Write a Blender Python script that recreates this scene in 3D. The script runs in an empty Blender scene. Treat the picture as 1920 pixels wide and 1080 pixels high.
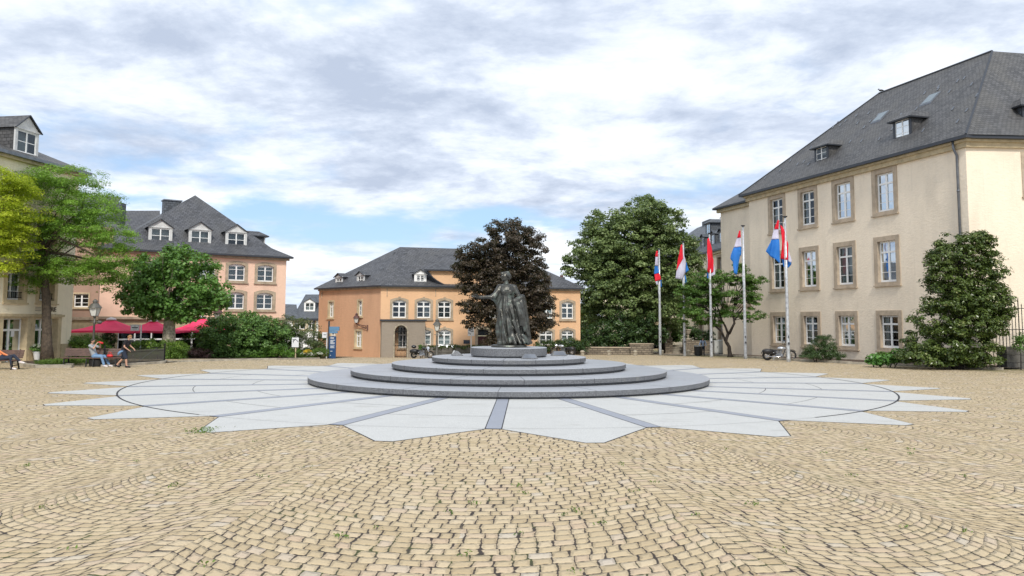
import bpy, bmesh, math, random
import numpy as np
from mathutils import Vector, Matrix
R_ = math.radians
random.seed(7)
RNG = np.random.default_rng(11)
SC = bpy.context.scene
COL = SC.collection

# ------------------------------------------------------------------ camera
FPX, CYP, PITCH, ROLL, CAMZ = 1482.0, 478.0, 0.08376, -0.0047, 2.474
cam_d = bpy.data.cameras.new('camera'); cam = bpy.data.objects.new('camera', cam_d); COL.objects.link(cam)
cam_d.sensor_width = 36.0; cam_d.lens = FPX / 1920 * 36.0
cam_d.shift_y = (CYP - 540) / 1920.0
cam_d.clip_start = 0.1; cam_d.clip_end = 3000
_M = Matrix.Rotation(R_(90) + PITCH, 4, 'X') @ Matrix.Rotation(-ROLL, 4, 'Z')
cam.matrix_world = Matrix.Translation((0, 0, CAMZ)) @ _M
SC.camera = cam
_M3 = _M.to_3x3()

# ------------------------------------------------------------------ world / sky
SUN_DIR = Vector((0.07, -0.72, 0.70)).normalized()
SUN_EL = math.asin(SUN_DIR.z); SUN_AZ = math.atan2(SUN_DIR.x, SUN_DIR.y)
SC.view_settings.view_transform = 'Standard'; SC.view_settings.look = 'None'
SC.view_settings.exposure = 0.56; SC.view_settings.gamma = 1.0
SC.render.engine = 'CYCLES'

class NT:
    """small helper to write node graphs as expressions"""
    def __init__(s, nt): s.nt = nt; s.n = nt.nodes; s.l = nt.links
    def _in(s, sock, v):
        if v is None: return
        if hasattr(v, 'links'): s.l.new(v, sock)
        else: sock.default_value = v
    def m(s, op, a, b=None, c=None, clamp=False):
        nd = s.n.new('ShaderNodeMath'); nd.operation = op; nd.use_clamp = clamp
        s._in(nd.inputs[0], a); s._in(nd.inputs[1], b); s._in(nd.inputs[2], c)
        return nd.outputs[0]
    def vec(s, x, y, z=0.0):
        nd = s.n.new('ShaderNodeCombineXYZ'); s._in(nd.inputs[0], x); s._in(nd.inputs[1], y); s._in(nd.inputs[2], z)
        return nd.outputs[0]
    def sep(s, v):
        nd = s.n.new('ShaderNodeSeparateXYZ'); s.l.new(v, nd.inputs[0]); return nd.outputs
    def vm(s, op, a, b=None):
        nd = s.n.new('ShaderNodeVectorMath'); nd.operation = op; s._in(nd.inputs[0], a)
        if b is not None: s._in(nd.inputs[1], b)
        return nd.outputs[0]
    def noise(s, v, scale, detail=3, rough=0.5, dist=0.0, dim='3D'):
        nd = s.n.new('ShaderNodeTexNoise'); nd.noise_dimensions = dim
        if v is not None: s.l.new(v, nd.inputs['Vector'])
        nd.inputs['Scale'].default_value = scale; nd.inputs['Detail'].default_value = detail
        nd.inputs['Roughness'].default_value = rough; nd.inputs['Distortion'].default_value = dist
        return nd.outputs[0]
    def white(s, v):
        nd = s.n.new('ShaderNodeTexWhiteNoise'); nd.noise_dimensions = '3D'; s.l.new(v, nd.inputs[0]); return nd.outputs[0]
    def smooth(s, v, a, b, x=0.0, y=1.0):
        nd = s.n.new('ShaderNodeMapRange'); nd.interpolation_type = 'SMOOTHSTEP'
        s._in(nd.inputs[0], v); nd.inputs[1].default_value = a; nd.inputs[2].default_value = b
        nd.inputs[3].default_value = x; nd.inputs[4].default_value = y
        return nd.outputs[0]
    def ramp(s, v, stops):
        nd = s.n.new('ShaderNodeValToRGB'); s.l.new(v, nd.inputs[0]); e = nd.color_ramp.elements
        while len(e) < len(stops): e.new(0.5)
        for el, (p, c) in zip(e, stops): el.position = p; el.color = (*c, 1)
        return nd.outputs[0]
    def mix(s, f, a, b, mode='MIX'):
        nd = s.n.new('ShaderNodeMix'); nd.data_type = 'RGBA'; nd.blend_type = mode
        s._in(nd.inputs[0], f)
        for i, v in ((6, a), (7, b)):
            if hasattr(v, 'links'): s.l.new(v, nd.inputs[i])
            else: nd.inputs[i].default_value = (*v, 1)
        return nd.outputs[2]
    def obj(s):
        return s.n.new('ShaderNodeTexCoord').outputs['Object']
    def pos(s):
        return s.n.new('ShaderNodeNewGeometry').outputs['Position']
    def uv(s):
        return s.n.new('ShaderNodeTexCoord').outputs['UV']
    def bump(s, h, strength=0.4, dist=0.02):
        nd = s.n.new('ShaderNodeBump'); s.l.new(h, nd.inputs['Height'])
        nd.inputs['Strength'].default_value = strength; nd.inputs['Distance'].default_value = dist
        return nd.outputs[0]

world = bpy.data.worlds.new("World"); SC.world = world; world.use_nodes = True
def build_world():
    t = NT(world.node_tree); bg = t.n['Background']
    sky = t.n.new('ShaderNodeTexSky'); sky.sky_type = 'NISHITA'; sky.sun_disc = False
    sky.sun_elevation = SUN_EL; sky.sun_rotation = SUN_AZ; sky.altitude = 300
    d = t.n.new('ShaderNodeTexCoord').outputs['Generated']
    x, y, z = t.sep(d)[:3]
    zz = t.m('MAXIMUM', z, 0.0)
    k = t.m('DIVIDE', 1.0, t.m('ADD', zz, 0.17))
    px = t.m('MULTIPLY', x, k); py = t.m('MULTIPLY', y, k)
    p = t.vec(t.m('MULTIPLY', px, 1.15), t.m('MULTIPLY', py, 1.2), 0.0)
    p2 = t.vec(t.m('ADD', t.m('MULTIPLY', px, 1.25), 7.3), t.m('MULTIPLY', py, 1.5), 3.1)
    cover = t.noise(p, 0.55, 7, 0.55, 0.1)
    shade = t.noise(p2, 1.25, 10, 0.64, 0.15)
    fine = t.noise(p, 5.0, 5, 0.6, 0.3)
    # clearer band low in the sky on the left, thicker cover to the right and overhead
    az = t.m('ARCTAN2', x, y)
    lowband = t.m('MULTIPLY', t.smooth(z, 0.0, 0.10), t.smooth(z, 0.115, 0.20, 1, 0))
    lowband = t.m('MULTIPLY', lowband, t.smooth(az, -0.02, 0.12, 1, 0))
    c = t.m('SUBTRACT', cover, t.m('MULTIPLY', lowband, 0.095))
    c = t.m('ADD', c, t.m('MULTIPLY', t.m('SUBTRACT', fine, 0.5), 0.10))
    mask = t.smooth(c, 0.33, 0.47)
    s = t.m('ADD', shade, t.m('MULTIPLY', t.m('SUBTRACT', fine, 0.5), 0.22))
    ccol = t.ramp(s, [(0.35, (0.295, 0.34, 0.425)), (0.445, (0.385, 0.43, 0.51)), (0.51, (0.475, 0.515, 0.58)), (0.58, (0.545, 0.57, 0.61)), (0.68, (0.69, 0.70, 0.715))])
    skyc = t.mix(1.0, sky.outputs[0], (0.058, 0.062, 0.066), 'MULTIPLY')
    skyc = t.mix(0.55, skyc, (0.30, 0.45, 0.66))
    col = t.mix(mask, skyc, ccol)
    hz = t.smooth(z, -0.01, 0.07, 0.55, 0.0)
    col = t.mix(hz, col, (0.46, 0.54, 0.64))
    t.l.new(col, bg.inputs[0]); bg.inputs[1].default_value = 1.28
build_world()

sun_d = bpy.data.lights.new('sun', 'SUN'); sun_d.energy = 2.0; sun_d.angle = R_(9); sun_d.color = (1.0, 0.95, 0.87)
sun = bpy.data.objects.new('sun', sun_d); COL.objects.link(sun)
sun.rotation_euler = SUN_DIR.to_track_quat('Z', 'Y').to_euler(); sun.location = (20, -20, 40)

# ------------------------------------------------------------------ geometry of the place
SX, SY = -0.11, 32.95            # centre of the star paving
CX, CY = -0.11, 33.55            # centre of the steps
STAR_D = -0.0207
def ground(x, y):
    f = min(1, max(0, (x + 4) / 8)); f = f * f * (3 - 2 * f)
    k = 0.035 + (0.02 - 0.035) * f
    return -k * min(60, max(0.0, y - 50))
def ray(px, py):
    return _M3 @ Vector(((px - 960) / FPX, (CYP - py) / FPX, -1))
def W(px, py, Y):                # point of the ray at a given distance into the square
    d = ray(px, py); k = Y / d.y
    return Vector((d.x * k, Y, CAMZ + d.z * k))
def G(px, py):                   # point on the ground
    d = ray(px, py); k = 10.0
    for _ in range(60):
        x, y = d.x * k, d.y * k
        k += (CAMZ + d.z * k - ground(x, y)) / -(d.z + 0.02) * 0.6
    return Vector((d.x * k, d.y * k, ground(d.x * k, d.y * k)))
class Fr:                        # frame of a facade: s along the wall, d outward, z up
    def __init__(s, O, u, n): s.O = Vector((O[0], O[1])); s.u = Vector(u).normalized(); s.n = Vector(n).normalized()
    def pt(s, a, z, d=0.0):
        p = s.O + s.u * a + s.n * d; return Vector((p.x, p.y, z))
    def px(s, px, py, d=0.0):
        r = ray(px, py); o = s.O + s.n * d
        k = o.dot(s.n) / (r.x * s.n.x + r.y * s.n.y)
        q = Vector((r.x * k, r.y * k)) - o
        return q.dot(s.u), CAMZ + r.z * k

# ------------------------------------------------------------------ object helpers
OFF = {}
def tag(o, label=None, cat=None, group=None, kind=None):
    if label: o['label'] = label
    if cat: o['category'] = cat
    if group: o['group'] = group
    if kind: o['kind'] = kind
    return o
def empty(name, loc, label, cat, group=None, rz=0.0, world_space=True):
    o = bpy.data.objects.new(name, None); COL.objects.link(o); o.empty_display_size = 0.3
    o.location = loc; o.rotation_euler = (0, 0, rz)
    OFF[o.name] = Vector(loc) if world_space else Vector((0, 0, 0))
    return tag(o, label, cat, group)
def link_mesh(name, me, mats, parent=None, origin=None):
    off = Vector((0, 0, 0))
    if parent is not None: off = OFF.get(parent.name, Vector((0, 0, 0)))
    elif origin is not None: off = Vector(origin)
    if off.length > 0: me.transform(Matrix.Translation(-off))
    o = bpy.data.objects.new(name, me); COL.objects.link(o)
    for m in (mats if isinstance(mats, (list, tuple)) else [mats]): me.materials.append(m)
    if parent is not None: o.parent = parent
    elif origin is not None: o.location = off
    OFF[o.name] = off
    return o
def copy_tree(o, parent=None):
    c = o.copy(); COL.objects.link(c)
    if parent is not None: c.parent = parent
    OFF[c.name] = OFF.get(o.name, Vector((0, 0, 0)))
    for ch in list(o.children): copy_tree(ch, c)
    return c

class MB:
    def __init__(s): s.v = []; s.f = []; s.mi = []; s.cur = 0; s.T = None
    def add(s, vs, fs):
        b = len(s.v)
        for p in vs:
            p = Vector(p)
            if s.T is not None: p = s.T @ p
            s.v.append(p)
        for f in fs: s.f.append([b + i for i in f]); s.mi.append(s.cur)
        return s
    def poly(s, *pts): return s.add(pts, [list(range(len(pts)))])
    def box(s, x0, x1, y0, y1, z0, z1):
        return s.add([(x0,y0,z0),(x1,y0,z0),(x1,y1,z0),(x0,y1,z0),(x0,y0,z1),(x1,y0,z1),(x1,y1,z1),(x0,y1,z1)],
                     [(0,3,2,1),(4,5,6,7),(0,1,5,4),(1,2,6,5),(2,3,7,6),(3,0,4,7)])
    def fbox(s, fr, s0, s1, z0, z1, d0, d1):
        P = fr.pt
        return s.add([P(s0,z0,d0),P(s1,z0,d0),P(s1,z0,d1),P(s0,z0,d1),P(s0,z1,d0),P(s1,z1,d0),P(s1,z1,d1),P(s0,z1,d1)],
                     [(0,3,2,1),(4,5,6,7),(0,1,5,4),(1,2,6,5),(2,3,7,6),(3,0,4,7)])
    def bar(s, a, b, w, h=None, up=(0,0,1)):
        a, b = Vector(a), Vector(b); h = h or w; d = (b - a).normalized()
        x = d.cross(Vector(up))
        if x.length < 1e-4: x = d.cross(Vector((0,1,0)))
        x.normalize(); y = x.cross(d)
        vs = [p + x*sx*w/2 + y*sy*h/2 for p in (a, b) for sx, sy in ((-1,-1),(1,-1),(1,1),(-1,1))]
        return s.add(vs, [(0,1,2,3),(7,6,5,4),(0,4,5,1),(1,5,6,2),(2,6,7,3),(3,7,4,0)])
    def tube(s, pts, rs, n=8, cap=True):
        pts = [Vector(p) for p in pts]
        if not hasattr(rs, '__len__'): rs = [rs] * len(pts)
        vs = []; prev = None
        for i, p in enumerate(pts):
            d = (pts[min(i+1, len(pts)-1)] - pts[max(i-1, 0)]).normalized()
            if prev is None:
                x = d.cross(Vector((0,0,1)))
                if x.length < 1e-3: x = Vector((1,0,0))
            else: x = prev - d * prev.dot(d)
            x.normalize(); y = d.cross(x); prev = x
            for k in range(n):
                a = 2*math.pi*k/n; vs.append(p + (x*math.cos(a) + y*math.sin(a))*rs[i])
        fs = [(i*n+k, i*n+(k+1)%n, (i+1)*n+(k+1)%n, (i+1)*n+k) for i in range(len(pts)-1) for k in range(n)]
        if cap: fs += [list(range(n))[::-1], [(len(pts)-1)*n+k for k in range(n)]]
        return s.add(vs, fs)
    def lathe(s, prof, c=(0,0,0), n=16, cap=True):
        c = Vector(c); vs = []
        for r, z in prof:
            for k in range(n):
                a = 2*math.pi*k/n; vs.append(c + Vector((r*math.cos(a), r*math.sin(a), z)))
        m = len(prof)
        fs = [(i*n+k, i*n+(k+1)%n, (i+1)*n+(k+1)%n, (i+1)*n+k) for i in range(m-1) for k in range(n)]
        if cap: fs += [list(range(n))[::-1], [(m-1)*n+k for k in range(n)]]
        return s.add(vs, fs)
    def ball(s, c, rx, ry=None, rz=None, n=10, m=7):
        ry = ry or rx; rz = rz or rx; c = Vector(c); vs = [c + Vector((0,0,-rz))]
        for i in range(1, m):
            t = math.pi*i/m - math.pi/2
            for k in range(n):
                a = 2*math.pi*k/n; vs.append(c + Vector((rx*math.cos(t)*math.cos(a), ry*math.cos(t)*math.sin(a), rz*math.sin(t))))
        vs.append(c + Vector((0,0,rz))); L = len(vs)-1
        fs = [(0, 1+(k+1)%n, 1+k) for k in range(n)]
        fs += [(1+i*n+k, 1+i*n+(k+1)%n, 1+(i+1)*n+(k+1)%n, 1+(i+1)*n+k) for i in range(m-2) for k in range(n)]
        fs += [(L, 1+(m-2)*n+k, 1+(m-2)*n+(k+1)%n) for k in range(n)]
        return s.add(vs, fs)
    def torus(s, c, R, r, axis='Y', n=28, m=10):
        c = Vector(c); vs = []
        for i in range(n):
            a = 2*math.pi*i/n
            for k in range(m):
                b = 2*math.pi*k/m; q = R + r*math.cos(b); h = r*math.sin(b)
                p = {'Y': (q*math.cos(a), h, q*math.sin(a)), 'Z': (q*math.cos(a), q*math.sin(a), h), 'X': (h, q*math.cos(a), q*math.sin(a))}[axis]
                vs.append(c + Vector(p))
        return s.add(vs, [(i*m+k, ((i+1)%n)*m+k, ((i+1)%n)*m+(k+1)%m, i*m+(k+1)%m) for i in range(n) for k in range(m)])
    def disc(s, c, R, th, axis='Y', n=24):
        c = Vector(c); vs = []
        for h in (-th/2, th/2):
            for i in range(n):
                a = 2*math.pi*i/n
                p = {'Y': (R*math.cos(a), h, R*math.sin(a)), 'Z': (R*math.cos(a), R*math.sin(a), h), 'X': (h, R*math.cos(a), R*math.sin(a))}[axis]
                vs.append(c + Vector(p))
        return s.add(vs, [list(range(n)), list(range(2*n-1, n-1, -1))] + [(i, i+n, (i+1)%n+n, (i+1)%n) for i in range(n)])
    def build(s, name, mats, parent=None, origin=None, smooth=False, uv=False, bevel=0.0, normals=True):
        me = bpy.data.meshes.new(name); me.from_pydata([tuple(p) for p in s.v], [], s.f); me.update()
        for i, p in enumerate(me.polygons): p.material_index = s.mi[i]; p.use_smooth = smooth
        if normals:
            bm = bmesh.new(); bm.from_mesh(me); bmesh.ops.recalc_face_normals(bm, faces=bm.faces)
            if bevel: 
                bmesh.ops.bevel(bm, geom=[e for e in bm.edges if e.is_manifold and e.calc_face_angle(0) > 0.6], offset=bevel, segments=2, affect='EDGES', profile=0.6)
            bm.to_mesh(me); bm.free()
        if uv: auto_uv(me)
        return link_mesh(name, me, mats, parent, origin)
def auto_uv(me):
    l = me.uv_layers.new(name='UVMap')
    for p in me.polygons:
        n = p.normal; t = Vector((0,0,1)).cross(n)
        t = t.normalized() if t.length > 0.05 else Vector((1,0,0))
        b = n.cross(t)
        for li in p.loop_indices:
            co = me.vertices[me.loops[li].vertex_index].co; l.data[li].uv = (co.dot(t), co.dot(b))

# ------------------------------------------------------------------ materials
def mat(name, color, rough=0.7, metal=0.0, spec=0.5, bump=None, var=0.0, vscale=3.0, var2=None, coat=0.0):
    m = bpy.data.materials.new(name); m.use_nodes = True; t = NT(m.node_tree); b = t.n['Principled BSDF']
    b.inputs['Base Color'].default_value = (*color, 1); b.inputs['Roughness'].default_value = rough
    b.inputs['Metallic'].default_value = metal; b.inputs['Specular IOR Level'].default_value = spec
    b.inputs['Coat Weight'].default_value = coat
    if var:
        c2 = var2 or tuple(c*(1-var) for c in color); c1 = tuple(min(1, c*(1+var*0.6)) for c in color)
        n = t.noise(t.pos(), vscale, 6, 0.65)
        t.l.new(t.ramp(n, [(0.35, c2), (0.62, c1)]), b.inputs['Base Color'])
    if bump:
        sc, st, di = bump
        t.l.new(t.bump(t.noise(t.pos(), sc, 5, 0.6), st, di), b.inputs['Normal'])
    return m
def stucco(name, color, rough=0.9):
    m = bpy.data.materials.new(name); m.use_nodes = True; t = NT(m.node_tree); b = t.n['Principled BSDF']
    p = t.pos(); s = t.vm('MULTIPLY', p, (1, 1, 0.35))
    n1 = t.noise(s, 0.55, 6, 0.6); n2 = t.noise(p, 3.5, 5, 0.7)
    c = t.ramp(n1, [(0.3, tuple(x*0.86 for x in color)), (0.5, color), (0.7, tuple(min(1, x*1.06) for x in color))])
    c = t.mix(t.smooth(n2, 0.48, 0.72, 0, 0.30), c, tuple(x*0.80 for x in color))
    streak = t.noise(t.vm('MULTIPLY', p, (2.2, 2.2, 0.12)), 1.6, 5, 0.6)
    c = t.mix(t.smooth(streak, 0.56, 0.78, 0, 0.26), c, tuple(x*0.62 for x in color))
    t.l.new(c, b.inputs['Base Color']); b.inputs['Roughness'].default_value = rough
    h = t.m('ADD', t.m('MULTIPLY', t.noise(t.vm('MULTIPLY', p, (1, 1, 2.2)), 4, 4, 0.6), 1.0), t.m('MULTIPLY', t.noise(p, 26, 3, 0.6), 0.3))
    t.l.new(t.bump(h, 0.5, 0.04), b.inputs['Normal'])
    return m
def slate(name, color, row=0.22, wid=0.3):
    m = bpy.data.materials.new(name); m.use_nodes = True; t = NT(m.node_tree); b = t.n['Principled BSDF']
    u, v, _ = t.sep(t.uv())[:3]
    wv = t.noise(t.uv(), 1.3, 3, 0.5)
    v1 = t.m('ADD', t.m('DIVIDE', v, row), t.m('MULTIPLY', wv, 0.6)); r = t.m('FLOOR', v1); fv = t.m('FRACT', v1)
    u1 = t.m('ADD', t.m('DIVIDE', u, wid), t.m('MULTIPLY', r, 0.5)); cu = t.m('FLOOR', u1); fu = t.m('FRACT', u1)
    rnd = t.white(t.vec(cu, r, 0.3))
    base = t.ramp(rnd, [(0.0, tuple(x*0.62 for x in color)), (0.5, color), (0.93, tuple(x*1.25 for x in color)), (1.0, tuple(x*1.35 for x in color))])
    e = t.m('MINIMUM', t.m('MULTIPLY', t.m('MINIMUM', fu, t.m('SUBTRACT', 1.0, fu)), wid), t.m('MULTIPLY', fv, row))
    jm = t.smooth(e, 0.004, 0.028)
    big = t.noise(t.pos(), 0.45, 5, 0.6)
    base = t.mix(t.smooth(big, 0.4, 0.7, 0, 0.6), base, (color[0]*1.35, color[1]*1.3, color[2]*1.15))
    lic = t.noise(t.pos(), 2.6, 4, 0.7)
    base = t.mix(t.smooth(lic, 0.64, 0.76, 0, 0.3), base, (0.17, 0.17, 0.13))
    c = t.mix(jm, tuple(x*0.3 for x in color), base)
    t.l.new(c, b.inputs['Base Color']); b.inputs['Roughness'].default_value = 0.55
    t.l.new(t.bump(t.m('ADD', t.m('MULTIPLY', fv, -0.7), t.m('MULTIPLY', jm, 0.5)), 0.7, 0.03), b.inputs['Normal'])
    return m
def masonry(name, c1, c2, cj, w=0.5, h=0.22, j=0.012):
    m = bpy.data.materials.new(name); m.use_nodes = True; t = NT(m.node_tree); b = t.n['Principled BSDF']
    u, v, _ = t.sep(t.uv())[:3]
    wv = t.noise(t.uv(), 2.5, 3, 0.5)
    v1 = t.m('ADD', t.m('DIVIDE', v, h), t.m('MULTIPLY', wv, 0.35)); r = t.m('FLOOR', v1); fv = t.m('FRACT', v1)
    u1 = t.m('ADD', t.m('ADD', t.m('DIVIDE', u, w), t.m('MULTIPLY', r, 0.43)), t.m('MULTIPLY', wv, 0.5)); cu = t.m('FLOOR', u1); fu = t.m('FRACT', u1)
    rnd = t.white(t.vec(cu, r, 0.7))
    e = t.m('MINIMUM', t.m('MULTIPLY', t.m('MINIMUM', fu, t.m('SUBTRACT', 1.0, fu)), w), t.m('MULTIPLY', t.m('MINIMUM', fv, t.m('SUBTRACT', 1.0, fv)), h))
    jm = t.smooth(e, j*0.4, j*1.4)
    col = t.mix(jm, cj, t.mix(rnd, c1, c2)); n = t.noise(t.pos(), 5, 6, 0.7)
    col = t.mix(t.smooth(n, 0.45, 0.7, 0, 0.5), col, tuple(x*0.45 for x in c1))
    t.l.new(col, b.inputs['Base Color']); b.inputs['Roughness'].default_value = 0.9
    t.l.new(t.bump(t.m('ADD', jm, t.m('MULTIPLY', n, 0.6)), 0.7, 0.02), b.inputs['Normal'])
    return m
def leafmat(name, dark, light, trans=0.35, rough=0.5, extra=None):
    m = bpy.data.materials.new(name); m.use_nodes = True; t = NT(m.node_tree); b = t.n['Principled BSDF']; out = t.n['Material Output']
    at = t.n.new('ShaderNodeAttribute'); at.attribute_name = 'tint'
    stops = [(0.0, dark), (0.85, light)] + ([(1.0, extra)] if extra else [(1.0, tuple(min(1, x*1.15) for x in light))])
    c = t.ramp(at.outputs['Fac'], stops)
    t.l.new(c, b.inputs['Base Color']); b.inputs['Roughness'].default_value = rough; b.inputs['Specular IOR Level'].default_value = 0.4
    tr = t.n.new('ShaderNodeBsdfTranslucent'); t.l.new(t.mix(0.35, c, (0.35, 0.5, 0.05)), tr.inputs[0])
    mx = t.n.new('ShaderNodeMixShader'); mx.inputs[0].default_value = trans
    t.l.new(b.outputs[0], mx.inputs[1]); t.l.new(tr.outputs[0], mx.inputs[2]); t.l.new(mx.outputs[0], out.inputs[0])
    return m
def glassmat():
    m = bpy.data.materials.new('window_glass'); m.use_nodes = True; t = NT(m.node_tree); out = t.n['Material Output']
    g = t.n.new('ShaderNodeBsdfGlossy'); g.inputs['Roughness'].default_value = 0.03; g.inputs['Color'].default_value = (0.55, 0.6, 0.64, 1)
    tr = t.n.new('ShaderNodeBsdfTransparent'); tr.inputs[0].default_value = (0.72, 0.78, 0.78, 1)
    f = t.n.new('ShaderNodeFresnel'); f.inputs[0].default_value = 1.7
    t.l.new(t.bump(t.noise(t.pos(), 1.3, 2, 0.5), 0.08, 0.05), g.inputs['Normal'])
    mx = t.n.new('ShaderNodeMixShader'); t.l.new(t.m('ADD', f.outputs[0], 0.04), mx.inputs[0])
    t.l.new(tr.outputs[0], mx.inputs[1]); t.l.new(g.outputs[0], mx.inputs[2]); t.l.new(mx.outputs[0], out.inputs[0])
    return m
def granite(name, color, speck=0.25, rough=0.55, rain=False, sp_scale=55):
    m = bpy.data.materials.new(name); m.use_nodes = True; t = NT(m.node_tree); b = t.n['Principled BSDF']
    p = t.pos(); a = t.noise(p, sp_scale, 2, 0.7); bg = t.noise(p, 0.8, 6, 0.62); md = t.noise(p, 3.2, 5, 0.65)
    c = t.ramp(a, [(0.35, tuple(x*(1-speck) for x in color)), (0.65, tuple(min(1, x*(1+speck*0.5)) for x in color))])
    c = t.mix(t.smooth(bg, 0.4, 0.65, 0, 0.35), c, tuple(x*0.84 for x in color))
    c = t.mix(t.smooth(md, 0.55, 0.72, 0, 0.25), c, tuple(x*0.72 for x in color))
    st = t.noise(t.vm('MULTIPLY', p, (1.0, 2.4, 1.0)), 0.55, 7, 0.7)
    c = t.mix(t.smooth(st, 0.56, 0.66, 0, 0.30), c, (0.30, 0.29, 0.25))
    t.l.new(c, b.inputs['Base Color']); b.inputs['Roughness'].default_value = rough
    t.l.new(t.bump(a, 0.15, 0.005), b.inputs['Normal'])
    return m

def cobble():
    m = bpy.data.materials.new('sandstone_cobbles'); m.use_nodes = True; t = NT(m.node_tree); b = t.n['Principled BSDF']
    P = t.pos()
    wob = t.n.new('ShaderNodeTexNoise'); wob.inputs['Scale'].default_value = 2.3; wob.inputs['Detail'].default_value = 3
    t.l.new(P, wob.inputs['Vector'])
    Pw = t.vm('ADD', P, t.vm('MULTIPLY', t.vm('SUBTRACT', wob.outputs['Color'], (0.5, 0.5, 0.5)), (0.11, 0.11, 0)))
    X, Y, _ = t.sep(Pw)[:3]
    x = t.m('SUBTRACT', X, SX); y = t.m('SUBTRACT', SY, Y)
    r = t.m('SQRT', t.m('ADD', t.m('MULTIPLY', x, x), t.m('MULTIPLY', y, y)))
    th = t.m('ARCTAN2', x, y)
    phi = t.m('ADD', t.m('DIVIDE', t.m('SUBTRACT', th, STAR_D), R_(15)), 48.0)
    # radial strips of straight rows run out from the star's points
    fs = t.m('SUBTRACT', t.m('FRACT', phi), 0.5)
    lat = t.m('MULTIPLY', t.m('MULTIPLY', fs, r), R_(15))
    strip = t.m('LESS_THAN', t.m('ABSOLUTE', lat), 0.20)
    # the wedge on the axis of the square is one wide fan, the others are laid in two
    cen = t.m('LESS_THAN', t.m('ABSOLUTE', t.m('SUBTRACT', phi, 48.0)), 0.5)
    nf = t.m('SUBTRACT', 2.0, cen)
    c2 = t.m('SUBTRACT', t.m('FRACT', t.m('MULTIPLY', t.m('ADD', phi, 0.5), nf)), 0.5)
    wf = t.m('DIVIDE', R_(15), nf)
    col_id = t.m('FLOOR', t.m('MULTIPLY', t.m('ADD', phi, 0.5), 2.0))
    xl = t.m('MULTIPLY', t.m('MULTIPLY', c2, r), wf)
    Rr = t.m('MULTIPLY', t.m('MULTIPLY', r, wf), t.m('ADD', 0.5*1.24, t.m('MULTIPLY', cen, 0.30)))
    q = t.m('SQRT', t.m('MAXIMUM', t.m('SUBTRACT', t.m('MULTIPLY', Rr, Rr), t.m('MULTIPLY', xl, xl)), 0.001))
    v_f = t.m('SUBTRACT', r, t.m('MULTIPLY', q, 1.0))
    s_f = t.m('MULTIPLY', Rr, t.m('ARCSINE', t.m('DIVIDE', xl, Rr)))
    def sel(a, bb): return t.m('ADD', t.m('MULTIPLY', strip, a), t.m('MULTIPLY', t.m('SUBTRACT', 1.0, strip), bb))
    v = sel(lat, v_f); s = sel(r, s_f)
    PV, PU = 0.162, 0.212
    v1 = t.m('DIVIDE', v, sel(0.20, PV)); row = t.m('FLOOR', v1); fv = t.m('FRACT', v1)
    hr = t.white(t.vec(row, col_id, 1.7))
    s0 = t.m('ADD', t.m('DIVIDE', s, PU), t.m('MULTIPLY', hr, 7.0))
    nn = t.noise(t.vec(s0, t.m('MULTIPLY', row, 3.7), 0.0), 0.55, 1, 0.5)
    s1 = t.m('ADD', s0, t.m('MULTIPLY', nn, 1.1))
    cu = t.m('FLOOR', s1); fu = t.m('FRACT', s1)
    du = t.m('MULTIPLY', t.m('MINIMUM', fu, t.m('SUBTRACT', 1.0, fu)), PU)
    dv = t.m('MULTIPLY', t.m('MINIMUM', fv, t.m('SUBTRACT', 1.0, fv)), PV)
    e = t.n.new('ShaderNodeMath'); e.operation = 'SMOOTH_MIN'; t._in(e.inputs[0], t.m('SUBTRACT', du, 0.003)); t._in(e.inputs[1], t.m('ADD', dv, 0.004)); e.inputs[2].default_value = 0.035
    ed = t.m('ADD', e.outputs[0], t.m('MULTIPLY', t.m('SUBTRACT', t.noise(P, 13, 3, 0.6), 0.5), 0.040))
    gapr = t.m('ADD', 0.004, t.smooth(t.noise(P, 2.6, 3, 0.6), 0.45, 0.72, 0.0, 0.010))
    ed = t.m('SUBTRACT', ed, gapr)
    jm = t.smooth(ed, -0.004, 0.006)
    cid = t.vec(cu, row, col_id)
    rnd = t.white(cid); rnd2 = t.white(t.vm('ADD', cid, (3.3, 9.1, 4.2)))
    st = t.ramp(rnd, [(0.0, (0.47, 0.365, 0.215)), (0.3, (0.54, 0.43, 0.265)), (0.55, (0.575, 0.46, 0.285)), (0.8, (0.62, 0.505, 0.335)), (0.95, (0.555, 0.42, 0.285)), (1.0, (0.60, 0.53, 0.42))])
    st = t.mix(t.smooth(rnd2, 0.988, 0.99, 0, 0.5), st, (0.58, 0.56, 0.52))
    gr = t.noise(P, 26, 4, 0.7); st = t.mix(t.smooth(gr, 0.35, 0.7, 0.30, 0.0), st, (0.40, 0.31, 0.20))
    bigv = t.noise(P, 0.35, 4, 0.6); st = t.mix(t.smooth(bigv, 0.4, 0.7, 0, 0.25), st, (0.50, 0.41, 0.29))
    moss = t.smooth(t.noise(P, 1.1, 4, 0.6), 0.50, 0.68)
    jc = t.mix(moss, (0.05, 0.038, 0.03), (0.07, 0.085, 0.02))
    colr = t.mix(jm, jc, st)
    # mossy verge along the kerb of the right-hand house
    xx, yy, _z = t.sep(P)[:3]
    ln = t.m('ADD', t.m('SUBTRACT', xx, 23.0), t.m('MULTIPLY', t.m('SUBTRACT', yy, 46.0), 0.42))
    vg = t.m('MULTIPLY', t.smooth(ln, -1.6, 0.3), t.smooth(t.noise(P, 1.2, 5, 0.7), 0.35, 0.62, 0.15, 0.75))
    vg = t.m('MULTIPLY', vg, t.smooth(yy, 38, 44))
    colr = t.mix(vg, colr, (0.13, 0.14, 0.045))
    t.l.new(colr, b.inputs['Base Color']); b.inputs['Roughness'].default_value = 0.75; b.inputs['Specular IOR Level'].default_value = 0.3
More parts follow.
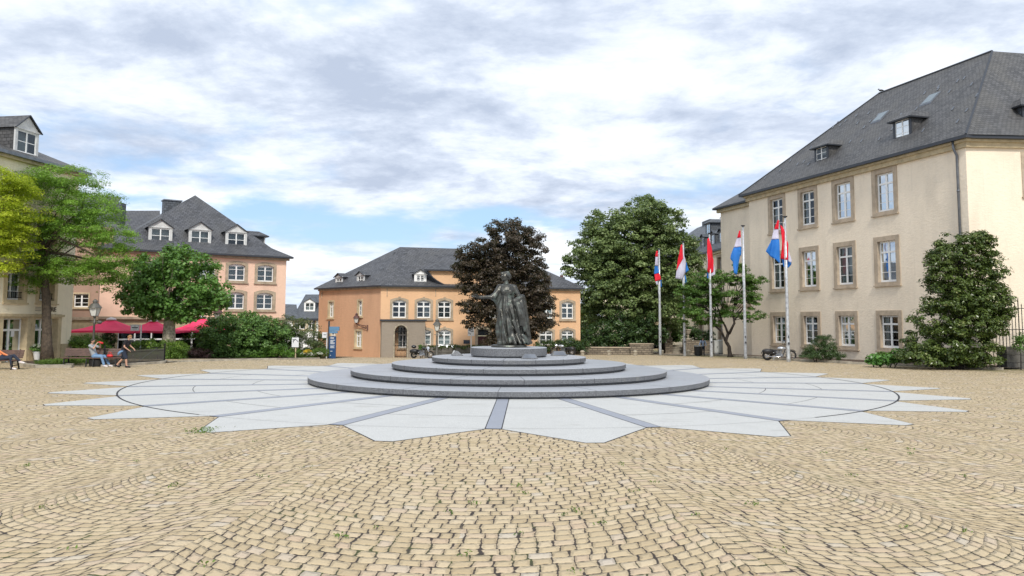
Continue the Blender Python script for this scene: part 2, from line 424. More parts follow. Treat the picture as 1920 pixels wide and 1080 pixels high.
    dome = t.smooth(ed, -0.01, 0.045); tilt = t.m('MULTIPLY', rnd2, 0.25)
    h = t.m('ADD', t.m('ADD', dome, tilt), t.m('MULTIPLY', gr, 0.28))
    t.l.new(t.bump(h, 0.85, 0.035), b.inputs['Normal'])
    return m

M = {}
def mats():
    M['cobble'] = cobble()
    M['plate'] = granite('pale_granite', (0.555, 0.555, 0.53), 0.22, 0.6, sp_scale=38)
    M['band'] = granite('blue_grey_granite', (0.32, 0.34, 0.39), 0.2, 0.45)
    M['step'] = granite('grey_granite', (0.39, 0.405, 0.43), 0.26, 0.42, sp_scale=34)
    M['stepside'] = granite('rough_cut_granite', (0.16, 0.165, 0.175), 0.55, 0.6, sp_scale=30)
    M['joint'] = mat('dark_joint', (0.03, 0.03, 0.035), 0.9)
    M['bronze'] = bpy.data.materials.new('statue_bronze'); m = M['bronze']; m.use_nodes = True; t = NT(m.node_tree); b = t.n['Principled BSDF']
    n = t.noise(t.pos(), 2.6, 6, 0.65); up = t.sep(t.n.new('ShaderNodeNewGeometry').outputs['Normal'])[2]
    c = t.ramp(n, [(0.32, (0.045, 0.043, 0.036)), (0.55, (0.10, 0.10, 0.09)), (0.72, (0.17, 0.21, 0.18))])
    t.l.new(c, b.inputs['Base Color']); b.inputs['Metallic'].default_value = 0.75; t.l.new(t.smooth(n, 0.3, 0.7, 0.28, 0.5), b.inputs['Roughness'])
    t.l.new(t.bump(t.noise(t.pos(), 9, 5, 0.6), 0.5, 0.03), b.inputs['Normal'])
    M['cream'] = stucco('cream_render', (0.86, 0.745, 0.59)); M['cream2'] = stucco('pale_yellow_render', (0.90, 0.80, 0.61))
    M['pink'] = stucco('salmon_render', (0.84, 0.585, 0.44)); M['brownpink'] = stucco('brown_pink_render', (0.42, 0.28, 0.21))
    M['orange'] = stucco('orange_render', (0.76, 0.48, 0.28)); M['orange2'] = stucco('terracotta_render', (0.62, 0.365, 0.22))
    M['oldcement'] = stucco('weathered_cement', (0.30, 0.255, 0.205))
    M['slate'] = slate('blue_slate', (0.078, 0.080, 0.088)); M['slate2'] = slate('weathered_slate', (0.085, 0.083, 0.082), 0.2, 0.28)
    M['slate3'] = slate('mansard_slate', (0.085, 0.095, 0.11))
    M['sand'] = mat('sandstone_trim', (0.42, 0.34, 0.245), 0.85, var=0.25, vscale=2.5, bump=(12, 0.4, 0.02))
    M['brownstone'] = mat('brown_sandstone_surround', (0.45, 0.365, 0.27), 0.85, var=0.2, vscale=2.0, bump=(12, 0.4, 0.02))
    M['tan'] = mat('tan_stone_surround', (0.56, 0.45, 0.285), 0.85, var=0.2, vscale=2.5)
    M['yelstone'] = mat('yellow_stone_band', (0.50, 0.41, 0.26), 0.85, var=0.2, vscale=2.5)
    M['white'] = mat('white_paint', (0.86, 0.86, 0.84), 0.45); M['offwhite'] = mat('grey_white_paint', (0.60, 0.60, 0.585), 0.6, var=0.15)
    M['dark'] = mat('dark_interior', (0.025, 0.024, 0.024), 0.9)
    M['curtain'] = mat('net_curtain', (0.66, 0.68, 0.68), 0.9); M['curtain2'] = mat('drawn_blind', (0.50, 0.54, 0.54), 0.9)
    M['glass'] = glassmat()
    M['zinc'] = mat('zinc', (0.20, 0.215, 0.24), 0.45, 0.6, var=0.2, vscale=3); M['gutter'] = mat('dark_gutter', (0.045, 0.05, 0.06), 0.45, 0.3)
    M['iron'] = mat('black_iron', (0.018, 0.018, 0.02), 0.5, 0.4); M['lampgrey'] = mat('lamp_post_paint', (0.12, 0.115, 0.10), 0.5, 0.3)
    M['lampbrown'] = mat('rusty_lantern_paint', (0.10, 0.045, 0.04), 0.55)
    M['frost'] = mat('frosted_lamp_glass', (0.62, 0.62, 0.58), 0.35)
    M['red'] = mat('red_canvas', (1.0, 0.05, 0.15), 0.75, var=0.12, vscale=1.2)
    M['fred'] = mat('flag_red', (0.88, 0.02, 0.05), 0.7); M['fwhite'] = mat('flag_white', (0.72, 0.70, 0.82), 0.7); M['fblue'] = mat('flag_blue', (0.035, 0.25, 0.72), 0.7)
    for k in ('fred', 'fwhite', 'fblue'):
        t = NT(M[k].node_tree); b = t.n['Principled BSDF']; tr = t.n.new('ShaderNodeBsdfTranslucent'); tr.inputs[0].default_value = b.inputs['Base Color'].default_value
        mx = t.n.new('ShaderNodeMixShader'); mx.inputs[0].default_value = 0.35
        t.l.new(b.outputs[0], mx.inputs[1]); t.l.new(tr.outputs[0], mx.inputs[2]); t.l.new(mx.outputs[0], t.n['Material Output'].inputs[0])
    M['pole'] = mat('weathered_aluminium', (0.52, 0.54, 0.56), 0.38, 0.35, var=0.3, vscale=6)
    M['stone'] = mat('bollard_stone', (0.36, 0.315, 0.24), 0.9, var=0.4, vscale=5, bump=(18, 0.5, 0.02))
    M['kerb'] = mat('kerb_stone', (0.36, 0.325, 0.26), 0.85, var=0.35, vscale=2.2, bump=(14, 0.4, 0.02))
    M['wallstone'] = masonry('rubble_wall', (0.17, 0.14, 0.105), (0.30, 0.25, 0.185), (0.07, 0.06, 0.05), 0.45, 0.17, 0.02)
    M['block'] = masonry('dark_stone_blocks', (0.10, 0.095, 0.085), (0.17, 0.16, 0.14), (0.05, 0.045, 0.04), 0.9, 0.42, 0.015)
    M['flag'] = mat('flagstones', (0.33, 0.27, 0.205), 0.85, var=0.3, vscale=1.5); M['asphalt'] = mat('asphalt', (0.20, 0.195, 0.19), 0.9, var=0.2, vscale=1.5)
    M['soil'] = mat('brown_soil', (0.085, 0.055, 0.035), 1.0, var=0.5, vscale=4, bump=(20, 0.8, 0.05))
    M['bark'] = mat('grey_brown_bark', (0.105, 0.08, 0.058), 0.95, var=0.4, vscale=7, bump=(16, 1.0, 0.05))
    M['barkdark'] = mat('dark_bark', (0.035, 0.027, 0.022), 0.95, var=0.4, vscale=7, bump=(16, 1.0, 0.05))
    M['plane'] = mat('mottled_plane_bark', (0.36, 0.32, 0.245), 0.9, var=0.55, vscale=6, bump=(12, 0.7, 0.04))
    M['slat'] = mat('dark_red_brown_slats', (0.105, 0.055, 0.042), 0.5, var=0.3, vscale=5)
    M['black'] = mat('black_plastic', (0.02, 0.02, 0.022), 0.45); M['rubber'] = mat('rubber', (0.018, 0.018, 0.018), 0.8)
    M['gloss'] = mat('gloss_black_paint', (0.012, 0.012, 0.014), 0.18, coat=0.6); M['chrome'] = mat('chrome', (0.75, 0.75, 0.77), 0.15, 1.0)
    M['silver'] = mat('silver_paint', (0.48, 0.50, 0.53), 0.3, 0.5, coat=0.5); M['carglass'] = mat('car_glass', (0.03, 0.035, 0.04), 0.08)
    M['cabinet'] = mat('grey_cabinet_paint', (0.42, 0.43, 0.41), 0.6, var=0.15)
    M['blue'] = mat('navy_sign_enamel', (0.02, 0.065, 0.17), 0.4); M['lblue'] = mat('light_blue_sign', (0.10, 0.22, 0.36), 0.4)
    M['signwhite'] = mat('sign_white', (0.72, 0.73, 0.74), 0.5); M['ink'] = mat('sign_ink', (0.04, 0.045, 0.06), 0.6)
    M['letters'] = mat('bronze_letters', (0.06, 0.045, 0.03), 0.5)
    M['door'] = mat('dark_red_door', (0.055, 0.012, 0.015), 0.45); M['poster'] = mat('red_display', (0.28, 0.07, 0.055), 0.8, var=0.6, vscale=2.5)
    M['skin'] = mat('skin', (0.52, 0.30, 0.21), 0.6); M['hairdark'] = mat('dark_hair', (0.03, 0.022, 0.018), 0.7)
    M['hairgrey'] = mat('grey_hair', (0.30, 0.29, 0.27), 0.8); M['hairred'] = mat('reddish_blond_hair', (0.30, 0.15, 0.06), 0.7)
    M['cgrey'] = mat('grey_cotton', (0.33, 0.35, 0.37), 0.9, var=0.15, vscale=6); M['jeans'] = mat('light_blue_denim', (0.16, 0.27, 0.43), 0.9, var=0.25, vscale=8)
    M['cblack'] = mat('black_cotton', (0.016, 0.014, 0.018), 0.9); M['corange'] = mat('orange_shirt', (0.72, 0.25, 0.10), 0.9)
    M['cblue'] = mat('blue_cloth', (0.03, 0.08, 0.32), 0.9); M['cnavy'] = mat('navy_cotton', (0.02, 0.028, 0.05), 0.9)
    M['clight'] = mat('pale_blue_shirt', (0.42, 0.52, 0.70), 0.9); M['shoe'] = mat('white_shoe', (0.70, 0.66, 0.66), 0.6)
    M['redplastic'] = mat('red_plastic', (0.62, 0.03, 0.03), 0.5)
mats()

# ------------------------------------------------------------------ ground and paving
def build_ground():
    xs = [-400, -120, -60, -30, -20, -12] + [-8 + i for i in range(0, 17)] + [12, 20, 30, 60, 120, 400]
    ys = [-40, 0, 10, 20, 30, 40, 45, 50] + list(range(53, 111, 3)) + [110, 140, 200, 400, 1200]
    vs = [(x, y, ground(x, y)) for y in ys for x in xs]; n = len(xs)
    fs = [(j*n+i, j*n+i+1, (j+1)*n+i+1, (j+1)*n+i) for j in range(len(ys)-1) for i in range(n-1)]
    mb = MB(); mb.add(vs, fs); tag(mb.build('ground', M['cobble']), kind='structure')
build_ground()
U = 14.5; NW = 24; ST = 2*math.pi/NW; RT = 1.145*U
def sp(r, a): return (SX + r*math.sin(a), SY - r*math.cos(a))
def build_star():
    pl = MB(); out = []
    hb = 0.19
    for n in range(NW):
        a0 = STAR_D + n*ST; am = a0 + ST/2; a1 = a0 + ST
        o = hb/U
        valley0 = sp(U, a0 - o); valley0b = sp(U, a0 + o)
        t0 = sp(RT, am - 0.19/RT); t1 = sp(RT, am + 0.19/RT)
        out += [valley0, valley0b, t0, t1]
    c = (SX, SY)
    m = len(out); vs = [(*p, 0.006) for p in out] + [(*c, 0.006)]
    pl.add(vs, [(i, (i+1) % m, m) for i in range(m)])
    top = pl.build('star_paving', M['plate'], normals=False)
    for p in top.data.polygons:
        if p.normal.z < 0: top.data.flip_normals(); break
    tag(top, kind='structure')
    bd = MB(); jn = MB()
    for n in range(NW):
        a = STAR_D + n*ST; d = Vector((math.sin(a), -math.cos(a))); q = Vector((-d.y, d.x)); C = Vector((SX, SY))
        def P(r, w, z): v = C + d*r + q*w; return (v.x, v.y, z)
        bd.poly(P(7.2, -hb+.012, .010), P(U, -hb+.012, .010), P(U, hb-.012, .010), P(7.2, hb-.012, .010))
        for sgn in (-1, 1):
            jn.poly(P(7.2, sgn*hb-.014, .0085), P(U, sgn*hb-.014, .0085), P(U, sgn*hb+.014, .0085), P(7.2, sgn*hb+.014, .0085))
        # joints across and inside each plate
        am = a + ST/2
        rj = (10.1, 12.1)[n % 2]
        for rr, w in ((rj, .012),):
            k = 8; aa = [a + ST*(i/k) for i in range(k+1)]
            for i in range(k):
                e0, e1 = aa[i], aa[i+1]
                jn.poly((*sp(rr-w, e0), .008), (*sp(rr+w, e0), .008), (*sp(rr+w, e1), .008), (*sp(rr-w, e1), .008))
    for i in range(192):
        a = 2*math.pi*i/192; b = 2*math.pi*(i+1)/192; w = .028
        # the drainage ring crosses every plate but breaks at the front three
        f = abs(((a - STAR_D + math.pi) % (2*math.pi)) - math.pi)
        if f < 0.60: w = .006
        jn.poly((*sp(U-.02-w, a), .0135), (*sp(U-.02+w, a), .0135), (*sp(U-.02+w, b), .0135), (*sp(U-.02-w, b), .0135))
    # edge joint between the plates and the cobbles
    for i in range(m):
        p, q2 = Vector(out[i]), Vector(out[(i+1) % m]); dd = (q2-p).normalized(); nn = Vector((dd.y, -dd.x))*.03
        jn.poly((p.x, p.y, .003), (q2.x, q2.y, .003), (q2.x+nn.x, q2.y+nn.y, .003), (p.x+nn.x, p.y+nn.y, .003))
    for mb, nm, mt in ((bd, 'paving_band', 'band'), (jn, 'paving_joint', 'joint')):
        o = mb.build(nm, M[mt], normals=False)
        bm = bmesh.new(); bm.from_mesh(o.data)
        for f in bm.faces:
            f.normal_update()
            if f.normal.z < 0: f.normal_flip()
        bm.to_mesh(o.data); bm.free(); tag(o, kind='structure')
build_star()

def build_steps():
    root = empty('monument_base', (CX, CY, 0), 'round stepped grey granite base of four wide steps under the bronze statue', 'plinth')
    tiers = [(8.20, 0.07, 0.25), (6.53, 0.33, 0.50), (4.88, 0.58, 0.75), (3.23, 0.83, 1.00)]
    for i, (r, z0, z1) in enumerate(tiers):
        mb = MB(); n = 160
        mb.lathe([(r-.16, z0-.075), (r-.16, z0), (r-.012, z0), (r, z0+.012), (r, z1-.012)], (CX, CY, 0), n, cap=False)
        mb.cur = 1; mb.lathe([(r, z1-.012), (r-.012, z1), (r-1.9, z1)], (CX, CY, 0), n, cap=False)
        if i == 3: mb.lathe([(r-1.9, z1), (0.02, z1)], (CX, CY, 0), n, cap=False)
        # open joints between the slabs
        mb.cur = 2
        js = [R_(-2.2 + 22.5*k + 7*i) for k in range(16)]
        for a in js:
            d = Vector((math.sin(a), -math.cos(a))); q = Vector((-d.y, d.x)); C = Vector((CX, CY)); w = .008
            pts = [C + d*(r+.003) - q*w, C + d*(r+.003) + q*w, C + d*(r-1.75) + q*w, C + d*(r-1.75) - q*w]
            z = z1 + .003
            mb.poly(*[(p.x, p.y, z) for p in pts])
            mb.poly((pts[0].x, pts[0].y, z), (pts[1].x, pts[1].y, z), (pts[1].x, pts[1].y, z0+.01), (pts[0].x, pts[0].y, z0+.01))
        mb.build('step', [M['stepside'], M['step'], M['joint']], root)
    mb = MB(); r = 1.60
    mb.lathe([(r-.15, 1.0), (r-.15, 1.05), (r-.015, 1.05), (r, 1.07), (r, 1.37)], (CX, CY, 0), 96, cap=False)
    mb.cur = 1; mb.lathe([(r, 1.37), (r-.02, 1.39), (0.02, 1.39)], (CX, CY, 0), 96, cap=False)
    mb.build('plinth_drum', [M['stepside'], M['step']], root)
    # wedge-shaped floodlight housings standing on the top step
    def flood(px, py, Y, rz, lab, s=1.0):
        p = W(px, py, Y); o = empty('floodlight', (p.x, p.y, 1.005), lab, 'floodlight', 'floodlights on the top step', rz, False)
        mb = MB(); a = .34*s
        mb.add([(-a,-.24,0),(a,-.24,0),(a,.24,0),(-a,.24,0),(-a*.66,-.02,.19),(a*.66,-.02,.19),(a*.66,.13,.19),(-a*.66,.13,.19)],
               [(0,3,2,1),(4,5,6,7),(0,1,5,4),(1,2,6,5),(2,3,7,6),(3,0,4,7)])
        mb.build('housing', M['stepside'], o, bevel=.01)
        g = MB(); g.add([(-a*.8,-.215,.035),(a*.8,-.215,.035),(a*.6,-.045,.178),(-a*.6,-.045,.178)], [(0,1,2,3)]); g.build('lens', M['zinc'], o)
        for k in range(4 if 'louvres' in lab else 0): b = MB(); b.bar((-a*.62+k*a*.4, .20, .06), (-a*.5+k*a*.34, .12, .21), .03, .012); b.build('louvre', M['offwhite'], o)
        return o
    flood(993, 670, CY-2.1, 0, 'small grey wedge floodlight in front of the statue drum, right of its middle')
    flood(857, 666, CY+0.6, R_(100), 'grey wedge floodlight with pale louvres left of the statue drum')
    flood(1048, 664, CY+0.9, R_(8), 'pale wedge floodlight peeping out behind the drum on the right')
build_steps()

# ------------------------------------------------------------------ facades
def wall(fr, s0, s1, z0, z1, holes, m, parent, name='wall', d=0.0):
    ss = sorted({s0, s1} | {min(max(v, s0), s1) for h in holes for v in h[:2]})
    zs = sorted({z0, z1} | {min(max(v, z0), z1) for h in holes for v in h[2:4]})
    mb = MB()
    for i in range(len(ss)-1):
        for j in range(len(zs)-1):
            a, b = (ss[i]+ss[i+1])/2, (zs[j]+zs[j+1])/2
            if ss[i+1]-ss[i] < 1e-5 or zs[j+1]-zs[j] < 1e-5: continue
            if any(h[0] < a < h[1] and h[2] < b < h[3] for h in holes): continue
            mb.poly(fr.pt(ss[i], zs[j], d), fr.pt(ss[i+1], zs[j], d), fr.pt(ss[i+1], zs[j+1], d), fr.pt(ss[i], zs[j+1], d))
    o = mb.build(name, m, parent, normals=False, uv=True)
    n3 = Vector((fr.n.x, fr.n.y, 0))
    if len(o.data.polygons) and o.data.polygons[0].normal.dot(n3) < 0: o.data.flip_normals()
    return o
def outline(s0, s1, z0, z1, rise, seg=8):
    p = [(s0, z0), (s1, z0)]
    if rise <= 0: p += [(s1, z1 - 0.0001*(k)) if k < seg/2 else (s0, z1) for k in (0, seg)]; return [(s0, z0), (s1, z0), (s1, z1), (s0, z1)]
    w = (s1-s0)/2; c = (s0+s1)/2; Rr = (w*w + rise*rise)/(2*rise); a0 = math.asin(min(1, w/Rr)); zc = z1 - Rr
    for k in range(seg+1):
        a = a0 - 2*a0*k/seg; p.append((c + Rr*math.sin(a), zc + Rr*math.cos(a)))
    return p
def window(root, fr, s0, s1, z0, z1, sur=0.22, sm='sand', rise=0.0, rows=(.3, .7), cols=2, reveal=.22, curtain=1, sill=True, proud=.04, label=None, name='window', bottom=True, bars=.055, fm='white', keystone=False, F=.075):
    f = MB()
    # timber frame and glazing bars
    D0, D1 = -reveal-.06, -reveal+.0
    f.fbox(fr, s0, s0+F, z0, z1, D0, D1); f.fbox(fr, s1-F, s1, z0, z1, D0, D1)
    f.fbox(fr, s0+F, s1-F, z0, z0+F*1.3, D0, D1-.002); f.fbox(fr, s0+F, s1-F, z1-F-rise*.9, z1, D0, D1-.002)
    for k in range(1, cols):
        c = s0 + (s1-s0)*k/cols; f.fbox(fr, c-F*.75, c+F*.75, z0+F*1.3, z1-F, D0, D1+.012)
    h = z1-z0; tr = rows[0]
    zt = z1 - h*tr
    if tr > 0: f.fbox(fr, s0+F, s1-F, zt-.06, zt+.06, D0, D1+.02)
    k = 1
    for q in rows[1:]:
        zz = z0 + (zt-z0)*q; f.fbox(fr, s0+F, s1-F, zz-.018, zz+.018, D0+.02, D1-.02)
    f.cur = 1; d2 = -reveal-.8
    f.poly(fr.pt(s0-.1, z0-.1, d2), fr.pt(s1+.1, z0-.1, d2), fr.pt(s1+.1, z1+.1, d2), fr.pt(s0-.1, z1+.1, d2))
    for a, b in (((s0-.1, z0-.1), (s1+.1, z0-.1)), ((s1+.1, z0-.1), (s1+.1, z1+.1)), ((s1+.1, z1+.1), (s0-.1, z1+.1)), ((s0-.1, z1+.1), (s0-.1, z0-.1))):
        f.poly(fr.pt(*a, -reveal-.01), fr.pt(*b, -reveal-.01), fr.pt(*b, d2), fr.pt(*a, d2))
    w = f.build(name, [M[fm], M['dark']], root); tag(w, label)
    g = MB(); g.poly(fr.pt(s0, z0, D0+.03), fr.pt(s1, z0, D0+.03), fr.pt(s1, z1, D0+.03), fr.pt(s0, z1, D0+.03)); g.build('pane', M['glass'], w)
    if curtain:
        c = MB(); dc = D0 - .12
        def pleat(a, b, za, zb):
            n = max(6, int((b-a)/.05)); pts = [(a+(b-a)*i/n, dc + .022*math.sin(i*1.9)+random.uniform(-.006, .006)) for i in range(n+1)]
            for (sa, da), (sb, db) in zip(pts, pts[1:]): c.poly(fr.pt(sa, za, da), fr.pt(sb, za, db), fr.pt(sb, zb, db), fr.pt(sa, zb, da))
        ww = s1-s0
        if curtain == 1: pleat(s0, s0+ww*random.uniform(.2, .3), z0, z1); pleat(s1-ww*random.uniform(.2, .33), s1, z0, z1)
        elif curtain == 2: pleat(s0, s1, z0, z1)
        elif curtain == 3: pleat(s0+ww*.5, s1, z0, z1 - h*tr)
        c.build('curtain', M['curtain2' if curtain == 2 else 'curtain'], w)
    if sur > 0:
        ring = MB(); zb = z0 - (sur*.6 if bottom else 0)
        oi = outline(s0, s1, z0, z1, rise); oo = outline(s0-sur, s1+sur, zb, z1+sur*.95, rise*1.15)
        n = len(oi)
        L = [[fr.pt(*p, -.05) for p in oo], [fr.pt(*p, proud) for p in oo], [fr.pt(*p, proud) for p in oi], [fr.pt(*p, -reveal) for p in oi]]
        vs = [p for l in L for p in l]
        fs = [(a*n+i, a*n+(i+1) % n, (a+1)*n+(i+1) % n, (a+1)*n+i) for a in range(3) for i in range(n)]
        ring.add(vs, fs)
        if keystone: c_ = (s0+s1)/2; ring.fbox(fr, c_-.09, c_+.09, z1+.02, z1+sur*.95+.08, -.02, proud+.04)
        ring.build('surround', M[sm], w)
        if sill:
            sl = MB(); sl.fbox(fr, s0-sur-.05, s1+sur+.05, zb-.09, zb-.002, -.03, proud+.09); sl.build('sill', M[sm], w)
    return w
def hole(s0, s1, z0, z1): return (s0, s1, z0, z1)
def strip(mb, fr, s0, s1, z0, z1, d0, d1): mb.fbox(fr, s0, s1, z0, z1, d0, d1)
def roof_faces(name, faces, m, parent, thick=0.0):
    mb = MB()
    for f in faces: mb.poly(*f)
    o = mb.build(name, m, parent, normals=False, uv=False)
    bm = bmesh.new(); bm.from_mesh(o.data)
    for f in bm.faces:
        f.normal_update()
        if f.normal.z < 0: f.normal_flip()
    bm.to_mesh(o.data); bm.free(); auto_uv(o.data)
    return o
def dormer(root, fr, s, d, z0, w, h, gab, back, roofm='slate', cheekm='slate', face='offwhite', hood=False, arch=False, label=None, rows=(0, .5), curtain=1):
    """roof dormer: front plane at distance d from the facade, running inwards by back"""
    b = MB(); s0, s1 = s-w/2, s+w/2; P = fr.pt
    z1 = z0+h
    # cheeks
    for q in (s0, s1): b.poly(P(q, z0-.1, d), P(q, z1, d), P(q, z1, d-back), P(q, z0-.1, d-back))
    o = b.build('dormer', M[cheekm], root, normals=False, uv=True); tag(o, label)
    F = MB(); t = .16
    hs0, hs1, hz0, hz1 = s0+t, s1-t, z0+.18, z1-.12
    F.fbox(fr, s0-.03, hs0, z0, z1, d-.08, d+.02); F.fbox(fr, hs1, s1+.03, z0, z1, d-.08, d+.02)
    F.fbox(fr, hs0, hs1, z0, hz0, d-.08, d+.018); F.fbox(fr, hs0, hs1, hz1, z1, d-.08, d+.018)
    if gab > 0 and not hood:
        F.poly(P(s0-.05, z1, d+.02), P(s1+.05, z1, d+.02), P(s, z1+gab, d+.02))
        F.fbox(fr, s0-.1, s1+.1, z1-.05, z1+.03, d-.05, d+.07)
    F.build('dormer_front', M[face], o)
    window_d = MB(); sub = MB()
    D0, D1 = d-.06, d-.02
    B = .05
    sub.fbox(fr, hs0, hs0+B, hz0, hz1, D0, D1); sub.fbox(fr, hs1-B, hs1, hz0, hz1, D0, D1); sub.fbox(fr, hs0, hs1, hz0, hz0+B, D0, D1-.003); sub.fbox(fr, hs0, hs1, hz1-B, hz1, D0, D1-.003)
    sub.fbox(fr, s-.045, s+.045, hz0, hz1, D0, D1+.01)
    for q in rows[1:]: zz = hz0+(hz1-hz0)*q; sub.fbox(fr, hs0, hs1, zz-.02, zz+.02, D0+.01, D1-.006)
    sub.cur = 1; sub.poly(P(hs0, hz0, d-.5), P(hs1, hz0, d-.5), P(hs1, hz1, d-.5), P(hs0, hz1, d-.5))
    sub.build('dormer_window', [M['white'], M['curtain2']], o)
    g = MB(); g.poly(P(hs0, hz0, D0+.02), P(hs1, hz0, D0+.02), P(hs1, hz1, D0+.02), P(hs0, hz1, D0+.02)); g.build('dormer_pane', M['glass'], o)
    ov = .14
    if hood:   # shallow hipped slate hood
        e = .3; zr = z1+gab
        A, B_, C, D = P(s0-e, z1-.06, d+e), P(s1+e, z1-.06, d+e), P(s1+e, z1-.06, d-back), P(s0-e, z1-.06, d-back)
        r0, r1 = P(s0+.25, zr, d-.45), P(s1-.25, zr, d-.45); r2, r3 = P(s1-.25, zr, d-back-.4), P(s0+.25, zr, d-back-.4)
        fs = [(A, B_, r1, r0), (B_, C, r2, r1), (D, A, r0, r3), (r0, r1, r2, r3)]
        roof_faces('dormer_roof', fs, M[roofm], o)
        u = MB(); u.fbox(fr, s0-e+.01, s1+e-.01, z1-.14, z1-.07, d-back, d+e-.01); u.build('dormer_eave', M['gutter'], o)
    else:
        zr = z1+gab; rt = P(s, zr+.05, d+ov); rb = P(s, zr+.05, d-back-.9)
        fs = [(P(s0-.16, z1-.03, d+ov), rt, rb, P(s0-.16, z1-.03, d-back)), (rt, P(s1+.16, z1-.03, d+ov), P(s1+.16, z1-.03, d-back), rb)]
        ro = roof_faces('dormer_roof', fs, M[roofm], o)
        v = MB()
        for q in (s0-.16, s1+.16): v.bar(P(q, z1-.05, d+ov), P(s, zr+.03, d+ov), .05, .07, up=(fr.n.x, fr.n.y, 0))
        v.build('bargeboard', M['gutter'], o)
    return o

# ---- the long cream house on the right
def right_house():
    A = Vector((26.53, 45.56)); B = Vector((20.17, 66.75)); u = (B-A).normalized(); n = Vector((-u.y, u.x))
    if n.x > 0: n = -n
    fr = Fr(A, u, n); L = (B-A).length
    root = empty('town_house', (A.x, A.y, 0), 'long cream house with brown stone window surrounds and tall slate roof at the right', 'house')
    zE = 13.05; zb = -0.5
    cols = [(1638, 1688), (1563, 1605), (1500, 1534), (1443, 1474)]
    cen = [fr.px((a+b)/2, 480)[0] for a, b in cols]
    rowz = [(fr.px(1663, 404)[1]+.30, fr.px(1663, 315)[1]-.28), (fr.px(1667, 537)[1]+.30, fr.px(1667, 443)[1]-.28), (fr.px(1675, 660)[1]+.25, fr.px(1675, 583)[1]-.28)]
    hw = .80; hs = []; specs = []
    for c in cen:
        for r, (za, zc) in enumerate(rowz):
            hs.append((c-hw, c+hw, za, zc)); specs.append((c, r, za, zc))
    wall(fr, 0, L, zb, zE, hs, M['cream'], root)
    for i, (c, r, za, zc) in enumerate(specs):
        window(root, fr, c-hw, c+hw, za, zc, .34, 'brownstone', 0, (.27, .333, .667), 2, .17, [1, 2, 1, 3][(i*7+r) % 4], True, .05, F=.11)
    # wall facing the square on the far right
    n2 = Vector((0.06, -1)).normalized(); u2 = Vector((-n2.y, n2.x)); 
    if u2.x < 0: u2 = -u2
    fr2 = Fr(A, u2, n2); L2 = 16
    w2 = (fr2.px(1916, 340)[0], fr2.px(1916, 282)[1]); z2t = fr2.px(1916, 285)[1]-.3; z2b = fr2.px(1916, 372)[1]+.3
    sA = fr2.px(1916, 330)[0] + .33
    wall(fr2, 0, L2, zb, zE, [(sA, sA+1.3, z2b, z2t)], M['cream'], root)
    window(root, fr2, sA, sA+1.3, z2b, z2t, .34, 'brownstone', 0, (.27, .333, .667), 2, .34, 1)
    # slightly recessed wing at the far end
    fr3 = Fr(B - n*.35, u, n); sW = fr3.px(1352, 450)[0]
    zW = fr3.px(1352, 394)[1]
    wall(fr3, -0.0, sW, zb, zW, [], M['cream'], root, 'wing_wall')
    e = MB(); e.poly(fr3.pt(sW, zb), fr3.pt(sW, zW), fr3.pt(sW, zW, -9), fr3.pt(sW, zb, -9)); e.build('end_wall', M['cream'], root)
    j = MB(); j.poly(fr.pt(L, zb), fr.pt(L, zE), fr.pt(L, zE, -.35), fr.pt(L, zb, -.35)); j.build('wall_return', M['cream'], root)
    lg = MB(); zl = fr3.px(1380, 573)[1]; lg.fbox(fr3, .5, sW+.1, zl-.12, zl+.1, 0, .16); lg.build('string_course', M['brownstone'], root)
    # cornice and gutter
    c = MB(); c.fbox(fr, -.25, L+.2, zE-.32, zE-.02, -.02, .20); c.fbox(fr, -.4, L+.3, zE-.02, zE+.12, -.02, .36)
    c.fbox(fr2, 0.05, L2, zE-.32, zE-.021, -.02, .20); c.fbox(fr2, 0.05, L2, zE-.021, zE+.119, -.02, .36)
    c.fbox(fr3, .22, sW+.3, zW-.25, zW+.05, -.02, .25)
    c.build('cornice', M['yelstone'], root)
    g = MB(); g.fbox(fr, -.62, L+.6, zE+.12, zE+.30, .12, .62); g.fbox(fr2, -.1, L2, zE+.121, zE+.301, .12, .62); g.fbox(fr3, .1, sW+.6, zW+.05, zW+.2, .1, .5)
    g.build('gutter', M['gutter'], root)
    # roof
    P = lambda s, w, z: fr.pt(s, z, -w)
    ov = .6; z0 = zE+.30
    # ridge ends recovered from the photograph's sight lines
    w_, s_ = 7.2, 4.3
    pk = P(s_, w_, 0); r = ray(1885, 96); zk = CAMZ + r.z*(pk.y/r.y)
    p2 = P(s_+10.4, w_, zk); pk = P(s_, w_, zk)
    r2 = fr2.pt(L2, 0, 0)
    a0 = P(-ov, -ov, z0); b0 = P(L+ov, -ov, z0); back = 2*w_+ov
    c0 = fr2.pt(L2, z0, ov)
    bb = P(L+ov, back, z0)
    farpk = pk + Vector((14, 2.5, 0))
    roof_faces('roof', [(a0, b0, p2, pk), (a0, pk, farpk, c0), (b0, bb, p2), (bb, P(s_+1, back+3, z0), pk, p2)], M['slate2'], root)
    zk2 = zW + 2.4
    roof_faces('wing_roof', [(P(L+.2, -.15, zW+.2), P(L+sW+.7, -.15, zW+.2), P(L+sW-1.6, 3.2, zk2), P(L+.2, 3.2, zk2)), (P(L+sW+.7, -.15, zW+.2), P(L+sW+.7, 9, zW+.2), P(L+sW-1.6, 3.2, zk2))], M['slate2'], root)
    rd = MB(); rd.tube([pk, p2], .09, 6); rd.tube([a0, pk], .07, 6); rd.tube([p2, b0], .07, 6); rd.build('ridge_tile', M['gutter'], root)
    # dormers with hooded roofs and skylights
    slope = (zk - z0)/(w_+ov)
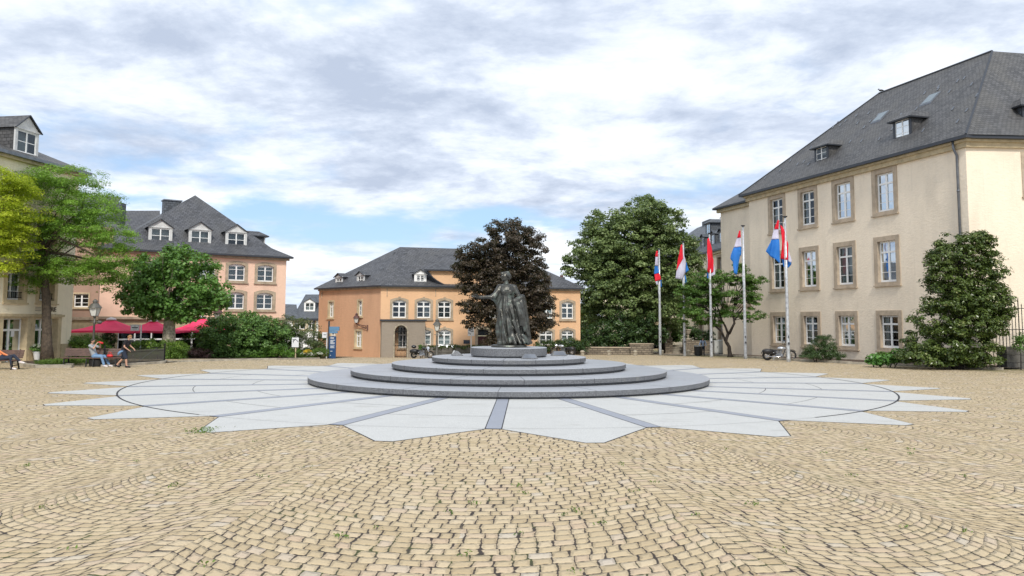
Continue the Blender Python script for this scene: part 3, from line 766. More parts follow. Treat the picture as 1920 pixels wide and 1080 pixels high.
    for px, py, k in ((1688, 243, 0), (1537, 292, 1)):
        d = -0.75; s, zc = fr.px(px, py, d)
        zb_ = z0 + slope*(ov-.75+1.35) - .75
        hgt = 1.35
        dormer(root, fr, s, -.9, zc-.85, 1.5, hgt*1.2, .45, 2.4, 'slate2', 'slate2', 'gutter', True, rows=(0, .33, .67))
    def skylight(px, py, wd=1.0, ht=1.2):
        # sit on the slope
        rr = ray(px, py); best = None
        for i in range(400):
            q = i*.02; s, z = fr.px(px, py, -q)
            if z < z0 + slope*(q+ov): best = (s, q, z); break
        s, q, z = best if best else (5, 3, z0+3)
        def S(a, b, h): 
            qq = q + b*math.cos(math.atan(slope)); return fr.pt(a, z0+slope*(qq+ov)+h, -qq)
        mb = MB(); vs = [S(s-wd/2, -ht/2, -.02), S(s+wd/2, -ht/2, -.02), S(s+wd/2, ht/2, -.02), S(s-wd/2, ht/2, -.02), S(s-wd/2, -ht/2, .1), S(s+wd/2, -ht/2, .1), S(s+wd/2, ht/2, .1), S(s-wd/2, ht/2, .1)]
        mb.add(vs, [(4,5,6,7),(0,1,5,4),(1,2,6,5),(2,3,7,6),(3,0,4,7)])
        o = mb.build('skylight', M['zinc'], root)
        g = MB(); i_ = .1; g.poly(S(s-wd/2+i_, -ht/2+i_, .115), S(s+wd/2-i_, -ht/2+i_, .115), S(s+wd/2-i_, ht/2-i_, .115), S(s-wd/2+i_, ht/2-i_, .115)); g.build('skylight_pane', mat('skylight_glass', (.16, .20, .22), .25), o)
    skylight(1744, 187); skylight(1650, 221)
    rs = random.Random(5)
    for i in range(46):
        s = rs.uniform(1, L-1); q = rs.uniform(.4, 5.2)
        if s < q*0.6 or s > L - q*.8: continue
        z = z0+slope*(q+ov); hk = MB(); hk.bar(fr.pt(s, z+.03, -q), fr.pt(s, z+.09+slope*.2, -q-.2), .12, .03); hk.build('snow_hook', M['zinc'], root)
    # dormer and skylight on the roof slope facing the square
    sd, zd = fr2.px(1921, 222, -1.2)
    dormer(root, fr2, sd+.5, -1.0, zd-.9, 1.5, 1.7, .5, 2.2, 'slate2', 'slate3', 'gutter', True)
    # downpipe
    dp = MB(); s = fr.px(1803, 430)[0]; dp.tube([fr.pt(s, zE+.12, .38), fr.pt(s, zE-.3, .34), fr.pt(s, zE-.7, .12), fr.pt(s, 0.2, .12)], .075, 10)
    for z in (2.5, 5, 7.6, 10.2): dp.tube([fr.pt(s, z, .12), fr.pt(s, z+.1, .12)], .095, 10)
    dp.build('downpipe', M['zinc'], root, smooth=True)
    # faint pilaster strip at the corner
    pl = MB(); pl.fbox(fr, -.03, .8, zb, zE-.33, 0, .05); pl.build('corner_strip', M['cream'], root)
    return fr, fr2, root, zk, pk, p2
FR_R, FR_R2, RH, ZK, PK, P2 = right_house()

# bird on the ridge
def bird():
    p = P2.lerp(PK, .02) + Vector((0, 0, .05)); mb = MB()
    mb.T = Matrix.Translation(p) @ Matrix.Rotation(R_(160), 4, 'Z') @ Matrix.Scale(.6, 4)
    mb.ball((0, 0, .25), .26, .12, .13, 12, 8); mb.ball((.25, 0, .42), .1, .09, .09, 8, 6); mb.tube([(-.15, 0, .25), (-.5, 0, .12)], [.1, .03], 6); mb.tube([(.33, 0, .42), (.42, 0, .4)], [.03, .005], 5)
    mb.tube([(.02, .04, .15), (.02, .04, -.03)], .015, 5); mb.tube([(.02, -.04, .15), (.02, -.04, -.03)], .015, 5)
    tag(mb.build('bird', M['black'], None, origin=p, smooth=True), 'dark bird perched at the end of the right-hand roof ridge', 'bird')
bird()

# ---- salmon house with the pyramid roof
def pink_house():
    Rr = Vector((-19.45, 68.0)); u = Vector((-.822, -.569)); n = Vector((.569, -.822)); fr = Fr(Rr, u, n)
    root = empty('corner_house', (Rr.x, Rr.y, -.6), 'salmon pink house with steep pyramid slate roof and three white dormers behind the round tree', 'house')
    L = fr.px(186, 560)[0]; zE = fr.px(536, 487)[1]; zb = -1.2
    up = [fr.px(444, 508)[0], fr.px(498, 510)[0]]; sp_ = up[0]-up[1]
    cs = [up[1] + sp_*k for k in range(6) if up[1]+sp_*k < L-1.0]
    zu = (fr.px(498, 528)[1], fr.px(498, 497)[1]); zl = (fr.px(498, 580)[1], fr.px(498, 549)[1])
    hw = .68; hs = [(c-hw, c+hw, za, zc) for c in cs for za, zc in (zu, zl)]
    zc_ = fr.px(400, 597)[1]
    wall(fr, 0, L, zc_-.05, zE, hs, M['pink'], root)
    for i, c in enumerate(cs):
        for k, (za, zt) in enumerate((zu, zl)): window(root, fr, c-hw, c+hw, za, zt, .24, 'sand', .16, (0, .333, .667), 2, .16, 2, True, .03)
    zg = zc_-1.0; gf = [(.8, 4.4, zb, zg), (4.9, 8.8, zb, zg), (9.3, 12.9, zb, zg)]
    wall(fr, 0, L, zb, zc_-.05, gf, M['yelstone'], root, 'ground_floor_wall')
    for a, b, za, zt in gf: window(root, fr, a, b, zb+.2, zt, 0, rows=(.25,), cols=3, curtain=0, reveal=.15, name='shopfront', sill=False)
    c = MB(); c.fbox(fr, 0, L, zc_-.1, zc_+.1, 0, .25); c.fbox(fr, -.2, L+.2, zE-.1, zE+.08, 0, .22); c.build('cornice', M['sand'], root)
    g = MB(); g.fbox(fr, -.45, L+.3, zE+.08, zE+.22, .1, .5); g.build('gutter', M['gutter'], root)
    P = lambda s, w, z: fr.pt(s, z, -w)
    sw = MB(); sw.poly(P(0, 0, zb), P(0, 0, zE), P(0, 16, zE), P(0, 16, zb)); sw.build('side_wall', M['pink'], root)
    z0 = zE+.2; ov = .5
    pk = P(6.3, 6.2, 0); r = ray(361, 366); zk = CAMZ + r.z*pk.y/r.y; pk = P(6.3, 6.2, zk)
    # slightly flared eaves: two pitches
    f = .22; k1 = .16
    a0, b0 = P(-ov, -ov, z0), P(L+ov, -ov, z0); c0, d0 = P(-ov, 18, z0), P(L+ov, 18, z0)
    def lerp(p, q, t, sag): v = p.lerp(q, t); v.z -= sag; return v
    a1, b1 = lerp(a0, pk, f, .42), lerp(b0, pk, f, .42)
    pk2 = P(6.3, 17, zk); c1, d1 = lerp(c0, pk2, f, .42), lerp(d0, pk2, f, .42)
    roof_faces('roof', [(a0, b0, b1, a1), (a1, b1, pk), (a0, a1, c1, c0), (a1, pk, pk2, c1), (b0, d0, d1, b1), (b1, d1, pk2, pk)], M['slate'], root)
    # dormers
    for px, py in ((301, 440), (375, 444), (443, 448)):
        d = -1.15; s, z = fr.px(px, py, d)
        dormer(root, fr, s, d, z-.82, 1.72, 1.42, .62, 2.6, 'slate', 'slate', 'offwhite', rows=(0, .5))
    # side dormer on the right slope
    frs = Fr(Rr, -n, -u); s, z = frs.px(503, 446, -1.3); 
    dormer(root, frs, 3.4, -1.1, z-.75, 1.5, 1.1, .35, 2.6, 'slate', 'slate', 'offwhite', True)
    # chimney clad in slate
    q = fr.px(322, 380, -7.5); ch = MB(); ch.fbox(fr, q[0]-.7, q[0]+.7, q[1]-2.2, q[1]+.1, -8.0, -7.0); o = ch.build('chimney', M['slate3'], root, uv=True)
    cp = MB(); cp.fbox(fr, q[0]-.78, q[0]+.78, q[1]+.1, q[1]+.2, -8.1, -6.9); cp.build('chimney_cap', M['zinc'], o)
    return fr, root, L
FR_P, PH, LP = pink_house()

def link_house():
    O = FR_P.pt(LP+.15, 0); O = Vector((O.x, O.y)); u = Vector((-1, -.05)); n = Vector((.05, -1)); fr = Fr(O + Vector((0, .8)), u, n)
    root = empty('link_house', (O.x, O.y, -.4), 'narrow brown pink house wing between the cream gallery and the salmon house', 'house')
    z1 = fr.px(160, 430)[1]; zc = fr.px(160, 597)[1]; s = fr.px(152, 563)[0]; zw = (fr.px(152, 576)[1], fr.px(152, 551)[1]); hw = .55
    L = 14
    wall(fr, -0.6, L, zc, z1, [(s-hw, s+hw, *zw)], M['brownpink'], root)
    window(root, fr, s-hw, s+hw, *zw, .1, 'tan', 0, (0, .333, .667), 2, .12, 0, True, .03)
    wall(fr, -0.6, L, -1, zc, [], M['yelstone'], root, 'ground_floor_wall')
    c = MB(); c.fbox(fr, -.6, L, zc-.12, zc+.1, 0, .2); c.fbox(fr, -.6, L, z1-.1, z1+.15, 0, .4); c.build('cornice', M['sand'], root)
    dp = MB(); dp.tube([fr.pt(.15, z1, .1), fr.pt(.15, -1, .1)], .08, 8); dp.build('downpipe', M['gutter'], root)
    za = W(262, 395, 66).z
    P = fr.pt
    roof_faces('roof', [(W(110, 395, 80), W(300, 395, 80), W(300, 475, 73), W(110, 475, 73))], M['slate'], root)
    roof_faces('front_roof', [(P(.2, z1+.1, .4), P(L, z1+.1, .4), P(L, z1+3, -3), P(.2, z1+3, -3))], M['slate'], root)
    ch = MB(); q = fr.px(224, 385, -6); ch.fbox(fr, q[0]-.3, q[0]+.3, q[1]-1.6, q[1]+.2, -6.6, -5.6); ch.build('chimney', M['slate3'], root, uv=True)
link_house()

# ---- cream gallery house on the left
def text_obj(body, size, fr, s, z, d, m, parent, name='lettering', ext=.012):
    cu = bpy.data.curves.new(name, 'FONT'); cu.body = body; cu.size = size; cu.extrude = ext; cu.align_x = 'LEFT'
    tmp = bpy.data.objects.new('tmp_text', cu); COL.objects.link(tmp); bpy.context.view_layer.update()
    me = bpy.data.meshes.new_from_object(tmp.evaluated_get(bpy.context.evaluated_depsgraph_get()))
    bpy.data.objects.remove(tmp)
    ux = Vector((-fr.n.y, fr.n.x, 0)); 
    o3 = fr.pt(s, z, d)
    T = Matrix(((ux.x, 0, fr.n.x, o3.x), (ux.y, 0, fr.n.y, o3.y), (0, 1, 0, o3.z), (0, 0, 0, 1)))
    me.transform(T); me.name = name
    return link_mesh(name, me, m, parent)
def gallery_house():
    C = Vector((-27.75, 50.05)); u = Vector((-.16, -1)).normalized(); n = Vector((1, -.16)).normalized(); fr = Fr(C, u, n)
    root = empty('gallery_house', (C.x, C.y, -.1), 'pale cream gallery house with glazed shopfront behind the trees at the left edge', 'house')
    L = 22; zE = fr.px(18, 297)[1]; zb = -.3
    c1 = fr.px(28, 560)[0]; c2 = fr.px(87, 560)[0]; st = c1-c2; cols = [c2, c1, c1+st, c1+2*st, c1+3*st]
    zs1 = fr.px(28, 562)[1]; rows = [(zs1, zs1+2.05), (zs1+3.35, zs1+5.2)]
    hw = .62; hs = [(c-hw, c+hw, *r) for c in cols for r in rows]
    d1 = (fr.px(52, 640)[0]+.12, fr.px(2, 640)[0]-.05); d2 = (fr.px(109, 640)[0]+.12, fr.px(62, 640)[0]-.05)
    zt = fr.px(28, 597)[1]; shop = [(d1[0], d1[1], zb, zt), (d2[0], d2[1], zb, zt), (d1[1]+.6, d1[1]+2.2, zb, zt)]
    zc = fr.px(30, 592)[1]
    wall(fr, 0, L, zb, zE, hs + shop, M['cream2'], root)
    for i, c in enumerate(cols):
        for k, r in enumerate(rows):
            window(root, fr, c-hw, c+hw, *r, .26, 'tan', 0, (.25, .33, .67), 2, .35, 1, True, .04)
            rl = MB()
            if k == 0:
                for zz in (r[0]+.12, r[0]+.42): rl.fbox(fr, c-hw, c+hw, zz, zz+.03, -.12, -.09)
                for q in range(9): s = c-hw+.07+q*(2*hw-.14)/8; rl.fbox(fr, s-.01, s+.01, r[0]+.1, r[0]+.44, -.115, -.095)
                rl.build('window_rail', M['iron'], root)
    for i, (a, b, z0, z1) in enumerate(shop):
        w = window(root, fr, a, b, z0+.02, z1, .28, 'tan', 0, (.24,), 2, .40, 0, False, .05, name='shopfront', bottom=False, label='glazed double door with white frame' if i == 0 else None)
        ps = MB()
        if i == 0:
            ps.fbox(fr, a+.15, b-.15, z0+.3, z0+1.35, -1.0, -.95); ps.build('display', M['poster'], w)
            nt = MB(); nt.fbox(fr, (a+b)/2-.45, (a+b)/2-.2, 1.45, 1.85, -.425, -.42); nt.build('notice', M['signwhite'], w)
            hd = MB(); hd.bar(fr.pt((a+b)/2-.04, 1.0, -.34), fr.pt((a+b)/2-.04, 1.35, -.34), .03); hd.build('handle', M['zinc'], w)
        if i == 1: ps.fbox(fr, a+.2, b-.2, z0+.1, z0+.75, -.9, -.85); ps.build('display', M['cabinet'], w)
    c = MB(); c.fbox(fr, d2[0]-.42, L, zc-.05, zc+.08, 0, .14); c.build('string_course', M['tan'], root)
    p = MB(); p.fbox(fr, -.06, d2[0]-.34, zb, .95, 0, .07); p.build('plinth', M['yelstone'], root)
    en = MB(); P = lambda s, w, z: fr.pt(s, z, -w); en.poly(P(0, 0, zb), P(0, 0, zE), P(0, 13, zE), P(0, 13, zb)); en.build('end_wall', M['cream2'], root)
    g = MB(); g.fbox(fr, -.4, L, zE-.05, zE+.12, 0, .3); g.build('cornice', M['yelstone'], root)
    g = MB(); g.fbox(fr, -.5, L, zE+.12, zE+.3, .1, .55); g.build('gutter', M['zinc'], root)
    pk = P(4.6, 6.0, 0); zk = zE + 3.3; z0 = zE+.28
    a0 = P(-.5, -.5, z0); b0 = P(L, -.5, z0); roof_faces('roof', [(a0, b0, P(L, 6, zk), P(5.4, 6, zk)), (a0, P(-.5, 13, z0), P(5.4, 6, zk))], M['slate2'], root)
    s, z = fr.px(48, 292, -.25)
    dormer(root, fr, s, -.22, z-.02, 1.75, 1.55, .85, 3.4, 'slate2', 'slate2', 'offwhite', rows=(0, .5))
    # shop lettering: rules, GALERIE and CLAIREFONTAINE
    sl, z1 = fr.px(66, 578); sr, _ = fr.px(105, 578)
    w = sl-sr; ux = 1
    def tx(body, z, s, size): return text_obj(body, size, fr, s, z, .02, M['letters'], root)
    t = tx('GALERIE', z1-.18, sl-w*.30, .40); fit_w(t, fr, sl-w*.30, sr)
    t = tx('CLAIREFONTAINE', z1-.50, sl, .26); fit_w(t, fr, sl, sr)
    r = MB()
    for k in range(3): r.fbox(fr, sl-w*.27, sl, z1-.15+k*.10, z1-.125+k*.10, .005, .02)
    r.build('letter_rules', M['letters'], root)
    return fr, root
def fit_w(o, fr, s0, s1):
    """scale lettering along the wall so that it spans s0..s1"""
    off = OFF[o.name]; O2 = Vector((fr.O.x, fr.O.y))
    ss = [(Vector((v.co.x+off.x, v.co.y+off.y)) - O2).dot(fr.u) for v in o.data.vertices]
    a, b = max(ss), min(ss); k = abs(s1-s0)/max(1e-3, a-b); top = max(s0, s1)
    for v, s in zip(o.data.vertices, ss):
        t = top + (s-a)*k; dd = (t-s); v.co.x += fr.u.x*dd; v.co.y += fr.u.y*dd
FR_G, GH = gallery_house()

# ---- orange house in the middle
def orange_house():
    Cn = Vector((W(714, 560, 66).x, 66.0)); Lf = Vector((W(598, 560, 73).x, 73.0)); Rt = Vector((W(1088, 560, 70).x, 70.0))
    uL = (Lf-Cn).normalized(); nL = Vector((uL.y, -uL.x)); 
    if nL.y > 0: nL = -nL
    uR = (Rt-Cn).normalized(); nR = Vector((uR.y, -uR.x))
    if nR.y > 0: nR = -nR
    fl, fr = Fr(Cn, uL, nL), Fr(Cn, uR, nR); LL, LR = (Lf-Cn).length, (Rt-Cn).length
    root = empty('orange_house', (Cn.x, Cn.y, -.6), 'orange two-storey house with arched white windows and slate roof behind the statue', 'house')
    zE = fr.px(716, 539)[1]; zb = -1.8
    # left face
    def box(f, x0, x1, y0, y1): a, z1 = f.px(x0, y0); b, z0 = f.px(x1, y1); a2, z1b = f.px(x1, y0); return (min(a, b), max(a, b), z0, z1)
    hl = [box(fl, 672, 678.5, 564, 592), box(fl, 616.5, 625, 566, 595), box(fl, 666.5, 677.5, 620, 651), box(fl, 619, 629, 619, 648)]
    hl = [(a, b if b-a > .6 else a+.62, z0, z1) for a, b, z0, z1 in hl]
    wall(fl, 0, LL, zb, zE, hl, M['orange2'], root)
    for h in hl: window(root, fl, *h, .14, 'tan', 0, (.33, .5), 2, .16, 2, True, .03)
    # right face with arched windows
    hr = []; ups = [(736, 761), (782, 807), (821.5, 845), (1053, 1075), (1014, 1036), (965, 985), (918, 940)]
    lo = [(786, 808), (821.5, 845), (1053, 1075), (1012, 1036)]
    for a, b in ups: hr.append(box(fr, a, b, 562, 596))
    zu0, zu1 = hr[0][2], hr[0][3]
    hr = [(h[0], h[1], zu0, zu1) for h in hr]
    hl2 = [box(fr, a, b, 618, 645) for a, b in lo]; zl = (hl2[0][2]-.1, hl2[0][3]); hl2 = [(h[0], h[1], *zl) for h in hl2]
    door = box(fr, 896, 917, 616, 655); door = (door[0], door[1], zb+.6, door[3])
    ar = box(fr, 748, 762, 612, 652)
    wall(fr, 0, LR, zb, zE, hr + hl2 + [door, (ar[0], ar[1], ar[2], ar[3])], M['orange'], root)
    for i, h in enumerate(hr): window(root, fr, *h, .2, 'sand', .16, (.36, .5), 2, .13, (0, 3, 2, 2, 2, 2, 2)[i], True, .035, keystone=True)
    for i, h in enumerate(hl2): window(root, fr, *h, .2, 'sand', .16, (.33, .5), 2, .13, 2, True, .035, keystone=True)
    window(root, fr, ar[0], ar[1], ar[2], ar[3], .08, 'sand', 0, (.4, .5), 2, .13, 1)
    d = MB(); d.fbox(fr, door[0]+.04, door[1]-.04, door[2], door[3]-.65, -.2, -.12); d.cur = 1; d.fbox(fr, door[0], door[1], door[3]-.6, door[3]-.05, -.24, -.2)
    dd = d.build('door', [M['door'], M['carglass']], root); sr = MB()
    sr.fbox(fr, door[0]-.22, door[0], zb, door[3]+.16, -.1, .04); sr.fbox(fr, door[1], door[1]+.22, zb, door[3]+.16, -.1, .04); sr.fbox(fr, door[0]-.2, door[1]+.2, door[3], door[3]+.2, -.1, .05); sr.build('door_surround', M['sand'], dd)
    # weathered porch wall with a tall arch and wrought iron gate
    sp0, sp1 = 0.0, fr.px(797, 640)[0]; zp = fr.px(770, 602)[1]; dd_ = 1.1
    fp = Fr(Cn + fr.n*dd_, uR, nR)
    a0, _ = fp.px(740, 640); a1, _ = fp.px(763, 640); za = fp.px(752, 610)[1]; zs = za - (a1-a0)/2
    pm = MB(); N = 14; cx = (a0+a1)/2; rr = (a1-a0)/2
    e0, e1 = fp.px(715, 640)[0], fp.px(797, 640)[0]
    for dq, flip in ((0, 0), (-.35, 1)):
        P = lambda s, z: fp.pt(s, z, dq)
        pm.poly(P(e0, zb), P(a0, zb), P(a0, zs), P(e0, zs)); pm.poly(P(a1, zb), P(e1, zb), P(e1, zs), P(a1, zs))
        arc = [(cx - rr*math.cos(math.pi*k/N), zs + rr*math.sin(math.pi*k/N)) for k in range(N+1)]
        for k in range(N):
            (s0, z0), (s1, z1) = arc[k], arc[k+1]
            pm.poly(P(s0, z0), P(s1, z1), P(s1, zp), P(s0, zp))
        pm.poly(P(e0, zs), P(a0, zs), P(a0, zp), P(e0, zp)); pm.poly(P(a1, zs), P(e1, zs), P(e1, zp), P(a1, zp))
    path = [(a0, zb)] + arc + [(a1, zb)]
    for (s0, z0), (s1, z1) in zip(path, path[1:]): pm.poly(fp.pt(s0, z0, 0), fp.pt(s1, z1, 0), fp.pt(s1, z1, -.35), fp.pt(s0, z0, -.35))
    for s in (e0, e1): pm.poly(fp.pt(s, zb, 0), fp.pt(s, zp, 0), fp.pt(s, zp, -dd_), fp.pt(s, zb, -dd_))
    pw = pm.build('porch_wall', M['oldcement'], root, uv=True)
    cp = MB(); cp.fbox(fp, e0-.1, e1+.1, zp, zp+.14, -dd_, .12); cp.build('coping', M['gutter'], pw)
    tr = MB()
    for k in range(N):
        (s0, z0), (s1, z1) = arc[k], arc[k+1]
        def o(s, z): return (cx+(s-cx)*1.22, zs+(z-zs)*1.22)
        A, B = o(s0, z0), o(s1, z1)
        tr.add([fp.pt(s0, z0, .04), fp.pt(s1, z1, .04), fp.pt(*B, .04), fp.pt(*A, .04), fp.pt(*B, 0), fp.pt(*A, 0), fp.pt(s0, z0, 0), fp.pt(s1, z1, 0)], [(0,1,2,3),(3,2,4,5),(0,6,7,1)])
    for s in (a0, a1): w = rr*.22; q0, q1 = (s-w, s) if s == a0 else (s, s+w); tr.fbox(fp, q0, q1, zb, zs, 0, .04)
    tr.build('arch_trim', M['stone'], pw)
    gt = MB()
    for k in range(9):
        s = a0+.06+k*(a1-a0-.12)/8; zt = zs + math.sqrt(max(0, rr*rr-(s-cx)**2)) - .03
        gt.bar(fp.pt(s, zb+.6, -.2), fp.pt(s, zt, -.2), .022)
    for z in (zb+1.3, zb+2.2, zs): gt.fbox(fp, a0, a1, z, z+.05, -.22, -.18)
    for k in range(12):
        s = cx + (k % 2-.5)*rr*random.uniform(.3, 1.3); z = zs + random.uniform(-.2, .5)*rr
        c = fp.pt(s, z, -.17); rad = .09; pts = [c + Vector((fr.u.x*rad*math.cos(t), fr.u.y*rad*math.cos(t), rad*math.sin(t))) for t in np.linspace(0, 5.5, 9)]
        gt.tube(pts, .02, 5)
    gt.build('gate', M['iron'], pw)
    c = MB(); c.fbox(fl, 0, LL, zE-.08, zE+.06, 0, .12); c.fbox(fr, -.05, LR, zE-.08, zE+.06, 0, .12); c.build('cornice', M['sand'], root)
    g = MB(); g.fbox(fl, -.3, LL+.3, zE+.06, zE+.18, .05, .38); g.fbox(fr, -.1, LR+.3, zE+.061, zE+.181, .05, .38); g.build('gutter', M['gutter'], root)
    # roof
    z0 = zE+.16; ov = .38
    P = lambda f, s, w, z: f.pt(s, z, -w)
    a = Cn - (nL+nR).normalized()*-.0 ; corner = Vector((Cn.x, Cn.y, z0)) + Vector((nL.x+nR.x, nL.y+nR.y, 0)).normalized()*ov*1.1
    lft = P(fl, LL+ov, -ov, z0); rgt = P(fr, LR+ov, -ov, z0)
    YR = 71.5; rg0 = W(750, 463, YR); rgY = YR+1.6; rg1 = W(868, 467.5, rgY)
    rg1.z = rg0.z
    mid = P(fr, fr.px(868, 540)[0], -ov, z0)
    roof_faces('roof', [(corner, mid, rg1, rg0), (lft, corner, rg0), (mid, rgt, P(fr, LR-3.0, 4.0, z0+2.2), P(fr, fr.px(868, 540)[0], 4.0, z0+2.6), ), (rgt, P(fr, LR+ov, 9, z0), P(fr, LR-3.0, 4.0, z0+2.2)), (lft, rg0, P(fl, LL+ov, 12, z0))], M['slate'], root)
    # raised gable piece with its own hipped roof
    fq = Fr(Cn + nR*.06, uR, nR)
    wm = MB(); cpx = [(801, 508), (806, 514), (812, 521), (820, 527), (829, 532), (838, 536.5)]
    curve = [fq.pt(*fq.px(*c)) for c in cpx]; s1, zt = fq.px(880, 508); zlo = fq.px(838, 536.5)[1]; s0 = fq.px(801, 508)[0]
    wm.poly(*([fq.pt(s1+1.5, zlo), fq.pt(s1+1.5, zt)] + curve)); wm.build('raised_wall', M['orange'], root, normals=False)
    q0, q1 = fq.pt(s0-.3, zt, .3), fq.pt(s1+2, zt, .3); apx = W(838, 484, 69.5); ap2 = fq.pt(s1+2, apx.z, -3.2)
    roof_faces('raised_roof', [(q0, q1, ap2, apx), (q0, apx, W(797, 500, 68.8))], M['slate'], root)
    gg = MB(); gg.bar(q0, q1, .1, .12)
    for ca, cb in zip(curve, curve[1:]): gg.bar(ca+Vector((0, -.05, 0)), cb+Vector((0, -.05, 0)), .12, .10)
    gg.build('valley_gutter', M['gutter'], root)
    # dormers
    s, z = fr.px(788, 530, -.3); dormer(root, fr, s, -.28, z-.05, .98, .80, .36, 2.2, 'slate', 'slate', 'white', rows=(0, .333, .667))
    for px, py in ((676, 533.5), (635.5, 536.5)):
        s, z = fl.px(px, py, -.3); dormer(root, fl, s, -.28, z-.02, 1.05, .85, .3, 3.0, 'slate', 'slate', 'offwhite', rows=(0, .5))
    # roof hooks
    for px, py in ((735, 473), (757, 475), (797, 470), (815, 471), (855, 474), (682, 505), (712, 503), (752, 523), (769, 509), (705, 524), (668, 528), (780, 508)):
        q = None; 
        Y = 66+5.5*(536-py)/73+.0; v = W(px, py, Y); hk = MB(); hk.bar(v, v+Vector((.28, .1, .03)), .12, .06); hk.build('snow_hook', M['zinc'], root)
    # wall anchors, plaque, chimney, lantern bracket hook
    an = MB()
    for f, px, y0, y1 in ((fr, 726, 541, 556), (fr, 817, 541, 556), (fl, 604, 549, 560)):
        s, zt_ = f.px(px, y0); _, zb_ = f.px(px, y1); an.bar(f.pt(s, zt_, .03), f.pt(s, zb_, .03), .05); an.bar(f.pt(s, zt_, .03), f.pt(s-.18, zt_+.05, .03), .05)
    an.build('wall_anchor', M['sand'], root)
    pq = MB(); s, z = fr.px(875, 641); pq.fbox(fr, s-.27, s+.27, z-.16, z+.16, 0, .04); pq.build('plaque', M['ink'], root)
    ch = MB(); v = W(1053, 522, 74.5); ch.box(v.x-.3, v.x+.3, v.y-.3, v.y+.3, v.z-1.6, v.z+.1); ch.cur = 1; ch.box(v.x-.15, v.x+.15, v.y-.15, v.y+.15, v.z+.1, v.z+.3); ch.build('chimney', [M['slate3'], M['lampbrown']], root, uv=True)
    return fl, fr, root
FR_OL, FR_O, OH = orange_house()

# ---- small slate-roofed house in the gap
def gap_house():
    Y = 112; a = W(528, 600, Y); b = W(640, 600, Y); zr = W(573, 552, Y+5).z; zE = W(560, 601, Y).z
    root = empty('distant_house', (a.x, Y, -4), 'small distant white house with blue slate roof in the gap between pink and orange houses', 'house')
    fr = Fr((b.x, Y), (-1, 0), (0, -1)); L = b.x-a.x
    hs = []
    s, z = fr.px(562, 608); hs.append((s-.8, s+.8, z-.7, z+.5)); s2, _ = fr.px(584, 608); hs.append((s2-.5, s2+.5, z-.7, z+.5))
    wall(fr, 0, L, -6, zE, hs, M['white'], root)
    for h in hs: window(root, fr, *h, .15, 'tan', 0, (.3,), 2, .15, 1)
    g = MB(); g.fbox(fr, -.3, L+.3, zE, zE+.3, 0, .4); s, _ = fr.px(589, 610); g.fbox(fr, s-.1, s+.1, -5, zE, 0, .2); g.build('gutter', M['gutter'], root)
    P = fr.pt; r0 = W(573, 552, Y+6); r1 = W(620, 552, Y+6); e0 = fr.px(548, 599)[0]; e = .4
    roof_faces('roof', [(P(-.5, zE+.25, e), P(e0, zE+.25, e), r0, r1), (P(e0, zE+.25, e), P(e0+1, zE+.25, -9), r0)], M['slate3'], root)
    roof_faces('side_roof', [(P(e0-1.0, zE+.26, e+.1), P(L+2, zE+.26, e+.1), W(530, 570, Y+3), W(556, 571, Y+3))], M['slate3'], root)
    s, z = fr.px(581, 572, -1.5); dormer(root, fr, s, -1.4, z-.9, 1.5, 1.3, .5, 3, 'slate3', 'slate3', 'white', rows=(0, .5))
gap_house()

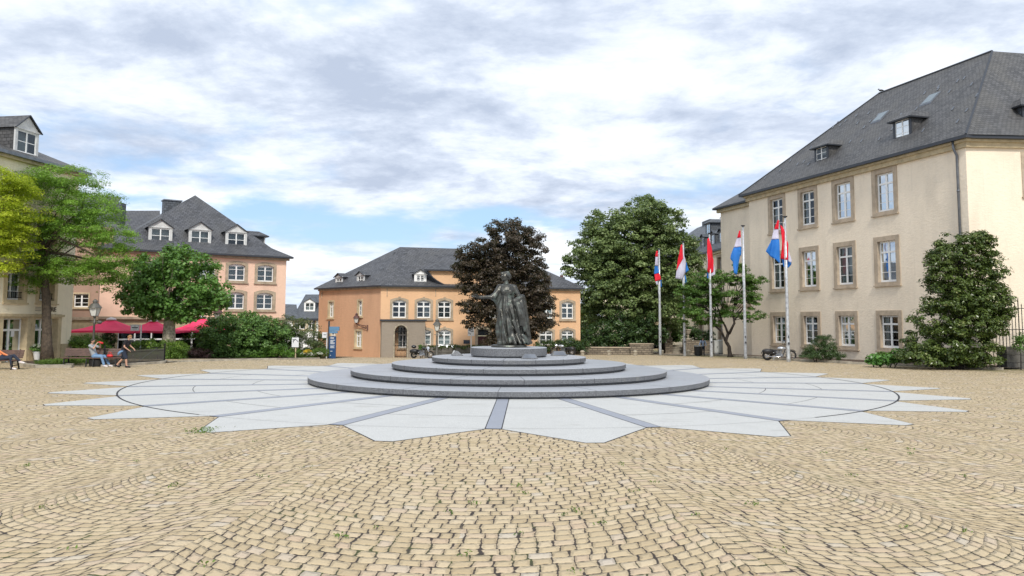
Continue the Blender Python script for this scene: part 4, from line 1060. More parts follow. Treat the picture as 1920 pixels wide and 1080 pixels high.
# ---- mansard-roofed building beyond the right-hand house and the cream wing under the big tree
def mansard():
    O = Vector((22.6, 78.0)); E = Vector((20.2, 108.0)); u = (E-O).normalized(); n = Vector((-u.y, u.x))
    if n.x > 0: n = -n
    fr = Fr(O, u, n); L = (E-O).length
    root = empty('mansard_house', (O.x, O.y, -.6), 'yellow house with two-tier slate mansard roof seen beyond the flagpoles', 'house')
    zE = fr.px(1348, 470)[1]
    cs = [fr.px(1349, 486)[0], fr.px(1330, 486)[0], fr.px(1313, 490)[0]]
    hs = []
    for c in cs: hs += [(c-.6, c+.6, zE-2.3, zE-.7), (c-.6, c+.6, zE-5.6, zE-3.6), (c-.6, c+.6, .6, 2.8)]
    wall(fr, 0, L, -1.2, zE, hs, M['cream2'], root)
    for h in hs: window(root, fr, *h, .25, 'brownstone', 0, (.3, .5), 2, .3, 1)
    g = MB(); g.fbox(fr, 0, L, zE-.3, zE-.05, 0, .35); g.build('cornice', M['yelstone'], root)
    g = MB(); g.fbox(fr, 0, L, zE-.05, zE+.15, .1, .5); g.build('gutter', M['gutter'], root)
    P = lambda s, w, z: fr.pt(s, z, -w); zm = fr.px(1350, 434)[1]; zt = zm + 3.2
    roof_faces('roof', [(P(0, -.4, zE+.1), P(L, -.4, zE+.1), P(L, .9, zm), P(0, .9, zm)), (P(0, .7, zm+.1), P(L, .7, zm+.1), P(L-1, 5, zt), P(0, 5, zt)), (P(L, -.4, zE+.1), P(L, 10, zE+.1), P(L, 10, zm), P(L, .9, zm)), (P(L, .7, zm+.1), P(L, 10, zm+.1), P(L-1, 5, zt))], M['slate3'], root)
    k = MB(); k.fbox(fr, 0, L, zm-.06, zm+.1, -1.1, -.55); k.build('roof_kerb', M['gutter'], root)
    for px in (1349, 1334, 1315):
        s = fr.px(px, 450)[0]; dormer(root, fr, s, -.15, zE+.45, 1.3, 1.6, .35, 1.2, 'slate3', 'slate3', 'gutter', False, rows=(0, .5))
    for px in (1342, 1310):
        s = fr.px(px, 420)[0]; dormer(root, fr, s, -1.1, zm+.35, 1.6, 1.5, .35, 2.6, 'slate3', 'slate3', 'gutter', True, rows=(0, .5))
    ch = MB(); s, z = fr.px(1330, 408, -5); ch.fbox(fr, s-1.5, s+1.5, zt-.6, zt+.35, -5.5, -4.5); ch.build('chimney', M['slate3'], root, uv=True)
    # cream wing across the back
    root2 = empty('back_house', (17, 106, -.8), 'cream house with pilasters glimpsed under the big linden beyond the steps', 'house')
    f2 = Fr((26.0, 104.0), (-1, 0), (0, -1)); hs = []
    for px in (1222, 1240, 1262, 1286, 1312, 1332):
        s, z = f2.px(px, 612); hs.append((s-.7, s+.7, z-1.4, z+1.6))
    wall(f2, 0, 14, -2, 9, hs, M['cream2'], root2)
    for h in hs: window(root2, f2, *h, .2, 'tan', 0, (.3, .5), 2, .2, 1)
    pl = MB()
    for px in (1231, 1251, 1275, 1300, 1325): s = f2.px(px, 612)[0]; pl.fbox(f2, s-.35, s+.35, -2, 9, 0, .2)
    pl.build('pilaster', M['yelstone'], root2)
    roof_faces('roof', [(f2.pt(-.5, 9, .4), f2.pt(14.5, 9, .4), f2.pt(12, 13, -6), f2.pt(-.5, 13, -6))], M['slate3'], root2)
mansard()

# ------------------------------------------------------------------ bodies (one continuous remeshed skin)
def capsule(mb, a, b, ra, rb, n=10):
    a, b = Vector(a), Vector(b); d = b-a; L = d.length
    if L < 1e-5: return mb.ball(a, ra)
    d.normalize(); x = d.cross(Vector((0,0,1)))
    if x.length < 1e-3: x = Vector((1,0,0))
    x.normalize(); y = d.cross(x); prof = []
    for t in (-1, -.8, -.45, 0): prof.append((t*ra, ra*math.sqrt(max(0, 1-t*t))*1 if t > -1 else .001))
    for t in (0, .45, .8, 1): prof.append((L+t*rb, rb*math.sqrt(max(0, 1-t*t)) if t < 1 else .001))
    vs = [a + d*h + (x*math.cos(2*math.pi*k/n) + y*math.sin(2*math.pi*k/n))*r for h, r in prof for k in range(n)]
    m = len(prof)
    return mb.add(vs, [(i*n+k, i*n+(k+1)%n, (i+1)*n+(k+1)%n, (i+1)*n+k) for i in range(m-1) for k in range(n)] + [list(range(n))[::-1], [(m-1)*n+k for k in range(n)]])
def remesh(mb, name, m, parent=None, origin=None, voxel=.02, smooth_it=3):
    me = bpy.data.meshes.new(name+'_raw'); me.from_pydata([tuple(p) for p in mb.v], [], mb.f); me.update()
    bm = bmesh.new(); bm.from_mesh(me); bmesh.ops.recalc_face_normals(bm, faces=bm.faces); bm.to_mesh(me); bm.free()
    o = bpy.data.objects.new('tmp', me); COL.objects.link(o)
    r = o.modifiers.new('r', 'REMESH'); r.mode = 'VOXEL'; r.voxel_size = voxel; r.use_smooth_shade = True
    s = o.modifiers.new('s', 'SMOOTH'); s.iterations = smooth_it; s.factor = .5
    dg = bpy.context.evaluated_depsgraph_get(); out = bpy.data.meshes.new_from_object(o.evaluated_get(dg)); out.name = name
    bpy.data.objects.remove(o)
    for p in out.polygons: p.use_smooth = True
    out.materials.clear()
    return link_mesh(name, out, m, parent, origin)

def statue():
    root = empty('bronze_statue', (CX, CY, 1.39), 'dark bronze statue of a woman in a long gown stretching one arm left', 'statue')
    S = 3.22
    b = MB(); b.lathe([(.74, 0), (.76, .03), (.74, .09), (.66, .11), (.02, .11)], (0, 0, 0), 40)
    bo = b.build('base_plate', M['bronze'], None); bo.parent = root
    f = MB()
    # gown: stacked folded rings, (z, cx, cy, rx, ry, fold depth)
    prof = [(.11, .10, .0, .62, .50, .060), (.20, .10, 0, .64, .50, .062), (.40, .07, 0, .58, .46, .055), (.65, .03, 0, .54, .42, .050), (.95, .00, 0, .50, .38, .045), (1.25, -.02, 0, .475, .36, .035),
            (1.50, -.035, 0, .45, .34, .026), (1.72, -.04, 0, .42, .325, .020), (1.92, -.04, 0, .385, .30, .016), (2.05, -.035, 0, .35, .27, .012), (2.18, -.03, 0, .335, .25, .010),
            (2.32, -.02, -.02, .35, .27, .008), (2.45, -.02, -.03, .365, .28, .006), (2.56, -.01, -.01, .35, .24, .004), (2.64, 0, 0, .30, .19, 0), (2.70, .0, .0, .17, .13, 0)]
    n = 72; vs = []
    for z, cx, cy, rx, ry, fd in [(q[0], q[1], q[2], q[3]*(1-.13*max(0, 1-q[0]/1.0)), q[4], q[5]) for q in prof]:
        for k in range(n):
            a = 2*math.pi*k/n
            w = 1.25*fd*(math.sin(a*8 + z*2.1) + .7*math.sin(a*13 - z*3.4 + 1) + .6*math.sin(a*4 + z*3.2))
            vs.append(Vector((cx + (rx+w)*math.cos(a), cy + (ry+w)*math.sin(a), z)))
    m = len(prof)
    f.add(vs, [(i*n+k, i*n+(k+1)%n, (i+1)*n+(k+1)%n, (i+1)*n+k) for i in range(m-1) for k in range(n)] + [list(range(n))[::-1], [(m-1)*n+k for k in range(n)]])
    # bust, neck, head with face, hair and bun
    f.ball((-.13, -.20, 2.36), .15, .12, .15); f.ball((.11, -.20, 2.36), .15, .12, .15)
    capsule(f, (0, 0, 2.6), (-.03, -.01, 2.88), .115, .095)
    f.ball((-.06, -.02, 3.00), .155, .15, .20, 14, 10)
    f.ball((-.10, -.05, 2.93), .10, .11, .12); capsule(f, (-.205, -.06, 3.0), (-.235, -.07, 2.965), .03, .026)   # nose to the left
    capsule(f, (-.17, -.06, 2.915), (-.19, -.065, 2.91), .038, .03); f.ball((-.155, -.06, 2.86), .045); capsule(f, (-.17, -.12, 3.045), (-.19, -.02, 3.045), .035, .03)
    f.ball((.02, .02, 3.06), .20, .17, .165, 14, 9); f.ball((.12, .05, 3.02), .13, .12, .12); capsule(f, (-.17, -.03, 3.14), (.10, .02, 3.20), .07, .07)
    capsule(f, (.06, -.13, 3.06), (.14, -.06, 2.98), .06, .05); capsule(f, (-.19, -.05, 3.15), (-.17, -.02, 3.22), .03, .02)
    # shoulders and the two arms
    capsule(f, (-.28, 0, 2.56), (.30, 0, 2.56), .14, .13)
    capsule(f, (-.30, -.02, 2.55), (-.56, -.22, 2.14), .145, .12)
    capsule(f, (-.56, -.22, 2.14), (-1.16, -.42, 2.11), .10, .058)
    capsule(f, (.34, 0, 2.55), (.52, -.02, 2.12), .125, .11); capsule(f, (.52, -.02, 2.12), (.40, -.28, 1.92), .10, .07)
    # outstretched hand: palm, thumb and four fingers
    capsule(f, (-1.16, -.42, 2.11), (-1.30, -.45, 2.125), .055, .058)
    for i, (dy, L, up) in enumerate(((-.05, .20, .03), (-.02, .235, .02), (.015, .22, 0), (.045, .17, -.02))):
        p = Vector((-1.32, -.45+dy, 2.13)); q = p + Vector((-L*.55, dy*.4-.01, .02+up*.4)); e = q + Vector((-L*.45, dy*.3, up-.015)); capsule(f, p, q, .024, .021, 8); capsule(f, q, e, .021, .016, 8)
    capsule(f, (-1.22, -.48, 2.15), (-1.30, -.52, 2.21), .028, .024, 8); capsule(f, (-1.30, -.52, 2.21), (-1.37, -.53, 2.24), .024, .018, 8)
    # sleeve drape hanging from the outstretched arm
    for i in range(7):
        t = i/6; x = -.34-.34*t; capsule(f, (x, -.12-.15*t, 2.42-.30*t), (x+.06-.10*math.sin(i), -.05, 1.80-.12*math.cos(i*1.4)+.14*t), .10, .05)
    capsule(f, (-.42, .05, 2.0), (-.46, .05, 1.3), .10, .04); capsule(f, (-.38, .1, 1.9), (-.36, .12, .9), .12, .06)
    # mantle bundled over the other arm and falling to the ground
    capsule(f, (.30, -.30, 1.95), (.66, -.10, 2.14), .13, .12); capsule(f, (.66, -.10, 2.12), (.74, -.02, 1.90), .12, .10)
    capsule(f, (.32, -.28, 1.84), (.70, -.08, 1.92), .11, .10)
    cols = [(.40, -.30, 1.85, .52, -.28, .95, .26), (.50, -.28, 1.85, .66, -.22, .70, .22), (.60, -.20, 1.95, .80, -.15, .50, .20), (.68, -.08, 1.95, .86, .0, .38, .30), (.72, .05, 1.9, .80, .15, .30, .2), (.46, -.1, 1.7, .60, .05, .2, .3)]
    for x0, y0, z0, x1, y1, z1, w in cols:
        mid = Vector(((x0+x1)/2+.05*math.sin(z1*9), (y0+y1)/2-.04, (z0+z1)/2)); capsule(f, (x0, y0, z0), mid, .10, .12); capsule(f, mid, (x1, y1, z1), .12, .08)
    for i in range(10):   # hem gathered on the ground
        a = -2.6+i*.34; x, y = .16+.62*math.cos(a), .5*math.sin(a); capsule(f, (x*.8, y*.8, .55), (x*1.02+.06, y*1.02, .15+.03*(i % 3)), .05, .075)
    capsule(f, (.55, -.35, .5), (.80, -.32, .2), .10, .09); capsule(f, (.72, -.1, .45), (.90, -.05, .2), .11, .08); capsule(f, (-.52, -.25, .13), (-.30, -.32, .16), .07, .09)
    # raised diagonal folds across the front of the gown
    rs = random.Random(3)
    for i in range(16):
        a0 = R_(-90) + rs.uniform(-1.3, 1.3); z0 = rs.uniform(1.1, 1.9); z1 = z0-rs.uniform(.5, .95); a1 = a0+rs.uniform(-.15, .45)
        def at(a, z):
            for q, q2 in zip(prof, prof[1:]):
                if q[0] <= z <= q2[0]:
                    t = (z-q[0])/(q2[0]-q[0]); L = [q[j]+(q2[j]-q[j])*t for j in range(5)]; return Vector((L[1]+L[3]*math.cos(a), L[2]+L[4]*math.sin(a), z))
            return Vector((.5*math.cos(a), .4*math.sin(a), z))
        zm = (z0+z1)/2; p0, p1, p2 = at(a0, z0), at((a0+a1)/2, zm), at(a1, max(.2, z1)); capsule(f, p0, p1, .022, .05, 8); capsule(f, p1, p2, .05, .035, 8)
    k = S/3.27
    f.v = [Vector((p.x*(.97 if p.x > -.45 else 1) - (.0 if p.x > -.45 else -.0135) - .065*(p.z-.9), p.y, p.z)) for p in f.v]
    o = remesh(f, 'figure', M['bronze'], None, None, .018, 2); o.parent = root; o.location = (0, 0, 0)
    root.scale = (1.0, 1.0, .985)
statue()

# ------------------------------------------------------------------ flagpoles and flags
POLES = [(1238, 666.5, 1232.3, 467), (1284, 668, 1279.5, 454), (1334, 670, 1330.3, 438), (1398, 673, 1389.7, 424), (1478.5, 678.5, 1461, 407)]
POLE_L = ['white flagpole farthest left in the row, in front of the big linden', 'second white flagpole from the left, left of the litter bin', 'middle white flagpole of the row, beside the grey cabinet', 'fourth white flagpole from the left, between the small tree and the cream wall', 'nearest white flagpole, standing in front of the parked cruiser motorcycle']
Z5 = lambda P: [(1200 + x/6.4, 400 + y/6.4) for x, y in P]
FLAGS = [
 [('fred', [(195,450),(210,450),(216,520),(180,520)]), ('fwhite', [(185,518),(216,518),(221,628),(178,628)]), ('fblue', [(178,627),(222,627),(228,716),(172,730)]), ('fred', [(175,729),(226,716),(256,796),(180,816)]), ('fwhite', [(182,814),(208,812),(211,858),(195,858)]), ('fblue', [(235,800),(256,798),(262,880),(240,895)])],
 [('fred', [(490,380),(510,370),(518,540),(480,610),(440,690),(460,540)]), ('fwhite', [(516,470),(552,592),(546,712),(505,802),(430,780),(440,690),(480,610),(518,540)]), ('fblue', [(537,606),(561,586),(586,682),(548,716)]), ('fblue', [(548,735),(566,832),(545,852),(505,806)])],
 [('fred', [(808,310),(828,290),(862,440),(886,560),(879,702),(850,722),(815,702),(805,500)]), ('fwhite', [(800,480),(812,490),(816,690),(803,640)]), ('fwhite', [(884,600),(902,732),(855,757),(850,720),(878,700)]), ('fblue', [(808,705),(852,748),(840,807),(808,787)])],
 [('fred', [(1195,205),(1207,205),(1208,291),(1170,291)]), ('fwhite', [(1170,290),(1208,290),(1213,402),(1130,406)]), ('fblue', [(1130,405),(1213,401),(1209,509),(1160,513),(1165,560),(1178,600),(1160,740),(1120,715),(1130,640),(1115,580),(1088,540),(1095,490)])],
 [('fred', [(1650,80),(1670,85),(1669,188),(1615,187)]), ('fwhite', [(1615,186),(1669,187),(1667,308),(1578,311)]), ('fblue', [(1578,310),(1667,306),(1672,440),(1680,602),(1580,520),(1506,456)]), ('fred', [(1690,135),(1735,220),(1780,370),(1776,562),(1696,542)]), ('fwhite', [(1783,440),(1822,600),(1779,578)]), ('fblue', [(1710,545),(1778,562),(1826,606),(1770,657),(1715,642)])],
]
FLAG_L = ['narrow rolled-up red white and blue flag on the leftmost pole', 'flag hanging with a wide white fold and red left edge on the second pole', 'flag showing almost only red on the middle pole', 'flag with blue tail hanging left of the fourth pole', 'largest flag, blue fold left and red fold right of the nearest pole']
def flags():
    for i, ((bx, by, tx_, ty), lab) in enumerate(zip(POLES, POLE_L)):
        g = G(bx, by); p = g; zt = W(tx_+ (bx-tx_)*0, ty, p.y).z; H = zt-p.z
        root = empty('flagpole', p, lab, 'flagpole', 'flagpoles in a row in front of the right-hand house')
        mb = MB(); mb.tube([(p.x, p.y, p.z-.1), (p.x, p.y, p.z+.2), (p.x, p.y, p.z+H*.5), (p.x, p.y, zt)], [.125, .12, .095, .06], 14); mb.build('shaft', M['pole'], root, smooth=True)
        c = MB(); c.lathe([(.02, zt-.08), (.05, zt-.05), (.15, zt+.02), (.15, zt+.06), (.03, zt+.07)], (p.x, p.y, 0), 16); c.build('finial', M['gutter'], root)
        h = MB(); h.tube([(p.x-.10, p.y, zt-.35), (p.x-.10, p.y-.02, zt-H*.42)], .012, 5); h.box(p.x-.11, p.x-.02, p.y-.03, p.y+.03, zt-.4, zt-.34); h.build('halyard', M['signwhite'], root)
        k = MB(); k.box(p.x-.05, p.x+.05, p.y-.15, p.y-.11, p.z+1.1, p.z+1.24); k.build('cleat', M['gutter'], root); k = MB(); k.box(p.x-.03, p.x+.03, p.y-.14, p.y-.10, p.z+1.5, p.z+1.66); k.build('cleat', M['gutter'], root)
        # flag
        bm = bmesh.new(); mats_ = ['fred', 'fwhite', 'fblue']; fidx = FLAGS[i]; yo = p.y
        sway = -.16
        for j, (mn, poly) in enumerate(fidx):
            pts = Z5(poly); dep = yo + (-.16 if mn != 'fblue' or j < 3 else .02) + .035*j
            vs = [bm.verts.new(W(x, y, dep)) for x, y in pts]
            try: f = bm.faces.new(vs); f.material_index = mats_.index(mn)
            except ValueError: pass
        bmesh.ops.triangulate(bm, faces=bm.faces)
        for _ in range(3): bmesh.ops.subdivide_edges(bm, edges=[e for e in bm.edges if e.calc_length() > .16], cuts=1, use_grid_fill=False); bmesh.ops.triangulate(bm, faces=bm.faces)
        for v in bm.verts:
            q = (v.co.x-p.x); t = (zt-v.co.z)
            v.co.y += .10*math.sin((q*1.0 + t*.28)*7.5 + i) + .05*math.sin(q*17 + t*2.0) + .04*math.sin(t*4+i)
        me = bpy.data.meshes.new('flag'); bm.to_mesh(me); bm.free()
        for pl in me.polygons: pl.use_smooth = True
        o = link_mesh('flag', me, [M[k] for k in mats_], None, (p.x, p.y, zt-.5))
        s = o.modifiers.new('thickness', 'SOLIDIFY'); s.thickness = .012
        tag(o, FLAG_L[i], 'flag', 'flags on the row of poles')
flags()

# ------------------------------------------------------------------ stone bollards
def bollards():
    root = empty('bollard', (0, 0, 0), '', 'bollard')
    mb = MB(); mb.lathe([(.27, -.25), (.27, .03), (.20, .06), (.195, .40), (.235, .43), (.235, .50), (.19, .56), (.10, .60), (.01, .615)], (0, 0, 0), 18); 
    mb.build('shaft', M['stone'], root, smooth=False)
    ft = MB(); ft.lathe([(.31, -.3), (.31, .02), (.27, .035)], (0, 0, 0), 18); ft.build('footing', M['flag'], root)
    spots = [(697.5, 668.8, 'stone bollard in front of the terracotta wall, farthest left of the row'), (723, 668.8, 'stone bollard in front of the weathered porch wall, left of the arch'),
             (751, 668.6, 'stone bollard standing in front of the arched iron gate'), (782.5, 668.6, 'stone bollard in front of the black touring motorcycle'), (818, 668, 'stone bollard between touring motorcycle and the grey steps'),
             (1092, 667, 'stone bollard just right of the steps, by the parked motorbike'), (1142, 667, 'stone bollard midway along the rubble wall'), (1191, 667, 'stone bollard near the right end of the rubble wall'), (1241, 665.5, 'stone bollard right behind the leftmost flagpole'), (1291, 665.5, 'stone bollard between the second flagpole and the black litter bin')]
    for i, (px, py, lab) in enumerate(spots):
        o = root if i == 0 else copy_tree(root)
        g = G(px, py); o.location = (g.x, g.y, g.z-.06); o['label'] = lab; o['category'] = 'bollard'; o['group'] = 'stone bollards along the far edge of the square'
        o.rotation_euler = (0, 0, i*.7)
        if i < 5: o.scale = (.82, .82, .82)
bollards()

# ------------------------------------------------------------------ lamps
def lantern(mb_frame, mb_glass, c, s=1.0):
    c = Vector(c)
    def fr4(r, z): return [c + Vector((r*a*s, r*b*s, z*s)) for a, b in ((-1,-1),(1,-1),(1,1),(-1,1))]
    lo, hi = fr4(.14, 0), fr4(.25, .52)
    mb_glass.add(lo+hi, [(0,1,5,4),(1,2,6,5),(2,3,7,6),(3,0,4,7)])
    for i in range(4): mb_frame.bar(lo[i], hi[i], .03*s); mb_frame.bar(lo[i], lo[(i+1) % 4], .04*s); mb_frame.bar(hi[i], hi[(i+1) % 4], .05*s)
    mb_frame.lathe([(.40*s, .50*s), (.36*s, .56*s), (.22*s, .74*s), (.13*s, .80*s), (.13*s, .86*s), (.17*s, .88*s), (.10*s, .98*s), (.02*s, 1.04*s)], c, 12)
    mb_frame.lathe([(.02*s, -.16*s), (.07*s, -.10*s), (.10*s, -.02*s), (.16*s, 0)], c, 10)
def lamp_post(px, pyb, pyt, Y, lab, m='lampgrey', s=1.0):
    b = G(px, pyb) if Y is None else W(px, pyb, Y)
    if Y is not None: b.z = ground(b.x, b.y)
    zt = W(px, pyt, b.y).z; H = zt-b.z; hl = 1.06*s
    root = empty('street_lamp', b, lab, 'street lamp', 'lantern lamp posts around the square')
    p = MB(); z0 = b.z; zs = zt-hl-.05
    p.lathe([(.16, z0-.1), (.16, z0+.25), (.12, z0+.35), (.10, z0+.8), (.085, z0+.86), (.07, z0+1.0), (.05, zs-.4), (.08, zs-.36), (.05, zs-.3), (.045, zs)], (b.x, b.y, 0), 12); p.build('post', M[m], root, smooth=True)
    f, g = MB(), MB(); lantern(f, g, (b.x, b.y, zs+.05), s); l = f.build('lantern', M[m], root); g.build('lantern_glass', M['frost'], l)
    a = MB(); a.bar((b.x-.22, b.y, zs-.25), (b.x+.22, b.y, zs-.25), .04); a.ball((b.x+.3, b.y, zs-.3), .13, .13, .1); a.build('cross_bar', M[m], root)
lamp_post(173, 683, 560, 44.6, 'tall lantern lamp post behind the benches in front of the red parasols', s=.92)
lamp_post(405.5, 672, 573, 57.5, 'lantern lamp poking out above the big green bush right of the round tree', 'lampbrown', s=.92)
lamp_post(819, 668, 597, 61.5, 'dark lantern lamp post in front of the arched windows, left of the statue', s=.9)
lamp_post(1164, 664, 582, 73.6, 'lantern lamp post rising behind the dark shrubs under the big linden', s=1.05)
def bracket_lamp():
    s, z = FR_OL.px(690, 614); p = FR_OL.pt(s, z); root = empty('wall_lantern', p, 'rust coloured lantern on an ornate bracket fixed to the terracotta side wall', 'wall lamp')
    e = FR_OL.px(673, 608); q = FR_OL.pt(e[0], e[1], .25)
    mb = MB(); mb.bar(FR_OL.pt(s, z-.25, .05), FR_OL.pt(s, z+.22, .05), .08); mb.bar(FR_OL.pt(s, z+.12, .08), q, .05); mb.bar(FR_OL.pt(s, z-.15, .08), q, .04)
    for t in (.25, .5, .75): c = FR_OL.pt(s, z+.0, .08).lerp(q, t); mb.torus(c, .09*(1.2-t), .02, 'Y', 10, 5)
    mb.build('bracket', M['lampbrown'], root)
    f, g = MB(), MB(); lantern(f, g, (q.x, q.y, q.z+.12), .82); l = f.build('lantern', M['lampbrown'], root); g.build('lantern_glass', M['frost'], l)
bracket_lamp()

# ------------------------------------------------------------------ signs
def blue_totem():
    b = W(622, 671, 57.0); b.z = ground(b.x, b.y); zt = W(622, 613, 57).z; k = 57/FPX
    root = empty('information_totem', b, 'navy blue information totem with white text and a thin mast beside the flowers', 'sign')
    w = 14.5*k; x0 = b.x-w/2
    zm = W(622, 630.5, 57).z; mb = MB(); mb.box(x0+.10, x0+w, b.y-.08, b.y+.08, b.z, zm); mb.build('panel', M['blue'], root)
    q = MB(); q.box(x0-.02, x0+.08, b.y-.06, b.y+.06, b.z, W(622, 602, 57).z); q.build('mast', M['gutter'], root)
    zc = W(622, 615, 57).z; c = MB(); c.box(x0+.08, x0+w+.22, b.y-.09, b.y+.09, zc-.20, zc+.1); c.cur = 0; c.box(x0+.08, x0+w+.1, b.y-.08, b.y+.08, zc-.38, zc-.22); c.build('header', M['lblue'], root)
    t = MB(); rs = random.Random(2); z = zm-.09
    for r, (n, wd, h) in enumerate(((1, .26, .06), (5, .34, .032), (3, .36, .032), (1, .2, .035), (1, .08, .05))):
        for i in range(n):
            t.box(x0+.17, x0+.17+wd*rs.uniform(.6, 1), b.y-.092, b.y-.082, z-h, z); z -= h+.032
        z -= (.08, .09, .18, .22, 0)[r]
    t.build('text_lines', M['signwhite'], root)
blue_totem()
def small_signs():
    # white square sign on a post
    def sign(px, py0, py1, wpx, Y, pyb, lab, post='signwhite', side=0, draw=None, board='signwhite', thick=.03, pxp=None):
        k = Y/FPX; a = W(px, py0, Y); z1 = a.z; z0 = W(px, py1, Y).z; w = wpx*k; bz = W(px, pyb, Y); g = ground(bz.x, Y)
        xp = W(pxp or px, py1, Y).x
        root = empty('sign', (xp, Y, g), lab, 'sign')
        p = MB(); p.tube([(xp, Y, g-.05), (xp, Y, z1 if pxp else z0+.05)], .045, 8); p.build('post', M[post], root)
        bd = MB(); bd.box(a.x-w/2, a.x+w/2, Y-.06-thick, Y-.06, z0, z1); bo = bd.build('board', M[board], root, bevel=.008)
        if draw:
            t = MB(); draw(t, a.x, w, z0, z1, Y-.064-thick); t.build('lettering', M['ink'], root)
    def lines(t, x, w, z0, z1, y):
        h = z1-z0; t.box(x-w*.12, x+w*.12, y-.003, y, z0+h*.70, z0+h*.77); t.box(x-w*.34, x+w*.34, y-.003, y, z0+h*.42, z0+h*.58); t.box(x-w*.25, x+w*.25, y-.003, y, z0+h*.24, z0+h*.30)
        for a, b, c, d in ((x-w*.46, x+w*.46, z0+h*.9, z0+h*.93), (x-w*.46, x+w*.46, z0+h*.07, z0+h*.1), (x-w*.46, x-w*.44, z0+h*.07, z0+h*.93), (x+w*.44, x+w*.46, z0+h*.07, z0+h*.93)): t.box(a, b, y-.003, y, c, d)
    def face(t, x, w, z0, z1, y):
        h = z1-z0; t.box(x-w*.4, x-w*.15, y-.003, y, z0+h*.75, z0+h*.82); c = Vector((x, y, z0+h*.72)); t.bar(c+Vector((-.16, 0, -.08)), c+Vector((0, 0, .08)), .05, .01, (0, 1, 0)); t.bar(c+Vector((0, 0, .08)), c+Vector((.22, 0, -.1)), .035, .01, (0, 1, 0)); t.bar(c+Vector((-.12, 0, -.06)), c+Vector((-.14, 0, -.2)), .03, .01, (0, 1, 0))
    def blobs(t, x, w, z0, z1, y):
        rs = random.Random(8); h = z1-z0
        for i in range(16): cx, cz = x+rs.uniform(-.38, .38)*w, z0+rs.uniform(.1, .9)*h; t.box(cx-.03, cx+rs.uniform(.0, .09), y-.003, y, cz-.02, cz+rs.uniform(.0, .05))
        t.torus((x+.03, y, z0+h*.62), .1, .014, 'Y', 14, 5)
    def sq(t, x, w, z0, z1, y): h = z1-z0; t.box(x-w*.25, x+w*.3, y-.003, y, z0+h*.6, z0+h*.66); t.box(x-w*.2, x+w*.3, y-.003, y, z0+h*.5, z0+h*.54); t.box(x+w*.42, x+w*.48, y-.003, y, z0, z1)
    sign(609.5, 623, 633.5, 9.5, 57.3, 670, 'small white square sign on a white post, left of the blue totem', draw=sq, pxp=613)
    sign(554.5, 633, 651, 13, 55.4, 664, 'white picture board on a short wooden stake above the low juniper', 'tan', draw=face)
    sign(254.5, 608.5, 620, 16.5, 51.3, 665, 'cream street name plate on a white post above the clipped hedge', draw=lines, pxp=264.5)
    sign(883.5, 613, 630, 12, 63.6, 667, 'white square map board on a thin post, left of the bronze statue', draw=blobs)
small_signs()

# ------------------------------------------------------------------ red parasols
def parasols():
    spots = [(208, 54.3, 597.5, 619, 4.3, 'wide red parasol behind the lantern lamp post, leftmost of the three'), (287, 55.8, 600, 619.5, 3.6, 'red parasol in the middle, behind the round tree trunk'), (378, 55.2, 594, 619, 3.5, 'red parasol on the right, half hidden by the big green bush')]
    for px, Y, yt, ye, hw, lab in spots:
        if px == 378: Y = 59.8
        if px == 208: hw = (278-134)/2*Y/FPX
        elif px == 287: hw = 2.35
        else: hw = 2.25
        c = W(px, ye, Y); zt = W(px, yt, Y).z; ze = c.z; g = ground(c.x, Y)
        root = empty('parasol', (c.x, Y, g), lab, 'parasol', 'red parasols of the cafe')
        mb = MB(); N = 8; rim = []
        for k in range(8):
            a = math.pi/4*k; rr = hw*(1.0 if k % 2 == 0 else 1.0)
            if k % 2: rr = hw*1.0
            ax = [(1,0),(1,1),(0,1),(-1,1),(-1,0),(-1,-1),(0,-1),(1,-1)][k]; rim.append(Vector((c.x+ax[0]*hw, Y+ax[1]*hw*.8, ze - (.0 if k % 2 == 0 else .05))))
        top = Vector((c.x, Y, zt)); sub = 6; vs = []
        rings = []
        for j in range(sub+1):
            t = j/sub; rings.append([top.lerp(p, t) - Vector((0, 0, .22*math.sin(math.pi*t)*(1 if k % 2 else .7))) for k, p in enumerate(rim)])
        for rg in rings: vs += rg
        fs = [(j*8+k, (j+1)*8+k, (j+1)*8+(k+1) % 8, j*8+(k+1) % 8) for j in range(sub) for k in range(8)]
        mb.add(vs, fs)
        for k in range(8): a, b = rim[k], rim[(k+1) % 8]; mb.poly(a, b, b-Vector((0, 0, .13)), a-Vector((0, 0, .13)))
        mb.build('canopy', M['red'], root, normals=False)
        cp = MB(); cp.lathe([(.32, zt-.10), (.30, zt+.0), (.12, zt+.07), (.02, zt+.09)], (c.x, Y, 0), 12); cp.build('top_cap', M['signwhite'], root)
        ps = MB(); ps.tube([(c.x, Y, g), (c.x, Y, zt-.05)], .055, 10); ps.build('post', M['lampgrey'], root)
        rb = MB()
        for p in rim: rb.bar(Vector((c.x, Y, zt-.55)), p+Vector((0, 0, -.10)), .03)
        rb.build('ribs', M['zinc'], root)
parasols()

